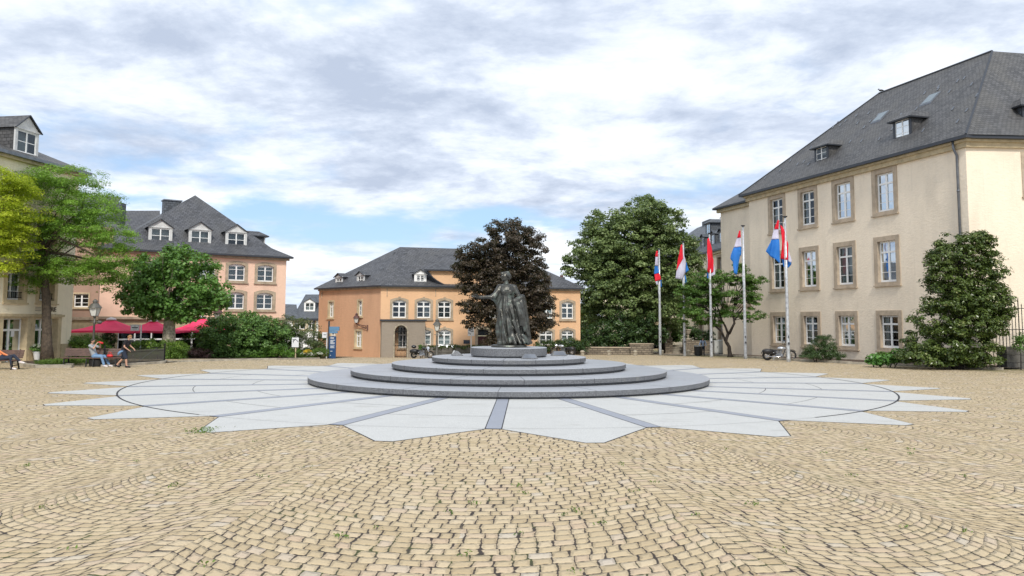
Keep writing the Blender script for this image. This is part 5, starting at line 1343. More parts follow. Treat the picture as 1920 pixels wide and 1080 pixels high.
# ------------------------------------------------------------------ benches
def bench_proto():
    root = empty('park_bench', (0, 0, 0), '', 'bench', None, 0, False)
    L = 1.58
    s = MB()
    for k in range(4): y = -.44+k*.115; s.box(-L/2, L/2, y, y+.09, .43+.004*k, .47+.004*k)
    s.build('seat', M['slat'], root, bevel=.006)
    b = MB()
    for k in range(4): z = .55+k*.10; y = .04+k*.035; b.add([(-L/2, y, z), (L/2, y, z), (L/2, y+.03, z+.085), (-L/2, y+.03, z+.085), (-L/2, y+.035, z-.01), (L/2, y+.035, z-.01), (L/2, y+.065, z+.075), (-L/2, y+.065, z+.075)], [(0,1,2,3),(7,6,5,4),(0,4,5,1),(1,5,6,2),(2,6,7,3),(3,7,4,0)])
    b.build('backrest', M['slat'], root)
    for x in (-L/2+.22, L/2-.22):
        m = MB(); m.bar((x, -.40, .42), (x, -.50, 0), .05, .07); m.bar((x, .02, .42), (x, .18, 0), .05, .07); m.bar((x, -.45, .41), (x, .05, .42), .05, .05); m.bar((x, .03, .42), (x, .22, .96), .05, .05); m.bar((x, -.42, .2), (x, .1, .2), .04)
        m.build('leg', M['iron'], root)
    return root
BENCH = bench_proto()
def put_bench(o, p, rz, lab): o.location = p; o.rotation_euler = (0, 0, rz); o['label'] = lab; o['category'] = 'bench'; o['group'] = 'dark slatted benches on the left side of the square'
pb1 = G(142, 687.5); pb2 = G(199, 687.5); pb0 = G(8, 693)
put_bench(BENCH, pb1 + Vector((0, .3, 0)), R_(4), 'empty dark slatted bench between the tree bed and the seated man')
b2 = copy_tree(BENCH); put_bench(b2, pb2 + Vector((0, .2, 0)), R_(4), 'dark slatted bench with the man in grey and a red bag on it')
b0 = copy_tree(BENCH); put_bench(b0, pb0 + Vector((-.15, .3, 0)), R_(2), 'dark slatted bench cut off by the left edge, under the reclining person')

# ------------------------------------------------------------------ low iron railing in front of the hedge
def railing():
    A = G(196, 687); B = G(308, 679.5); A.y -= .2
    root = empty('low_railing', A, 'low dark iron railing of narrow bars along the clipped hedge', 'railing')
    L = (B-A).length; u = (B-A).normalized(); h = .78
    mb = MB(); n = int(L/.085)
    for i in range(n+1): p = A + u*(L*i/n); mb.bar((p.x, p.y, p.z+.12), (p.x, p.y, p.z+.12+h*.88), .036)
    mb.build('bars', M['lampgrey'], root)
    r = MB()
    for z in (.12, .70, .88): r.bar(A+Vector((0, 0, z)), B+Vector((0, 0, z)), .03, .035)
    for k in range(2): 
        a = A + u*(L*(.06+.5*k)); b = A + u*(L*(.44+.5*k)); 
    r.build('rail', M['iron'], root)
    for t in (0.02, .36, 1.0): p = A + u*L*t; m = MB(); m.bar((p.x, p.y, p.z), (p.x, p.y, p.z+1.02), .06); m.ball((p.x, p.y, p.z+1.05), .05); m.build('post', M['iron'], root)
    g = MB()
    for k, t in ((0, .12), (1, .55)):
        p = A+u*L*t; q = A+u*L*(t+.32); g.bar((p.x, p.y-.02, p.z+.15), (q.x, q.y-.02, q.z+.86), .02)
    g.build('diagonal_brace', M['zinc'], root)
railing()

# ------------------------------------------------------------------ kerbs, planting beds, walls, steps
def kerb(pts, h, w, name, lab, cat='kerb', m='kerb', kind='structure'):
    mb = MB(); P = [Vector(p) for p in pts]
    for a, b in zip(P, P[1:]):
        d = (b-a); d.z = 0; d.normalize(); q = Vector((-d.y, d.x, 0))*w
        L = (b-a).length; n = max(1, int(L/1.1))
        for i in range(n):
            s = a.lerp(b, i/n) + d*.006; e = a.lerp(b, (i+1)/n) - d*.006
            vs = [s, e, e+q, s+q]; vs = [Vector((v.x, v.y, ground(v.x, v.y)-.1)) for v in vs] + [Vector((v.x, v.y, ground(v.x, v.y)+h+.006*((i*7) % 3-1))) for v in vs]
            mb.add(vs, [(0,3,2,1),(4,5,6,7),(0,1,5,4),(1,2,6,5),(2,3,7,6),(3,0,4,7)])
    o = mb.build(name, M[m], None); tag(o, kind=kind); return o
def bed(pts, m, name, z=.09, kind='structure'):
    mb = MB(); n = len(pts); mb.poly(*[Vector((p[0], p[1], ground(p[0], p[1])+z)) for p in pts])
    o = mb.build(name, M[m], None, normals=False)
    if o.data.polygons[0].normal.z < 0: o.data.flip_normals()
    tag(o, kind=kind); return o
gx = lambda px, py: G(px, py)
kerb([gx(22, 680), gx(36, 687), gx(66, 690), gx(134, 689.5), gx(139, 686.5)], .16, .35, 'kerb', '')
bed([gx(25, 680), gx(40, 685.5), gx(66, 688.5), gx(134, 688), gx(142, 679)], 'soil', 'planting_bed')
kerb([gx(196, 688), gx(309, 681.5), gx(314, 678.5)], .12, .3, 'kerb', '')
kerb([gx(315, 680), gx(420, 676.5), gx(520, 674.5), gx(600, 673.5)], .10, .3, 'kerb', '')
bed([gx(200, 686), gx(309, 680.5), gx(420, 675.5), gx(600, 672.5), (-13, 66), (-40, 62), (-26.5, 48.6)], 'soil', 'planting_bed', .06)
kerb([gx(1880, 694), gx(1700, 687), gx(1590, 682.5), gx(1500, 677.5), gx(1385, 670), gx(1300, 664.5)][::-1], .14, .3, 'kerb', '')
bed([gx(1890, 693), gx(1700, 685.5), gx(1590, 681), gx(1500, 676.5), gx(1385, 669), gx(1352, 666), (21.6, 72), (27, 47), (29, 44)], 'soil', 'planting_bed')
bed([gx(1075, 664.5), gx(1232, 665), gx(1340, 667), gx(1352, 664.4), (22, 74), (22, 84), (3, 84), (3, 74)], 'flag', 'pavement', .012)
bed([(2, 84), (22, 84), (26, 110), (-2, 110)], 'asphalt', 'road', .02)
def rubble_wall():
    A = gx(1058, 664.6); B = gx(1219, 664.6); C = gx(1176, 664.5)
    z1 = W(1100, 650.5, A.y).z; z2 = W(1200, 643, B.y).z
    root = empty('stone_wall', A, 'low brown rubble stone wall with flat coping in front of the dark shrubs', 'wall')
    def seg(a, b, z, nm):
        mb = MB(); y = a.y; mb.box(a.x, b.x, y, y+.6, -1.2, z-.08); mb.build('masonry', M['wallstone'], root, uv=True)
        c = MB(); c.box(a.x-.05, b.x+.05, y-.06, y+.66, z-.08, z); c.build('coping', M['brownstone'], root)
    B2 = Vector((B.x, A.y, B.z)); C2 = Vector((C.x, A.y, 0)); seg(A, C2, z1, 'a'); seg(C2+Vector((.06, 0, 0)), B2, z2, 'b')
    # garden wall with hedge top to the left of the statue
    Y = 64.2; a = W(796, 660, Y); b = W(905, 660, Y); zt = W(800, 651.5, Y).z
    r2 = empty('garden_wall', (a.x, Y, ground(a.x, Y)), 'dark rubble garden wall topped by a thin hedge behind the touring motorcycle', 'wall')
    mb = MB(); mb.box(a.x, b.x, Y, Y+.5, -1.5, zt); mb.build('masonry', M['block'], r2, uv=True)
    c = MB(); Y3 = 66.0; a3 = W(1010, 650, Y3); b3 = W(1062, 650, Y3)
rubble_wall()
def stairs():
    Y0 = 76.0; a = W(1248, 655, Y0); b = W(1283, 655, Y0); g = ground(a.x, Y0)
    root = empty('garden_stairs', (a.x, Y0, g), 'short flight of grey stone stairs between two low walls beyond the flagpoles', 'stairs')
    for i in range(5):
        mb = MB(); mb.box(a.x+.15*i, b.x+.6, Y0+.34*i, Y0+3, g-.2, g+.15*(i+1)-.0); mb.build('step', M['kerb'], root)
        n = MB(); n.box(a.x+.15*i-.03, b.x+.6, Y0+.34*i-.03, Y0+.34*i+.12, g+.15*(i+1)+.001, g+.15*(i+1)+.025); n.build('nosing', M['stone'], root)
    w1 = MB(); p = W(1252, 640, Y0+.5); zt = W(1252, 634, Y0).z; w1.box(p.x-.35, p.x+.35, Y0-.1, Y0+.7, g-.2, zt); w1.box(p.x-.25, p.x+.15, Y0+.7, Y0+3.0, g-.2, zt-.1); w1.build('side_wall', M['wallstone'], root, uv=True)
    w2 = MB(); q = W(1288, 640, Y0-1); z2 = W(1288, 638, Y0).z; w2.box(q.x+.3, q.x+3.3, Y0-1.2, Y0-.8, g-.3, z2); w2.box(q.x-.35, q.x+.3, Y0-1.35, Y0-.6, g-.3, z2+.1); w2.build('side_wall', M['wallstone'], root, uv=True)
    for px, lab, Y in ((1256, 'stone urn on the left pier of the garden stairs', Y0+.3), (1290, 'stone urn on the right pier beside the second flagpole', Y0-1.0)):
        v = W(px, 634, Y); zb = (zt if px < 1270 else z2+.1); c = MB(); c.lathe([(.22, zb), (.2, zb+.06), (.09, zb+.14), (.1, zb+.45), (.2, zb+.55), (.3, zb+.85), (.36, zb+.88), (.34, zb+.95), (.02, zb+.97)], (v.x, v.y, 0), 16)
        tag(c.build('stone_urn', M['stone'], None, origin=(v.x, v.y, zb)), lab, 'urn')
stairs()
def right_block_and_fence():
    a = G(1889, 692); b = W(1990, 692, a.y); zt = W(1900, 650.5, a.y).z
    root = empty('stone_block_wall', a, 'dark weathered stone block wall end at the right edge below the fence', 'wall')
    mb = MB(); mb.box(a.x, b.x+2, a.y, a.y+.9, -.1, zt-.08); mb.build('masonry', M['block'], root, uv=True)
    c = MB(); c.box(a.x-.03, b.x+2, a.y-.04, a.y+.94, zt-.08, zt); c.build('coping', M['block'], root, uv=True)
    Y = a.y+.5; x0 = W(1862, 640, Y).x; x1 = W(1990, 640, Y).x; zr = W(1900, 578, Y).z; zt2 = W(1911, 566, Y).z
    fr = empty('iron_fence', (x0, Y, 0), 'tall black iron spear fence at the right edge between magnolia and wall', 'fence')
    m = MB(); n = int((x1-x0)/.185)
    for i in range(n):
        x = x0+i*.185; tall = i % 5 == 3; t = zt2+.12 if tall else zr+.16
        m.tube([(x, Y, .02 if x < a.x else zt-.03), (x, Y, t)], .022 if not tall else .03, 6); m.lathe([(.035, t-.02), (.02, t+.04), (.002, t+.13)], (x, Y, 0), 6)
    m.build('bars', M['iron'], fr)
    r = MB(); r.box(x0-.1, x1, Y-.02, Y+.02, zr-.02, zr+.02); z = W(1900, 618, Y).z; r.box(x0-.1, x1, Y-.02, Y+.02, z-.02, z+.02); r.build('rail', M['iron'], fr)
right_block_and_fence()
def cabinet():
    p = G(1352, 664.5); Y = p.y; k = Y/FPX; x0 = W(1339.5, 650, Y).x; x1 = W(1364, 650, Y).x; zt = W(1350, 638.5, Y).z; zb = W(1350, 662, Y).z
    root = empty('utility_cabinet', (p.x, Y, p.z), 'pale grey double-door utility cabinet beside the small crooked tree', 'cabinet')
    m = MB(); m.box(x0, x1, Y, Y+.5, zb, zt); m.build('body', M['cabinet'], root, bevel=.012)
    d = MB(); xm = x0+(x1-x0)*.56; d.box(x0+.03, xm-.01, Y-.02, Y, zb+.05, zt-.05); d.build('door', M['cabinet'], root); d = MB(); d.box(xm+.01, x1-.03, Y-.02, Y, zb+.05, zt-.05); d.build('door', M['cabinet'], root)
    h = MB(); h.box(xm-.42, xm-.38, Y-.04, Y-.02, zb+.45, zb+.62); h.build('handle', M['iron'], root)
    f = MB(); f.box(x0+.02, x1-.02, Y+.02, Y+.48, p.z-.05, zb); f.build('footing', M['zinc'], root); t = MB(); t.box(x0+.35, x1-.3, Y+.1, Y+.4, zt, zt+.06); t.build('vent_cap', M['signwhite'], root)
cabinet()
def litter_bin():
    p = G(1309, 667.5); Y = p.y; k = Y/FPX; r = .30; zt = W(1309, 649, Y).z; H = zt-p.z
    root = empty('litter_bin', p, 'round black litter bin with a pale top in front of the man with the backpack', 'litter bin')
    m = MB(); m.lathe([(r*.95, .05), (r*1.0, .1), (r*1.1, H-.08), (r*1.14, H-.06), (r*1.14, H-.02)], p, 24); m.build('body', M['black'], root, smooth=False)
    c = MB(); c.lathe([(r*1.14, H-.02), (r*1.12, H+.03), (r*.8, H+.05), (.02, H+.05)], p, 24); c.build('lid', M['cabinet'], root); b = MB(); b.lathe([(r*.7, -.03), (r*.7, .05)], p, 16); b.build('foot', M['zinc'], root)
litter_bin()
def bench_bin():
    p = pb1.lerp(pb2, .62) + Vector((0, -.05, 0)); root = empty('bench_planter', p, 'low dark round planter standing under the joint of the two benches', 'planter')
    m = MB(); m.lathe([(.30, 0), (.36, .02), (.40, .34), (.42, .36), (.38, .38), (.02, .36)], p+Vector((0, .25, 0)), 20); m.build('tub', M['black'], root)
    b = MB(); b.lathe([(.385, .375), (.02, .40)], p+Vector((0, .25, 0)), 20); b.build('soil', M['soil'], root)
bench_bin()
bag = MB(); q = pb2 + Vector((.12, .1, .48)); bag.ball(q+Vector((0, 0, .08)), .17, .10, .09, 12, 7); bag.tube([q+Vector((-.1, 0, .2)), q+Vector((0, 0, .27)), q+Vector((.1, 0, .2))], .015, 5)
tag(bag.build('handbag', M['redplastic'], None, origin=q, smooth=True), 'small red bag lying on the bench beside the seated man', 'bag')

# ------------------------------------------------------------------ motorcycles
def motorcycle(name, p, rz, lab, cruiser=True, s=1.0):
    root = empty(name, (0, 0, 0), lab, 'motorcycle', None, 0, False)
    wb = 1.62 if cruiser else 1.5; R1 = .37 if cruiser else .32
    for x, r, w in ((0, R1-.02, .085), (wb, R1, .06)):
        t = MB(); t.torus((x, 0, r), r-w, w, 'Y', 32, 10); wh = t.build('wheel', M['rubber'], root, smooth=True)
        q = MB(); q.torus((x, 0, r), r-w*1.9, .022, 'Y', 28, 6); q.disc((x, 0, r), .075, .15)
        for k in range(10): a = 2*math.pi*k/10; q.bar((x, .03*(k % 2*2-1), r), (x+(r-w*1.9)*math.cos(a), 0, r+(r-w*1.9)*math.sin(a)), .025)
        q.build('rim', M['chrome'], wh)
    fd = MB()
    for x, r, a0, a1 in ((0, R1+.05, .5, 2.9), (wb, R1+.035, .7, 2.7)):
        for k in range(10): b0, b1 = a0+(a1-a0)*k/10, a0+(a1-a0)*(k+1)/10; fd.bar((x+r*math.cos(b0), 0, R1+r*math.sin(b0)), (x+r*math.cos(b1), 0, R1+r*math.sin(b1)), .16, .02, (0, 0, 1) if abs(math.cos(b0)) < .5 else (1, 0, 0))
    fd.build('mudguard', M['gloss'], root)
    fr = MB(); fr.tube([(0, -.12, R1), (.5, -.1, .62), (.9, 0, .72), (wb-.42, 0, .86)], .028, 8); fr.tube([(0, .12, R1), (.5, .1, .62)], .028, 8); fr.tube([(.42, 0, .3), (1.05, 0, .26), (wb-.38, 0, .82)], .03, 8); fr.build('frame', M['gloss'], root)
    fk = MB()
    for y in (-.09, .09): fk.tube([(wb, y, R1), (wb-.30, y, 1.0)], .03, 8)
    fk.build('fork', M['chrome'], root, smooth=True)
    tk = MB(); tk.ball((.98, 0, .84), .30, .15, .13, 14, 9); tk.build('fuel_tank', M['silver' if cruiser else 'gloss'], root, smooth=True)
    sc = MB(); sc.ball((.42, -.02, .50), .24, .15, .15, 12, 8); sc.build('side_cover', M['gloss'], root, smooth=True); st = MB(); st.ball((.50, 0, .70), .26, .15, .06, 14, 8); st.ball((.20, 0, .74), .2, .12, .055, 12, 8); st.build('seat', M['black'], root, smooth=True)
    en = MB()
    for a in (-.35, .3):
        for k in range(6): c = Vector((.78+math.sin(a)*(.04+.045*k)*1.0+a*.2, 0, .46+.045*k)); en.box(c.x-.09, c.x+.09, -.11, .11, c.z, c.z+.028)
    en.box(.55, 1.05, -.12, .12, .24, .46); en.disc((.78, -.14, .38), .13, .06); en.build('engine', M['zinc'], root)
    ex = MB()
    for y in (-.17,): ex.tube([(.9, y, .5), (.98, y, .34), (.7, y, .26), (-.05, y, .28)], [.02, .022, .035, .038], 10)
    ex.build('exhaust', M['chrome'], root, smooth=True)
    hb = MB(); hb.tube([(wb-.62, -.38, 1.02), (wb-.42, -.25, 1.12), (wb-.32, 0, 1.06), (wb-.42, .25, 1.12), (wb-.62, .38, 1.02)], .016, 7)
    for y in (-.38, .38): hb.tube([(wb-.62, y, 1.02), (wb-.72, y*1.03, 1.0)], .024, 8); hb.bar((wb-.5, y*.8, 1.1), (wb-.46, y*.9, 1.28), .015); hb.ball((wb-.46, y*.95, 1.30), .02, .07, .05)
    hb.build('handlebar', M['iron'], root)
    hl = MB(); hl.ball((wb-.16, 0, .93), .10, .10, .10, 12, 8); hl.build('headlight', M['chrome'], root, smooth=True)
    bg = MB()
    for y in (-.24, .24): bg.ball((.02, y, .62), .34, .12, .19, 12, 8)
    bg.build('saddlebag', M['black'], root, smooth=True)
    if not cruiser:
        tc = MB(); tc.ball((-.02, 0, 1.0), .24, .2, .15, 12, 8); tc.build('top_case', M['gloss'], root, smooth=True)
        fa = MB(); fa.add([(wb-.2, -.16, .7), (wb-.2, .16, .7), (wb-.02, .08, .92), (wb-.02, -.08, .92), (wb-.42, -.14, 1.3), (wb-.42, .14, 1.3), (wb-.30, .12, 1.05), (wb-.30, -.12, 1.05)], [(0,1,2,3),(3,2,6,7),(7,6,5,4),(0,3,7),(1,6,2)]); fa.build('fairing', M['silver'], root)
    else:
        sb = MB(); sb.tube([(.05, -.3, .50), (.05, -.3, .28)], .012, 5); sb.tube([(.45, -.2, .3), (.35, -.28, .02)], .015, 5); sb.build('side_stand', M['chrome'], root)
    root.location = p; root.rotation_euler = (0, 0, rz); root.scale = (s, s, s)
    return root
pm_ = G(1441, 676.2); motorcycle('motorcycle', pm_ + Vector((.02, .3, 0)), R_(-6), 'black and chrome cruiser motorcycle with saddlebags parked behind the nearest flagpole', True, .96)
pm2 = W(776, 668, 60.5); pm2.z = ground(pm2.x, 60.5); motorcycle('motorcycle', pm2, R_(-14), 'black touring motorcycle with top case parked behind a bollard near the arch', False, .88)
pm3 = W(1072, 662, 63.5); pm3.z = ground(pm3.x, 63.5); motorcycle('motorcycle', pm3, R_(158), 'motorbike mostly hidden behind the steps, right of the statue', True, .92)

# ------------------------------------------------------------------ cars
def car(p, rz, lab, paint='silver', van=False):
    root = empty('parked_car', (0, 0, 0), lab, 'car', None, 0, False); w = .88
    pr = [(-2.15, .35), (-2.18, .75), (-2.05, .95), (-1.2, 1.02), (-.55, 1.42), (.9, 1.46), (1.6, 1.05), (2.1, .98), (2.15, .4)] if not van else [(-2.2, .4), (-2.25, .85), (-2.0, 1.05), (-1.1, 1.12), (-.6, 1.75), (.7, 1.78), (.8, 1.15), (2.3, 1.12), (2.3, .45)]
    b = MB(); n = len(pr); vs = []
    for y, ins in ((-w, 0), (w, 0)):
        for x, z in pr: k = .82 if z > 1.2 else 1.0; vs.append((x, y*k, z))
    b.add(vs, [list(range(n)), list(range(2*n-1, n-1, -1))] + [(i, i+n, (i+1) % n+n, (i+1) % n) for i in range(n)]); b.build('body', M[paint], root, bevel=.03)
    g = MB(); zt = 1.36 if not van else 1.68; zb = 1.03 if not van else 1.15
    for y in (-1, 1):
        g.add([(-1.0, y*w*.985, zb), (1.35 if not van else .65, y*w*.985, zb), (.75 if not van else .6, y*w*.84, zt), (-.52, y*w*.84, zt)], [(0,1,2,3)])
    g.add([(-1.17, -w*.85, zb+.01), (-1.17, w*.85, zb+.01), (-.60, w*.72, zt), (-.60, -w*.72, zt)], [(0,1,2,3)]); g.build('window', M['carglass'], root)
    for x in (-1.4, 1.35):
        for y in (-w+.08, w-.08):
            t = MB(); t.torus((x, y, .32), .23, .10, 'Y', 20, 8); wh = t.build('wheel', M['rubber'], root); h = MB(); h.disc((x, y, .32), .19, .16); h.build('hubcap', M['zinc'], wh)
    for y in (-.6, .6): h = MB(); h.ball((-2.16, y, .72), .06, .16, .09, 8, 6); h.build('headlight', M['signwhite'], root)
    q = MB(); q.box(-2.23, -2.2, -.26, .26, .45, .56); q.build('number_plate', M['yelstone'], root)
    root.location = p; root.rotation_euler = (0, 0, rz); return root
c1 = W(848, 655, 64.9+1.6); c1.z = -0.93; car(c1, R_(180), 'silver car roof showing over the thin hedge left of the statue', 'silver')
c2 = W(1216, 654, 79); c2.z = ground(c2.x, 79); car(c2, R_(52), 'silver pickup parked behind the rubble wall by the garden stairs', 'silver', True)

# ------------------------------------------------------------------ vegetation
def leaf_mesh(name, pts, nrm, size, tint, mats_, parent=None, origin=None, aspect=.62, jitter=.35):
    """one leaf = one kite-shaped quad folded along its rib"""
    n = len(pts); r = RNG
    a = r.normal(size=(n, 3)); a -= nrm * (a*nrm).sum(1, keepdims=True); a /= np.linalg.norm(a, axis=1, keepdims=True)+1e-9
    b = np.cross(nrm, a); s = size*(1+jitter*r.uniform(-1, 1, (n, 1)))
    v = np.empty((n, 4, 3)); dr = nrm*s*.12
    v[:, 0] = pts - a*s*.5; v[:, 1] = pts + b*s*aspect*.5 - a*s*.05 + dr; v[:, 2] = pts + a*s*.5; v[:, 3] = pts - b*s*aspect*.5 - a*s*.05 + dr
    me = bpy.data.meshes.new(name); me.vertices.add(n*4); me.vertices.foreach_set('co', v.astype(np.float32).ravel())
    me.loops.add(n*4); me.loops.foreach_set('vertex_index', np.arange(n*4, dtype=np.int32))
    me.polygons.add(n); me.polygons.foreach_set('loop_start', np.arange(0, n*4, 4, dtype=np.int32))
    try: me.polygons.foreach_set('loop_total', np.full(n, 4, dtype=np.int32))
    except Exception: pass
    me.update(calc_edges=True)
    at = me.attributes.new('tint', 'FLOAT', 'FACE'); at.data.foreach_set('value', tint.astype(np.float32).ravel())
    return link_mesh(name, me, mats_, parent, origin)
def clumps(lobes, n, shell=.55, zmin=None):
    vols = np.array([l[3]*l[4]*l[5] for l in lobes])**.75; vols /= vols.sum(); out = []
    idx = RNG.choice(len(lobes), n, p=vols)
    for i in idx:
        cx, cy, cz, rx, ry, rz = lobes[i]; d = RNG.normal(size=3); d /= np.linalg.norm(d)
        t = shell + (1-shell)*RNG.uniform()**.6
        if RNG.uniform() < .15: t = RNG.uniform(.1, shell)
        p = np.array([cx+rx*d[0]*t, cy+ry*d[1]*t, cz+rz*d[2]*t])
        if zmin is not None and p[2] < zmin: p[2] = zmin + RNG.uniform(0, .3)
        out.append((p, d*t))
    return out
def foliage(name, lobes, nclump, per, cr, size, m, parent=None, origin=None, flat=.55, upb=.8, shell=.55, aspect=.62, zmin=None, cl=None, tl=.45):
    cl = cl or clumps(lobes, nclump, shell, zmin); P, N, T = [], [], []
    for c, d in cl:
        k = max(3, int(per*RNG.uniform(.6, 1.35))); q = RNG.normal(size=(k, 3)); q /= np.linalg.norm(q, axis=1, keepdims=True)+1e-9
        q *= RNG.uniform(0, 1, (k, 1))**.45; rr = cr*RNG.uniform(.65, 1.3)
        off = q*np.array([rr, rr, rr*flat]); off[:, 2] -= (off[:, 0]**2+off[:, 1]**2)*.25/max(rr, .1)
        nn = q*.7 + np.array(d)*.35 + np.array([0, 0, upb]) + RNG.normal(size=(k, 3))*.45
        nn /= np.linalg.norm(nn, axis=1, keepdims=True)
        P.append(c+off); N.append(nn); ct = RNG.uniform(); T.append(np.clip(ct*tl + RNG.uniform(0, 1, k)*(1-tl), 0, 1))
    P = np.concatenate(P); N = np.concatenate(N); T = np.concatenate(T)
    if zmin is not None: P[:, 2] = np.maximum(P[:, 2], zmin)
    return leaf_mesh(name, P, N, size, T, m, parent, origin, aspect), cl
LK = [1.0]
def lob(px, py, rpx, rpy, Y, ry, dy=0.0):
    rpx, rpy = rpx*LK[0], rpy*LK[0]
    c = W(px, py, Y+dy); k = (Y+dy)/FPX; return (c.x, c.y, c.z, rpx*k, ry, rpy*k)
def limbs(root, base, top, r0, cl, n, m, wander=.25, fork=None, name='limb', rl=.35):
    """tapering limbs, each its own mesh, from the fork of the trunk to clumps of the crown"""
    idx = RNG.choice(len(cl), min(n, len(cl)), replace=False)
    tw = MB()
    for j, i in enumerate(idx):
        c = Vector(cl[i][0]); a = base.lerp(top, RNG.uniform(.72, 1.0)) if fork is None else Vector(fork)
        L = (c-a).length; m1 = a.lerp(c, .35)+Vector((RNG.uniform(-1, 1), RNG.uniform(-1, 1), RNG.uniform(.2, 1)))*wander*L*.35; m2 = a.lerp(c, .7)+Vector((RNG.uniform(-1, 1), RNG.uniform(-1, 1), RNG.uniform(-.1, .7)))*wander*L*.3
        r = r0*rl*RNG.uniform(.6, 1)
        if j < 7: b = MB(); b.tube([a, m1, m2, c], [r, r*.7, r*.4, r*.12], 7); b.build(name, m, root, smooth=True)
        else: tw.tube([a.lerp(m1, .5), m1, m2, c], [r*.5, r*.4, r*.25, r*.08], 5)
    if tw.v: o = tw.build('branches', m, root, smooth=True)
def trunk(root, pts, rs, m, flare=True, name='trunk'):
    pts = [Vector(p) for p in pts]
    P, Rr = [], []
    for i in range(len(pts)-1):
        for k in range(4): t = k/4; P.append(pts[i].lerp(pts[i+1], t)); Rr.append(rs[i]+(rs[i+1]-rs[i])*t)
    P.append(pts[-1]); Rr.append(rs[-1])
    if flare: Rr[0] *= 1.45; Rr[1] *= 1.1
    b = MB(); b.tube(P, Rr, 14)
    for v in b.v[:]: pass
    o = b.build(name, m, root, smooth=True)
    for v in o.data.vertices: v.co += Vector((RNG.normal(), RNG.normal(), 0))*.012
    return o

L_ = {}
L_['locust'] = leafmat('locust_leaf', (0.083, 0.180, 0.032), (0.316, 0.540, 0.083), .45)
L_['golden'] = leafmat('golden_locust_leaf', (0.247, 0.344, 0.027), (0.688, 0.770, 0.069), .5)
L_['planeleaf'] = leafmat('plane_leaf', (0.041, 0.103, 0.022), (0.165, 0.330, 0.068), .35, extra=(0.413, 0.550, 0.234))
L_['copper'] = leafmat('copper_leaf', (0.023, 0.020, 0.014), (0.081, 0.057, 0.038), .15, .5, extra=(0.138, 0.115, 0.069))
L_['linden'] = leafmat('linden_leaf', (0.040, 0.075, 0.023), (0.224, 0.294, 0.100), .22, extra=(0.618, 0.664, 0.370))
L_['small'] = leafmat('small_tree_leaf', (0.033, 0.086, 0.020), (0.158, 0.290, 0.059), .3, extra=(0.290, 0.396, 0.158))
L_['magnolia'] = leafmat('glossy_magnolia_leaf', (0.026, 0.050, 0.012), (0.125, 0.175, 0.040), .12, .3, extra=(0.38, 0.38, 0.17))
L_['bush'] = leafmat('bush_leaf', (0.036, 0.093, 0.022), (0.187, 0.331, 0.079), .3)
L_['dkbush'] = leafmat('cotoneaster_leaf', (0.026, 0.048, 0.017), (0.120, 0.156, 0.048), .2, extra=(0.240, 0.240, 0.084))
L_['juniper'] = leafmat('juniper_leaf', (0.05, 0.13, 0.016), (0.17, 0.34, 0.045), .3)
L_['box'] = leafmat('clipped_hedge_leaf', (0.037, 0.095, 0.015), (0.189, 0.316, 0.044), .25, extra=(0.569, 0.632, 0.152))
L_['rhodo'] = leafmat('rhododendron_leaf', (0.014, 0.036, 0.012), (0.084, 0.144, 0.042), .12, .35, extra=(0.180, 0.264, 0.096))
L_['yel'] = leafmat('yellow_green_leaf', (0.10, 0.15, 0.02), (0.33, 0.38, 0.08), .4)
L_['hosta'] = leafmat('broad_green_leaf', (0.035, 0.11, 0.02), (0.13, 0.30, 0.06), .3, .35)
L_['grass'] = leafmat('grass_blade', (0.05, 0.11, 0.018), (0.17, 0.27, 0.055), .35)
L_['white'] = leafmat('white_petal', (0.45, 0.48, 0.35), (0.80, 0.80, 0.74), .3); L_['yellow'] = leafmat('yellow_petal', (0.60, 0.38, 0.02), (0.85, 0.62, 0.06), .3)
L_['pinkp'] = leafmat('dusty_pink_leaf', (0.10, 0.05, 0.05), (0.30, 0.17, 0.16), .25)

def tree(name, lab, cat, base, top, tr, lobes, ncl, per, cr, size, leaf, bark, nl=16, flat=.55, shell=.55, upb=.8, aspect=.62, mid=None, group=None, rl=.35, wander=.25, fork=None, zmin=None):
    root = empty(name, base, lab, cat, group)
    _, cl = foliage('crown', lobes, ncl, per, cr, size, L_[leaf], root, flat=flat, shell=shell, upb=upb, aspect=aspect, zmin=zmin)
    pts = [base] + ([mid] if mid is not None else []) + [top]
    rs = [tr, tr*.82, tr*.62][:len(pts)] if len(pts) == 3 else [tr, tr*.7]
    trunk(root, pts, rs, M[bark]); limbs(root, Vector(base), Vector(top), tr, cl, nl, M[bark], wander, fork, rl=rl)
    return root
# locust tree in the bed on the left
Y = 46.5; b = W(88, 678, Y); b.z = .05; t = W(76, 440, Y)
lobes = [lob(120, 345, 78, 40, Y, 2.2), lob(165, 385, 62, 42, Y, 2.2), lob(190, 440, 56, 42, Y, 2.1), lob(110, 420, 70, 45, Y, 2.2), lob(195, 497, 44, 32, Y, 1.8), lob(150, 505, 70, 28, Y, 2.0), lob(95, 500, 62, 36, Y, 2.0), lob(50, 530, 42, 22, Y, 1.6), lob(225, 470, 26, 46, Y, 1.3), lob(60, 340, 45, 32, Y, 1.8), lob(40, 480, 40, 40, Y, 1.6), lob(200, 528, 34, 20, Y, 1.2)]
tree('locust_tree', 'tall feathery green locust tree growing from the kerbed bed at the left', 'tree', b, t, .28, lobes, 640, 120, .60, .12, 'locust', 'bark', 26, flat=.32, shell=.25, upb=1.2, aspect=.42, mid=W(87, 560, Y), rl=.42, wander=.35)
Y = 43.5; b = W(-95, 690, Y); b.z = 0; t = W(-90, 460, Y)
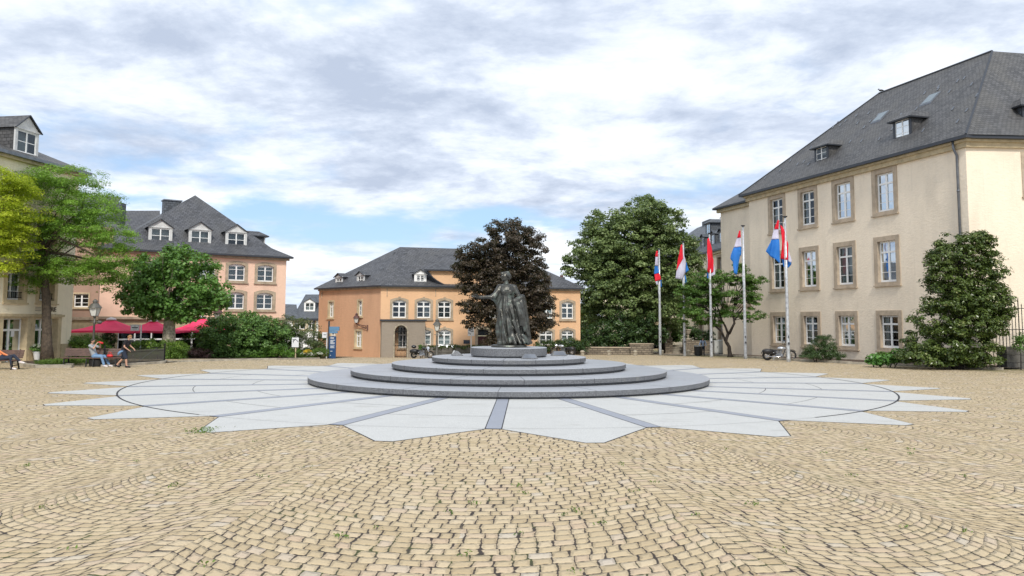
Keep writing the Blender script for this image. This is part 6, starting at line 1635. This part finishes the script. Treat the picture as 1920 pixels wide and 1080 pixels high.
lobes = [lob(-20, 345, 85, 48, Y, 2.2), lob(20, 400, 58, 42, Y, 2.0), lob(-30, 440, 75, 45, Y, 2.0), lob(15, 455, 52, 34, Y, 1.6), lob(-110, 400, 60, 80, Y, 2.2), lob(5, 500, 40, 18, Y, 1.3), lob(35, 352, 30, 28, Y, 1.5)]
tree('golden_locust_tree', 'yellow green locust tree reaching in from the left edge of the square', 'tree', b, t, .3, lobes, 520, 120, .58, .12, 'golden', 'bark', 18, flat=.32, shell=.25, upb=1.2, aspect=.42, rl=.4)
# round plane tree above the clipped hedge
Y = 52.2; b = W(316, 670, Y); b.z = ground(b.x, Y); t = W(318, 585, Y)
lobes = [lob(300, 500, 58, 38, Y, 2.2), lob(355, 510, 62, 42, Y, 2.2), lob(265, 535, 42, 36, Y, 1.9), lob(388, 550, 46, 32, Y, 2.0), lob(320, 560, 78, 36, Y, 2.3), lob(285, 575, 52, 22, Y, 1.9), lob(345, 585, 50, 20, Y, 1.6), lob(405, 548, 32, 26, Y, 1.4), lob(335, 480, 30, 24, Y, 1.4), lob(245, 545, 22, 34, Y, 1.2)]
tree('plane_tree', 'compact round dark green plane tree with short mottled trunk above the clipped hedge', 'tree', b, t, .46, lobes, 340, 70, .55, .20, 'planeleaf', 'plane', 22, flat=.6, shell=.5, rl=.5, aspect=.8, wander=.2)
# copper beech behind the statue
LK[0] = 1.10
Y = 59.8; b = W(960, 668, Y); b.z = ground(b.x, Y); t = W(955, 520, Y)
lobes = [lob(960, 442, 46, 34, Y, 2.6), lob(935, 465, 52, 36, Y, 2.8), lob(985, 475, 42, 44, Y, 2.6), lob(905, 500, 50, 34, Y, 2.8), lob(965, 520, 62, 48, Y, 3.0), lob(1000, 545, 40, 50, Y, 2.6), lob(905, 545, 38, 32, Y, 2.4), lob(945, 575, 60, 40, Y, 2.8), lob(1010, 585, 32, 34, Y, 2.2), lob(885, 578, 26, 22, Y, 1.6), lob(975, 612, 46, 24, Y, 2.3), lob(900, 600, 30, 16, Y, 1.4), lob(935, 632, 28, 18, Y, 1.5), lob(875, 490, 26, 26, Y, 2.0), lob(868, 520, 18, 30, Y, 1.6)]
LK[0] = 1.0
tree('copper_beech', 'dark purple-brown beech with a broad crown standing right behind the statue', 'tree', b, t, .42, lobes, 900, 90, .46, .15, 'copper', 'barkdark', 24, flat=.5, shell=.45, aspect=.8)
# big linden beyond the low wall
Y = 76.5; b = W(1195, 664, Y); b.z = ground(b.x, Y); t = W(1195, 500, Y)
lobes = [lob(1205, 400, 46, 36, Y, 4.2), lob(1150, 425, 58, 36, Y, 4.4), lob(1240, 430, 46, 44, Y, 4.2), lob(1195, 455, 75, 50, Y, 5.5), lob(1120, 465, 52, 38, Y, 4.4), lob(1095, 495, 42, 26, Y, 3.6), lob(1260, 480, 50, 48, Y, 4.4), lob(1170, 510, 80, 48, Y, 5.6), lob(1240, 540, 66, 44, Y, 5.0), lob(1130, 545, 50, 44, Y, 4.6), lob(1190, 575, 90, 36, Y, 5.6), lob(1285, 510, 28, 36, Y, 2.8), lob(1110, 585, 26, 26, Y, 2.6), lob(1245, 598, 44, 24, Y, 3.4)]
tree('linden_tree', 'huge round linden with pale seed tufts filling the background right of the statue', 'tree', b, t, .75, lobes, 1450, 85, .70, .215, 'linden', 'barkdark', 26, flat=.45, shell=.6, aspect=.8)
# small crooked tree by the cabinet
Y = 62.8; b = W(1369, 666, Y); b.z = ground(b.x, Y); f1 = W(1366, 626, Y)
lobes = [lob(1300, 545, 36, 26, Y, 1.6), lob(1330, 520, 34, 18, Y, 1.6), lob(1375, 522, 36, 16, Y, 1.6), lob(1410, 530, 34, 14, Y, 1.4), lob(1300, 585, 34, 22, Y, 1.6), lob(1345, 555, 40, 20, Y, 1.6), lob(1405, 560, 28, 18, Y, 1.3), lob(1405, 592, 30, 10, Y, 1.2), lob(1385, 500, 16, 10, Y, .9), lob(1360, 585, 26, 14, Y, 1.2), lob(1335, 605, 26, 9, Y, 1.0), lob(1428, 525, 16, 6, Y, .7)]
root = empty('crooked_tree', b, 'small multi-stemmed tree with crooked dark stems beside the grey cabinet', 'tree')
_, cl = foliage('crown', lobes, 400, 80, .38, .14, L_['small'], root, flat=.4, shell=.3, upb=1.1, aspect=.7)
trunk(root, [b, W(1367, 650, Y), W(1361, 640, Y), W(1366, 622, Y)], [.17, .14, .125, .10], M['barkdark'])
for pth, r in (([(1361, 641), (1353, 622), (1342, 612), (1334, 596), (1320, 590), (1312, 575)], .10), ([(1366, 628), (1360, 612), (1352, 598), (1345, 575), (1350, 555)], .10), ([(1367, 626), (1377, 606), (1374, 585), (1382, 560), (1380, 530)], .11), ([(1378, 600), (1392, 580), (1402, 560), (1415, 540)], .06), ([(1340, 600), (1342, 580), (1335, 550), (1330, 525)], .06)):
    mb = MB(); P = [W(x, y, Y + .25*math.sin(i*1.7+r*90)) for i, (x, y) in enumerate(pth)]; mb.tube(P, [r*(1-.75*i/(len(P)-1)) for i in range(len(P))], 8); mb.build('limb', M['barkdark'], root, smooth=True)
mbt = MB()
for c, _d in cl[:60]:
    c = Vector(c); mbt.tube([c+Vector((0, 0, -.1)), c.lerp(W(1362, 600, Y), .3)+Vector((0, 0, .15)), c.lerp(W(1362, 600, Y), .6)], [.012, .02, .03], 5)
mbt.build('branches', M['barkdark'], root)
# magnolia
LK[0] = 1.03
Y = 43.2; b = W(1795, 687, Y); b.z = 0.02; t = W(1800, 470, Y)
lobes = [lob(1810, 452, 44, 22, Y, 1.1), lob(1800, 485, 58, 28, Y, 1.3), lob(1805, 525, 66, 32, Y, 1.4), lob(1790, 560, 66, 30, Y, 1.5), lob(1830, 555, 58, 36, Y, 1.5), lob(1795, 600, 84, 34, Y, 1.7), lob(1845, 600, 46, 34, Y, 1.5), lob(1770, 640, 74, 30, Y, 1.7), lob(1750, 668, 66, 16, Y, 1.6), lob(1805, 655, 74, 26, Y, 1.6), lob(1820, 672, 60, 14, Y, 1.4), lob(1775, 455, 16, 6, Y, .5), lob(1838, 448, 34, 14, Y, .8), lob(1850, 500, 30, 30, Y, 1.1), lob(1765, 500, 24, 24, Y, .9), lob(1860, 570, 30, 36, Y, 1.2)]
LK[0] = 1.0
tree('magnolia', 'dense conical glossy dark green magnolia reaching the ground in front of the house corner', 'tree', b, t, .22, lobes, 1150, 62, .33, .15, 'magnolia', 'barkdark', 16, flat=.5, shell=.72, upb=.7, aspect=.5, zmin=.12, wander=.15)

def shrub(name, lab, cat, Y, lobes, ncl, per, cr, size, leaf, flat=.7, shell=.6, aspect=.62, upb=.7, group=None, stems=3, zoff=.0):
    c = W(lobes[0][0], 660, Y); g = ground(c.x, Y); base = Vector((c.x, Y, g))
    LB = [lob(a, b_, rx, rz, Y, ry) for a, b_, rx, rz, ry in lobes]
    root = empty(name, base, lab, cat, group)
    _, cl = foliage('foliage', LB, ncl, per, cr, size, L_[leaf], root, flat=flat, shell=shell, aspect=aspect, upb=upb, zmin=g+.06)
    mb = MB()
    for i in RNG.choice(len(cl), min(stems, len(cl)), replace=False):
        q = Vector(cl[i][0]); s = Vector((q.x*.6+c.x*.4, Y + (q.y-Y)*.4, ground(q.x, Y))); mb.tube([s, s.lerp(q, .5)+Vector((.05, 0, .1)), q], [.035, .025, .01], 5)
    mb.build('stems', M['barkdark'], root)
    return root
shrub('large_shrub', 'big rounded mid-green shrub mass right of the round tree, under the lantern', 'shrub', 57.0, [(445, 625, 66, 40, 2.6), (400, 632, 36, 32, 1.9), (500, 632, 50, 36, 2.2), (470, 606, 48, 22, 1.7), (455, 650, 72, 20, 2.4), (420, 605, 26, 20, 1.2)], 520, 55, .36, .15, 'bush', aspect=.75, shell=.7)
shrub('dark_shrub', 'dark brownish green arching shrub between the big green shrub and the blue totem', 'shrub', 58.6, [(560, 632, 44, 34, 2.0), (540, 610, 32, 20, 1.5), (590, 645, 24, 26, 1.5), (575, 655, 36, 18, 1.7), (535, 640, 34, 30, 1.5)], 360, 60, .32, .10, 'dkbush', shell=.65)
shrub('juniper', 'low spreading bright green juniper along the kerb left of the flowers', 'shrub', 55.9, [(470, 664, 56, 8, .8), (520, 660, 46, 10, .8), (548, 663, 30, 8, .7), (510, 655, 24, 8, .6)], 260, 60, .22, .085, 'juniper', flat=.4, aspect=.3)
shrub('clipped_hedge', 'rounded clipped hedge with yellow tips behind the low iron railing', 'hedge', 51.0, [(296, 652, 50, 17, 1.1), (262, 655, 22, 16, 1.0), (330, 655, 20, 16, 1.0), (300, 664, 50, 10, 1.1)], 320, 60, .22, .075, 'box', shell=.82)
shrub('boundary_hedge', 'dark green hedge under the leftmost parasol behind the lamp post', 'hedge', 50.6, [(165, 646, 30, 18, .9), (140, 648, 12, 19, .9), (185, 655, 18, 12, .8), (205, 660, 14, 8, .6)], 230, 60, .24, .08, 'box', shell=.8)
shrub('ball_shrub', 'dark clipped ball shrub below the red parasol', 'shrub', 52.6, [(203, 637, 14, 15, .5)], 60, 60, .18, .075, 'rhodo', shell=.85)
shrub('heather', 'dusty pink and dark low shrubs between hedge and the big green shrub', 'shrub', 55.0, [(368, 660, 14, 9, .6), (388, 663, 14, 7, .6)], 60, 40, .2, .09, 'pinkp')
shrub('laurel', 'dark green laurel filling the shade between the hedge and the large shrub', 'shrub', 58.8, [(362, 645, 26, 26, 1.0), (395, 640, 20, 22, 1.0)], 110, 50, .32, .14, 'rhodo')
shrub('low_juniper', 'dark green low shrub at the foot of the big shrub mass', 'shrub', 55.4, [(408, 664, 22, 8, .7), (435, 661, 26, 9, .7)], 90, 45, .25, .11, 'bush')
def flowers(lab, Y, spots, name='flower_bed'):
    root = empty(name, W(spots[0][0], 668, Y), lab, 'flowers')
    LB = [lob(x, y, rx, rz, Y, .5) for x, y, rx, rz, _ in spots]
    foliage('foliage', LB, 90, 40, .2, .09, L_['grass'], root, aspect=.3, zmin=ground(LB[0][0], Y)+.03)
    for kind in ('white', 'yellow'):
        lb = [lob(x, y-2, rx*.8, rz*.7, Y, .5, -.15) for x, y, rx, rz, k in spots if k == kind]
        if lb: foliage('blossoms', lb, 34, 10, .10, .075, L_[kind], root, aspect=.95, shell=.8)
flowers('clump of yellow and white flowers beside the low juniper', 55.6, [(577, 661, 8, 5, 'yellow'), (572, 665, 8, 5, 'white'), (585, 665, 7, 5, 'white')])
flowers('white daisies and grasses at the foot of the blue totem', 56.2, [(603, 663, 8, 6, 'white'), (595, 658, 10, 6, ''), (610, 660, 6, 8, '')])
shrub('yew_shrub', 'low dark green shrub against the cream wall right of the cruiser', 'shrub', 50.2, [(1540, 656, 32, 18, 1.1), (1545, 642, 20, 14, .8), (1520, 664, 22, 9, .9), (1562, 665, 20, 9, .8)], 240, 60, .2, .085, 'rhodo', aspect=.35)
shrub('broad_leaved_plant', 'broad-leaved bright green plants beside the foot of the magnolia', 'plant', 44.6, [(1655, 673, 26, 9, .6), (1690, 668, 22, 12, .6), (1635, 677, 14, 6, .5)], 80, 20, .24, .21, 'hosta', aspect=.55, upb=.3)
shrub('rhododendron', 'dark rhododendron mass behind the rubble wall under the linden', 'shrub', 72.6, [(1130, 628, 42, 26, 2.0), (1160, 612, 36, 26, 2.0), (1195, 625, 34, 28, 2.0), (1100, 640, 24, 14, 1.4), (1165, 640, 60, 14, 2.0), (1215, 610, 22, 24, 1.6), (1232, 628, 18, 18, 1.4)], 430, 55, .42, .20, 'rhodo', aspect=.5, shell=.72)
shrub('yellow_shrub', 'yellow green airy shrub at the right corner of the orange house', 'shrub', 77.0, [(1108, 590, 18, 16, 1.4), (1105, 565, 12, 20, 1.2)], 80, 50, .4, .17, 'yel')
shrub('garden_hedge', 'low dark hedge with pink blooms in front of the orange house, right of the statue', 'hedge', 68.4, [(1035, 648, 34, 9, .8), (1070, 645, 26, 11, .8), (1090, 648, 16, 9, .8)], 150, 50, .3, .13, 'rhodo', shell=.75)
shrub('wall_hedge', 'thin green hedge on top of the dark garden wall left of the statue', 'hedge', 64.4, [(815, 651, 18, 3.6, .35), (845, 650, 18, 3.6, .35), (875, 651, 18, 3.6, .35), (898, 651, 12, 3.6, .35)], 150, 50, .16, .08, 'dkbush', shell=.8)
shrub('pot_plant', 'small dark bush in front of the arch beside the touring motorcycle', 'shrub', 62.4, [(790, 651, 6, 4.5, .3)], 24, 40, .14, .08, 'bush')
shrub('stair_shrub', 'dark green shrubs growing on the left side of the garden stairs', 'shrub', 78.4, [(1240, 625, 20, 18, 1.4), (1262, 622, 22, 20, 1.6), (1275, 612, 16, 18, 1.2)], 170, 50, .38, .17, 'bush')
shrub('terrace_shrub', 'dark shrubs above the stair wall behind the man with the backpack', 'shrub', 77.4, [(1310, 632, 24, 14, 1.0), (1328, 640, 14, 20, 1.0), (1298, 618, 14, 10, .8)], 130, 50, .32, .15, 'rhodo')
shrub('fence_shrub', 'thin green shrub behind the iron fence at the right edge', 'shrub', 42.6, [(1915, 640, 14, 16, .5)], 40, 24, .22, .1, 'bush')
shrub('back_trees', 'distant dark tree crowns filling the gap behind the linden and the small tree', 'trees', 92, [(1270, 560, 50, 34, 2.0), (1100, 600, 20, 30, 2.0), (1310, 590, 20, 14, 1.5)], 160, 60, .8, .3, 'rhodo')

def hydrangea():
    p = W(70, 672, 46.8); p.z = .1; root = empty('potted_hydrangea', p, 'potted white-flowering hydrangea by the gallery shopfront, left of the trunk', 'plant')
    mb = MB(); mb.lathe([(.16, 0), (.24, .42), (.26, .42), (.26, .47), (.2, .46), (.02, .44)], p, 18); mb.build('pot', M['signwhite'], root)
    LB = [(p.x, p.y, p.z+.66, .36, .3, .2)]; foliage('leaves', LB, 26, 20, .14, .14, L_['bush'], root); LB = [(p.x, p.y-.05, p.z+.76, .34, .3, .16)]
    foliage('flower_heads', LB, 12, 46, .11, .05, L_['white'], root, aspect=.95, flat=.9)
hydrangea()
def grass_bed():
    P, N, T = [], [], []
    a, b_ = G(55, 689), G(138, 686)
    for i in range(5200):
        t = RNG.uniform(); p = a.lerp(b_, t); x = p.x + RNG.uniform(-.1, .1); y = p.y + .35 + RNG.uniform(0, 3.2); z = ground(x, y)+.12+RNG.uniform(0, .20)
        P.append((x, y, z)); n = Vector((RNG.normal(), RNG.normal(), .15)).normalized(); N.append(tuple(n)); T.append(RNG.uniform())
    o = leaf_mesh('grass', np.array(P), np.array(N), .2, np.array(T), L_['grass'], aspect=.14); tag(o, 'rough green grass and low plants around the locust trunk', 'grass', kind='stuff')
    # weeds and moss tufts sprouting from the paving joints
    P, N, T = [], [], []
    spots = [G(380, 809), G(372, 812), G(390, 805), (-2.0, 9.3, 0), (-.8, 10.4, 0), (.1, 12.1, 0), (1.1, 9.9, 0), (2.2, 12.4, 0), (-5.0, 12.0, 0), (3.3, 11, 0), (-3.1, 8.2, 0), (.6, 8.0, 0), (2.9, 8.8, 0), (-6.5, 14, 0), (5.5, 13, 0)]
    rs = random.Random(4)
    for k in range(30): spots.append((rs.uniform(-9, 9), rs.uniform(7.8, 17), 0))
    for q, s in enumerate(spots):
        n0 = 70 if q < 3 else rs.choice((6, 10, 16)); R0 = .16 if q < 3 else .05
        for i in range(n0): P.append((s[0]+RNG.normal()*R0, s[1]+RNG.normal()*R0, .012+RNG.uniform(0, .03))); n = Vector((RNG.normal(), RNG.normal(), .8)).normalized(); N.append(tuple(n)); T.append(RNG.uniform())
    o = leaf_mesh('weeds', np.array(P), np.array(N), .045, np.array(T), L_['grass'], aspect=.45); tag(o, 'tiny green weeds sprouting between the cobbles', 'weeds', kind='stuff')
grass_bed()

# ------------------------------------------------------------------ people
def hand(mb, w, d, up=(0, 0, 1), s=1.0, grip=.5, side=1):
    """palm, four fingers and a thumb leaving the side of the palm"""
    w, d = Vector(w), Vector(d).normalized(); x = d.cross(Vector(up)).normalized(); y = x.cross(d)
    c = w + d*.085*s
    for k in (-1.4, -.5, .5, 1.4): capsule(mb, w + x*.012*k*s, c + x*.020*k*s, .019*s, .016*s, 8)
    for k, L in zip((-1.5, -.5, .5, 1.5), (.066, .078, .074, .058)):
        a = c + x*.0205*k*s; b_ = a + (d*(1-grip*.5) - y*grip*.6).normalized()*L*.55*s; e = b_ + (d*(1-grip) - y*grip).normalized()*L*.5*s
        capsule(mb, a, b_, .0115*s, .010*s, 6); capsule(mb, b_, e, .010*s, .0085*s, 6)
    a = w + x*.024*side*s + d*.02*s; b_ = a + (x*side*.75 + d*.7).normalized()*.045*s; capsule(mb, a, b_, .015*s, .012*s, 6); capsule(mb, b_, b_ + (d + x*side*.2).normalized()*.03*s, .012*s, .010*s, 6)
def person(lab, loc, rz, J, clothes, shoes='shoe', hair='hairdark', s=1.0, hairlen=0, skirt=None, cap=None, grip=(.4, .4), vox=.011):
    """J: joint positions in the person's own frame (x forward, z up)"""
    root = empty('person', (0, 0, 0), lab, 'person', None, 0, False); V = {k: Vector(v) for k, v in J.items()}
    b = MB(); r = dict(thigh=(.082, .058), shin=(.055, .038), uarm=(.047, .038), farm=(.038, .026))
    hd = V['head']; face = Vector(J.get('face', (1, 0, 0))).normalized(); upv = (hd-V['neck']).normalized(); sd = face.cross(upv).normalized()
    capsule(b, V['pelvis'], V['chest'], .125, .13); capsule(b, V['chest'], V['neck'], .11, .055); capsule(b, V['neck'], hd - upv*.02, .052, .055)
    b.ball(hd+upv*.03, .082, .078, .10, 14, 10); capsule(b, hd-upv*.055+face*.025, hd-upv*.05+face*.045, .048, .04)
    capsule(b, hd+face*.078, hd+face*.098-upv*.022, .012, .015, 6); capsule(b, hd+face*.066+sd*.028+upv*.028, hd+face*.066-sd*.028+upv*.028, .02, .02, 6); capsule(b, hd+face*.082-upv*.05+sd*.015, hd+face*.082-upv*.05-sd*.015, .010, .010, 6)
    for q in (-1, 1): b.ball(hd+sd*q*.08, .018, .012, .028, 8, 6)
    for q, S_ in ((-1, 'R'), (1, 'L')):
        sh, el, wr = V['sh'+S_], V['el'+S_], V['wr'+S_]; capsule(b, V['chest']+Vector((0, 0, .1)), sh, .09, .058); capsule(b, sh, el, *r['uarm']); capsule(b, el, wr, *r['farm'])
        hand(b, wr, J.get('hd'+S_, tuple((wr-el))), (0, 0, 1) if abs((wr-el).normalized().z) < .9 else (1, 0, 0), 1, grip[0 if q < 0 else 1], q)
        hp, kn, an = V['hip'+S_], V['kn'+S_], V['an'+S_]; capsule(b, V['pelvis'], hp, .12, .09); capsule(b, hp, kn, *r['thigh']); capsule(b, kn, kn.lerp(an, .3), .055, .056); capsule(b, kn.lerp(an, .3), an, .056, .037)
        to = V['to'+S_]; capsule(b, an, to, .042, .03)
    remesh(b, 'body', M['skin'], root, None, vox, 2)
    # clothes follow the body a little outside it
    c = MB(); tk, sl = clothes['top'], clothes.get('sleeve', .6)
    capsule(c, V['pelvis']+Vector((0, 0, .02)), V['chest'], .145, .152); capsule(c, V['chest'], V['neck']-upv*.05, .135, .082)
    for S_ in 'RL':
        sh, el, wr = V['sh'+S_], V['el'+S_], V['wr'+S_]; capsule(c, V['chest']+Vector((0, 0, .08)), sh, .11, .075); 
        if sl <= 1: capsule(c, sh, sh.lerp(el, sl), .068, .062)
        else: capsule(c, sh, el, .066, .055); capsule(c, el, el.lerp(wr, sl-1), .055, .043)
    remesh(c, 'shirt', M[tk], root, None, .014, 2)
    c = MB(); cov = clothes.get('leg', 1.9)
    capsule(c, V['pelvis'], V['pelvis']+Vector((0, 0, .05)), .15, .145)
    for S_ in 'RL':
        hp, kn, an = V['hip'+S_], V['kn'+S_], V['an'+S_]; capsule(c, V['pelvis'], hp, .14, .115)
        if cov <= 1: capsule(c, hp, hp.lerp(kn, cov), .11, .10)
        else: capsule(c, hp, kn, .105, .076); capsule(c, kn, kn.lerp(an, cov-1), .074, .062)
    remesh(c, 'trousers' if cov > 1 else 'shorts', M[clothes['bottom']], root, None, .014, 2)
    for S_ in 'RL':
        an, to = V['an'+S_], V['to'+S_]; c = MB(); capsule(c, an-Vector((.02, 0, .02)), to+Vector((0, 0, -.005)), .056, .043); capsule(c, an-Vector((.05, 0, .03)), to+Vector((.01, 0, -.02)), .036, .03); remesh(c, 'shoe', M[shoes], root, None, .012, 1)
    c = MB(); c.ball(hd+upv*.055-face*.022, .094, .090, .088, 14, 10); c.ball(hd+upv*.0-face*.055, .07, .078, .09, 12, 8)
    if hairlen: capsule(c, hd-face*.06, hd-face*.07-Vector((0, 0, hairlen)), .08, .05)
    remesh(c, 'hair', M[hair], root, None, .014, 1)
    root.location = loc; root.rotation_euler = (0, 0, rz); root.scale = (s, s, s)
    return root
# walker crossing to the right, in black shirt and dark shorts
pw = G(231, 689.5)
wk = dict(pelvis=(0, 0, .86), chest=(.10, 0, 1.20), neck=(.19, 0, 1.42), head=(.27, 0, 1.55), face=(1, 0, -.35), shR=(.13, -.17, 1.36), shL=(.15, .17, 1.36), elR=(.10, -.24, 1.08), wrR=(.30, -.20, .92), elL=(.22, .24, 1.10), wrL=(.42, .14, .98),
          hdR=(.6, .1, -.4), hdL=(.5, -.1, -.5), hipR=(-.01, -.09, .84), hipL=(.01, .09, .84), knR=(.16, -.09, .47), anR=(.20, -.09, .09), toR=(.36, -.09, .05), knL=(-.08, .09, .47), anL=(-.36, .09, .14), toL=(-.24, .09, .05))
person('woman with short reddish hair in black shirt and dark shorts walking past the railing', pw, R_(4), wk, dict(top='cblack', sleeve=.55, bottom='cnavy', leg=.88), 'cblack', 'hairred', 1.0)
def belt_jacket():
    p = pw + Vector((-.05, -.19, .80)); mb = MB(); mb.tube([p+Vector((.10, 0, .06)), p+Vector((-.02, -.01, .03)), p+Vector((-.10, 0, -.05)), p+Vector((-.16, 0, -.16))], [.03, .06, .075, .04], 10); tag(mb.build('tied_jacket', M['jeans'], None, origin=p, smooth=True), 'light blue denim jacket tied at the hip of the walking woman', 'jacket')
belt_jacket()
# man sitting on the bench drinking
ps = pb2 + Vector((-.62, .0, 0))
st = dict(pelvis=(-.02, 0, .55), chest=(-.17, 0, .92), neck=(-.20, 0, 1.13), head=(-.15, 0, 1.27), face=(1, 0, .25), shR=(-.17, -.18, 1.06), shL=(-.17, .18, 1.06), elR=(.10, -.24, .93), wrR=(.15, -.12, 1.17), elL=(.12, .22, .95), wrL=(.17, .10, 1.19), hdR=(.3, .5, .5), hdL=(.3, -.5, .5),
          hipR=(.03, -.09, .53), hipL=(.03, .09, .53), knR=(.46, -.13, .53), anR=(.62, -.13, .10), toR=(.78, -.13, .05), knL=(.44, .12, .54), anL=(.72, .13, .10), toL=(.88, .13, .05))
person('man in grey T-shirt and pale jeans sitting on the bench drinking from a red bottle', ps + Vector((0, .0, -.02)), R_(-8), st, dict(top='cgrey', sleeve=.65, bottom='jeans', leg=1.95), 'shoe', 'hairdark', 1.05, grip=(.8, .8))
def bottle():
    p = ps + Vector((.20, -.0, 1.28)); mb = MB(); mb.tube([p+Vector((-.12, -.03, -.02)), p+Vector((-.04, -.03, .0)), p+Vector((.02, -.03, .0)), p+Vector((.22, -.05, -.06))], [.015, .022, .045, .05], 12); tag(mb.build('bottle', M['redplastic'], None, origin=p, smooth=True), 'red bottle raised to the mouth of the man in grey', 'bottle')
bottle()
# companion in dark clothes with a backpack half hidden behind him
sc_ = dict(st); sc_.update(elR=(.14, -.22, .88), wrR=(.34, -.12, .80), elL=(.14, .22, .88), wrL=(.34, .12, .80), hdR=(1, .3, -.2), hdL=(1, -.3, -.2))
# person reclining on the left bench
pl = pb0 + Vector((.42, .08, 0))
rc = dict(pelvis=(-.62, 0, .56), chest=(-.92, 0, .80), neck=(-1.02, 0, 1.0), head=(-.98, 0, 1.13), face=(1, -.2, .1), shR=(-.93, -.18, .96), shL=(-.95, .18, .96), elR=(-.68, -.30, .72), wrR=(-.80, -.24, 1.0), elL=(-.66, .26, .76), wrL=(-.40, .14, .70), hdR=(-.3, .3, .6), hdL=(1, -.1, -.1),
          hipR=(-.55, -.09, .55), hipL=(-.55, .09, .56), knR=(-.10, -.10, .60), anR=(.0, -.12, .12), toR=(.20, -.12, .06), knL=(-.02, .02, .70), anL=(.36, -.06, .42), toL=(.55, -.08, .36))
person('person in orange top reclining with crossed legs and white shoes at the left edge', pl + Vector((0, -.05, -.02)), R_(0), rc, dict(top='corange', sleeve=1.8, bottom='cnavy', leg=1.9), 'shoe', 'hairgrey', 1.0)
# man with backpack behind the litter bin
pb = G(1320, 667.2)
sd_ = dict(pelvis=(0, 0, .90), chest=(.01, 0, 1.24), neck=(.02, 0, 1.47), head=(.05, 0, 1.61), face=(1, 0, -.2), shR=(.0, -.19, 1.42), shL=(.0, .19, 1.42), elR=(.02, -.31, 1.15), wrR=(.10, -.34, .92), elL=(.03, .30, 1.15), wrL=(.16, .26, .95), hipR=(0, -.09, .88), hipL=(0, .09, .88), knR=(.04, -.10, .47), anR=(-.02, -.10, .09), toR=(.14, -.12, .05), knL=(.03, .10, .47), anL=(.0, .11, .09), toL=(.16, .13, .05))
person('man in pale blue shirt and dark trousers with black backpack straps behind the litter bin', pb + Vector((0, .35, 0)), R_(-95), sd_, dict(top='clight', sleeve=1.85, bottom='cnavy', leg=1.95), 'cblack', 'hairdark', .86)
def backpack():
    p = pb + Vector((0, .35, 0)); mb = MB(); mb.T = Matrix.Translation(p) @ Matrix.Rotation(R_(-95), 4, 'Z') @ Matrix.Scale(.86, 4)
    mb.ball((-.22, 0, 1.18), .12, .16, .24, 12, 8)
    for y in (-.11, .11): mb.tube([(-.12, y, 1.40), (-.02, y*1.1, 1.50), (.12, y, 1.42), (.165, y*1.05, 1.25), (.12, y*1.2, 1.05), (-.12, y*1.1, 1.0)], .024, 6)
    tag(mb.build('backpack', M['cblack'], None, origin=p+Vector((0, .1, 1)), smooth=True), 'black backpack worn by the man in the pale blue shirt', 'backpack')
backpack()
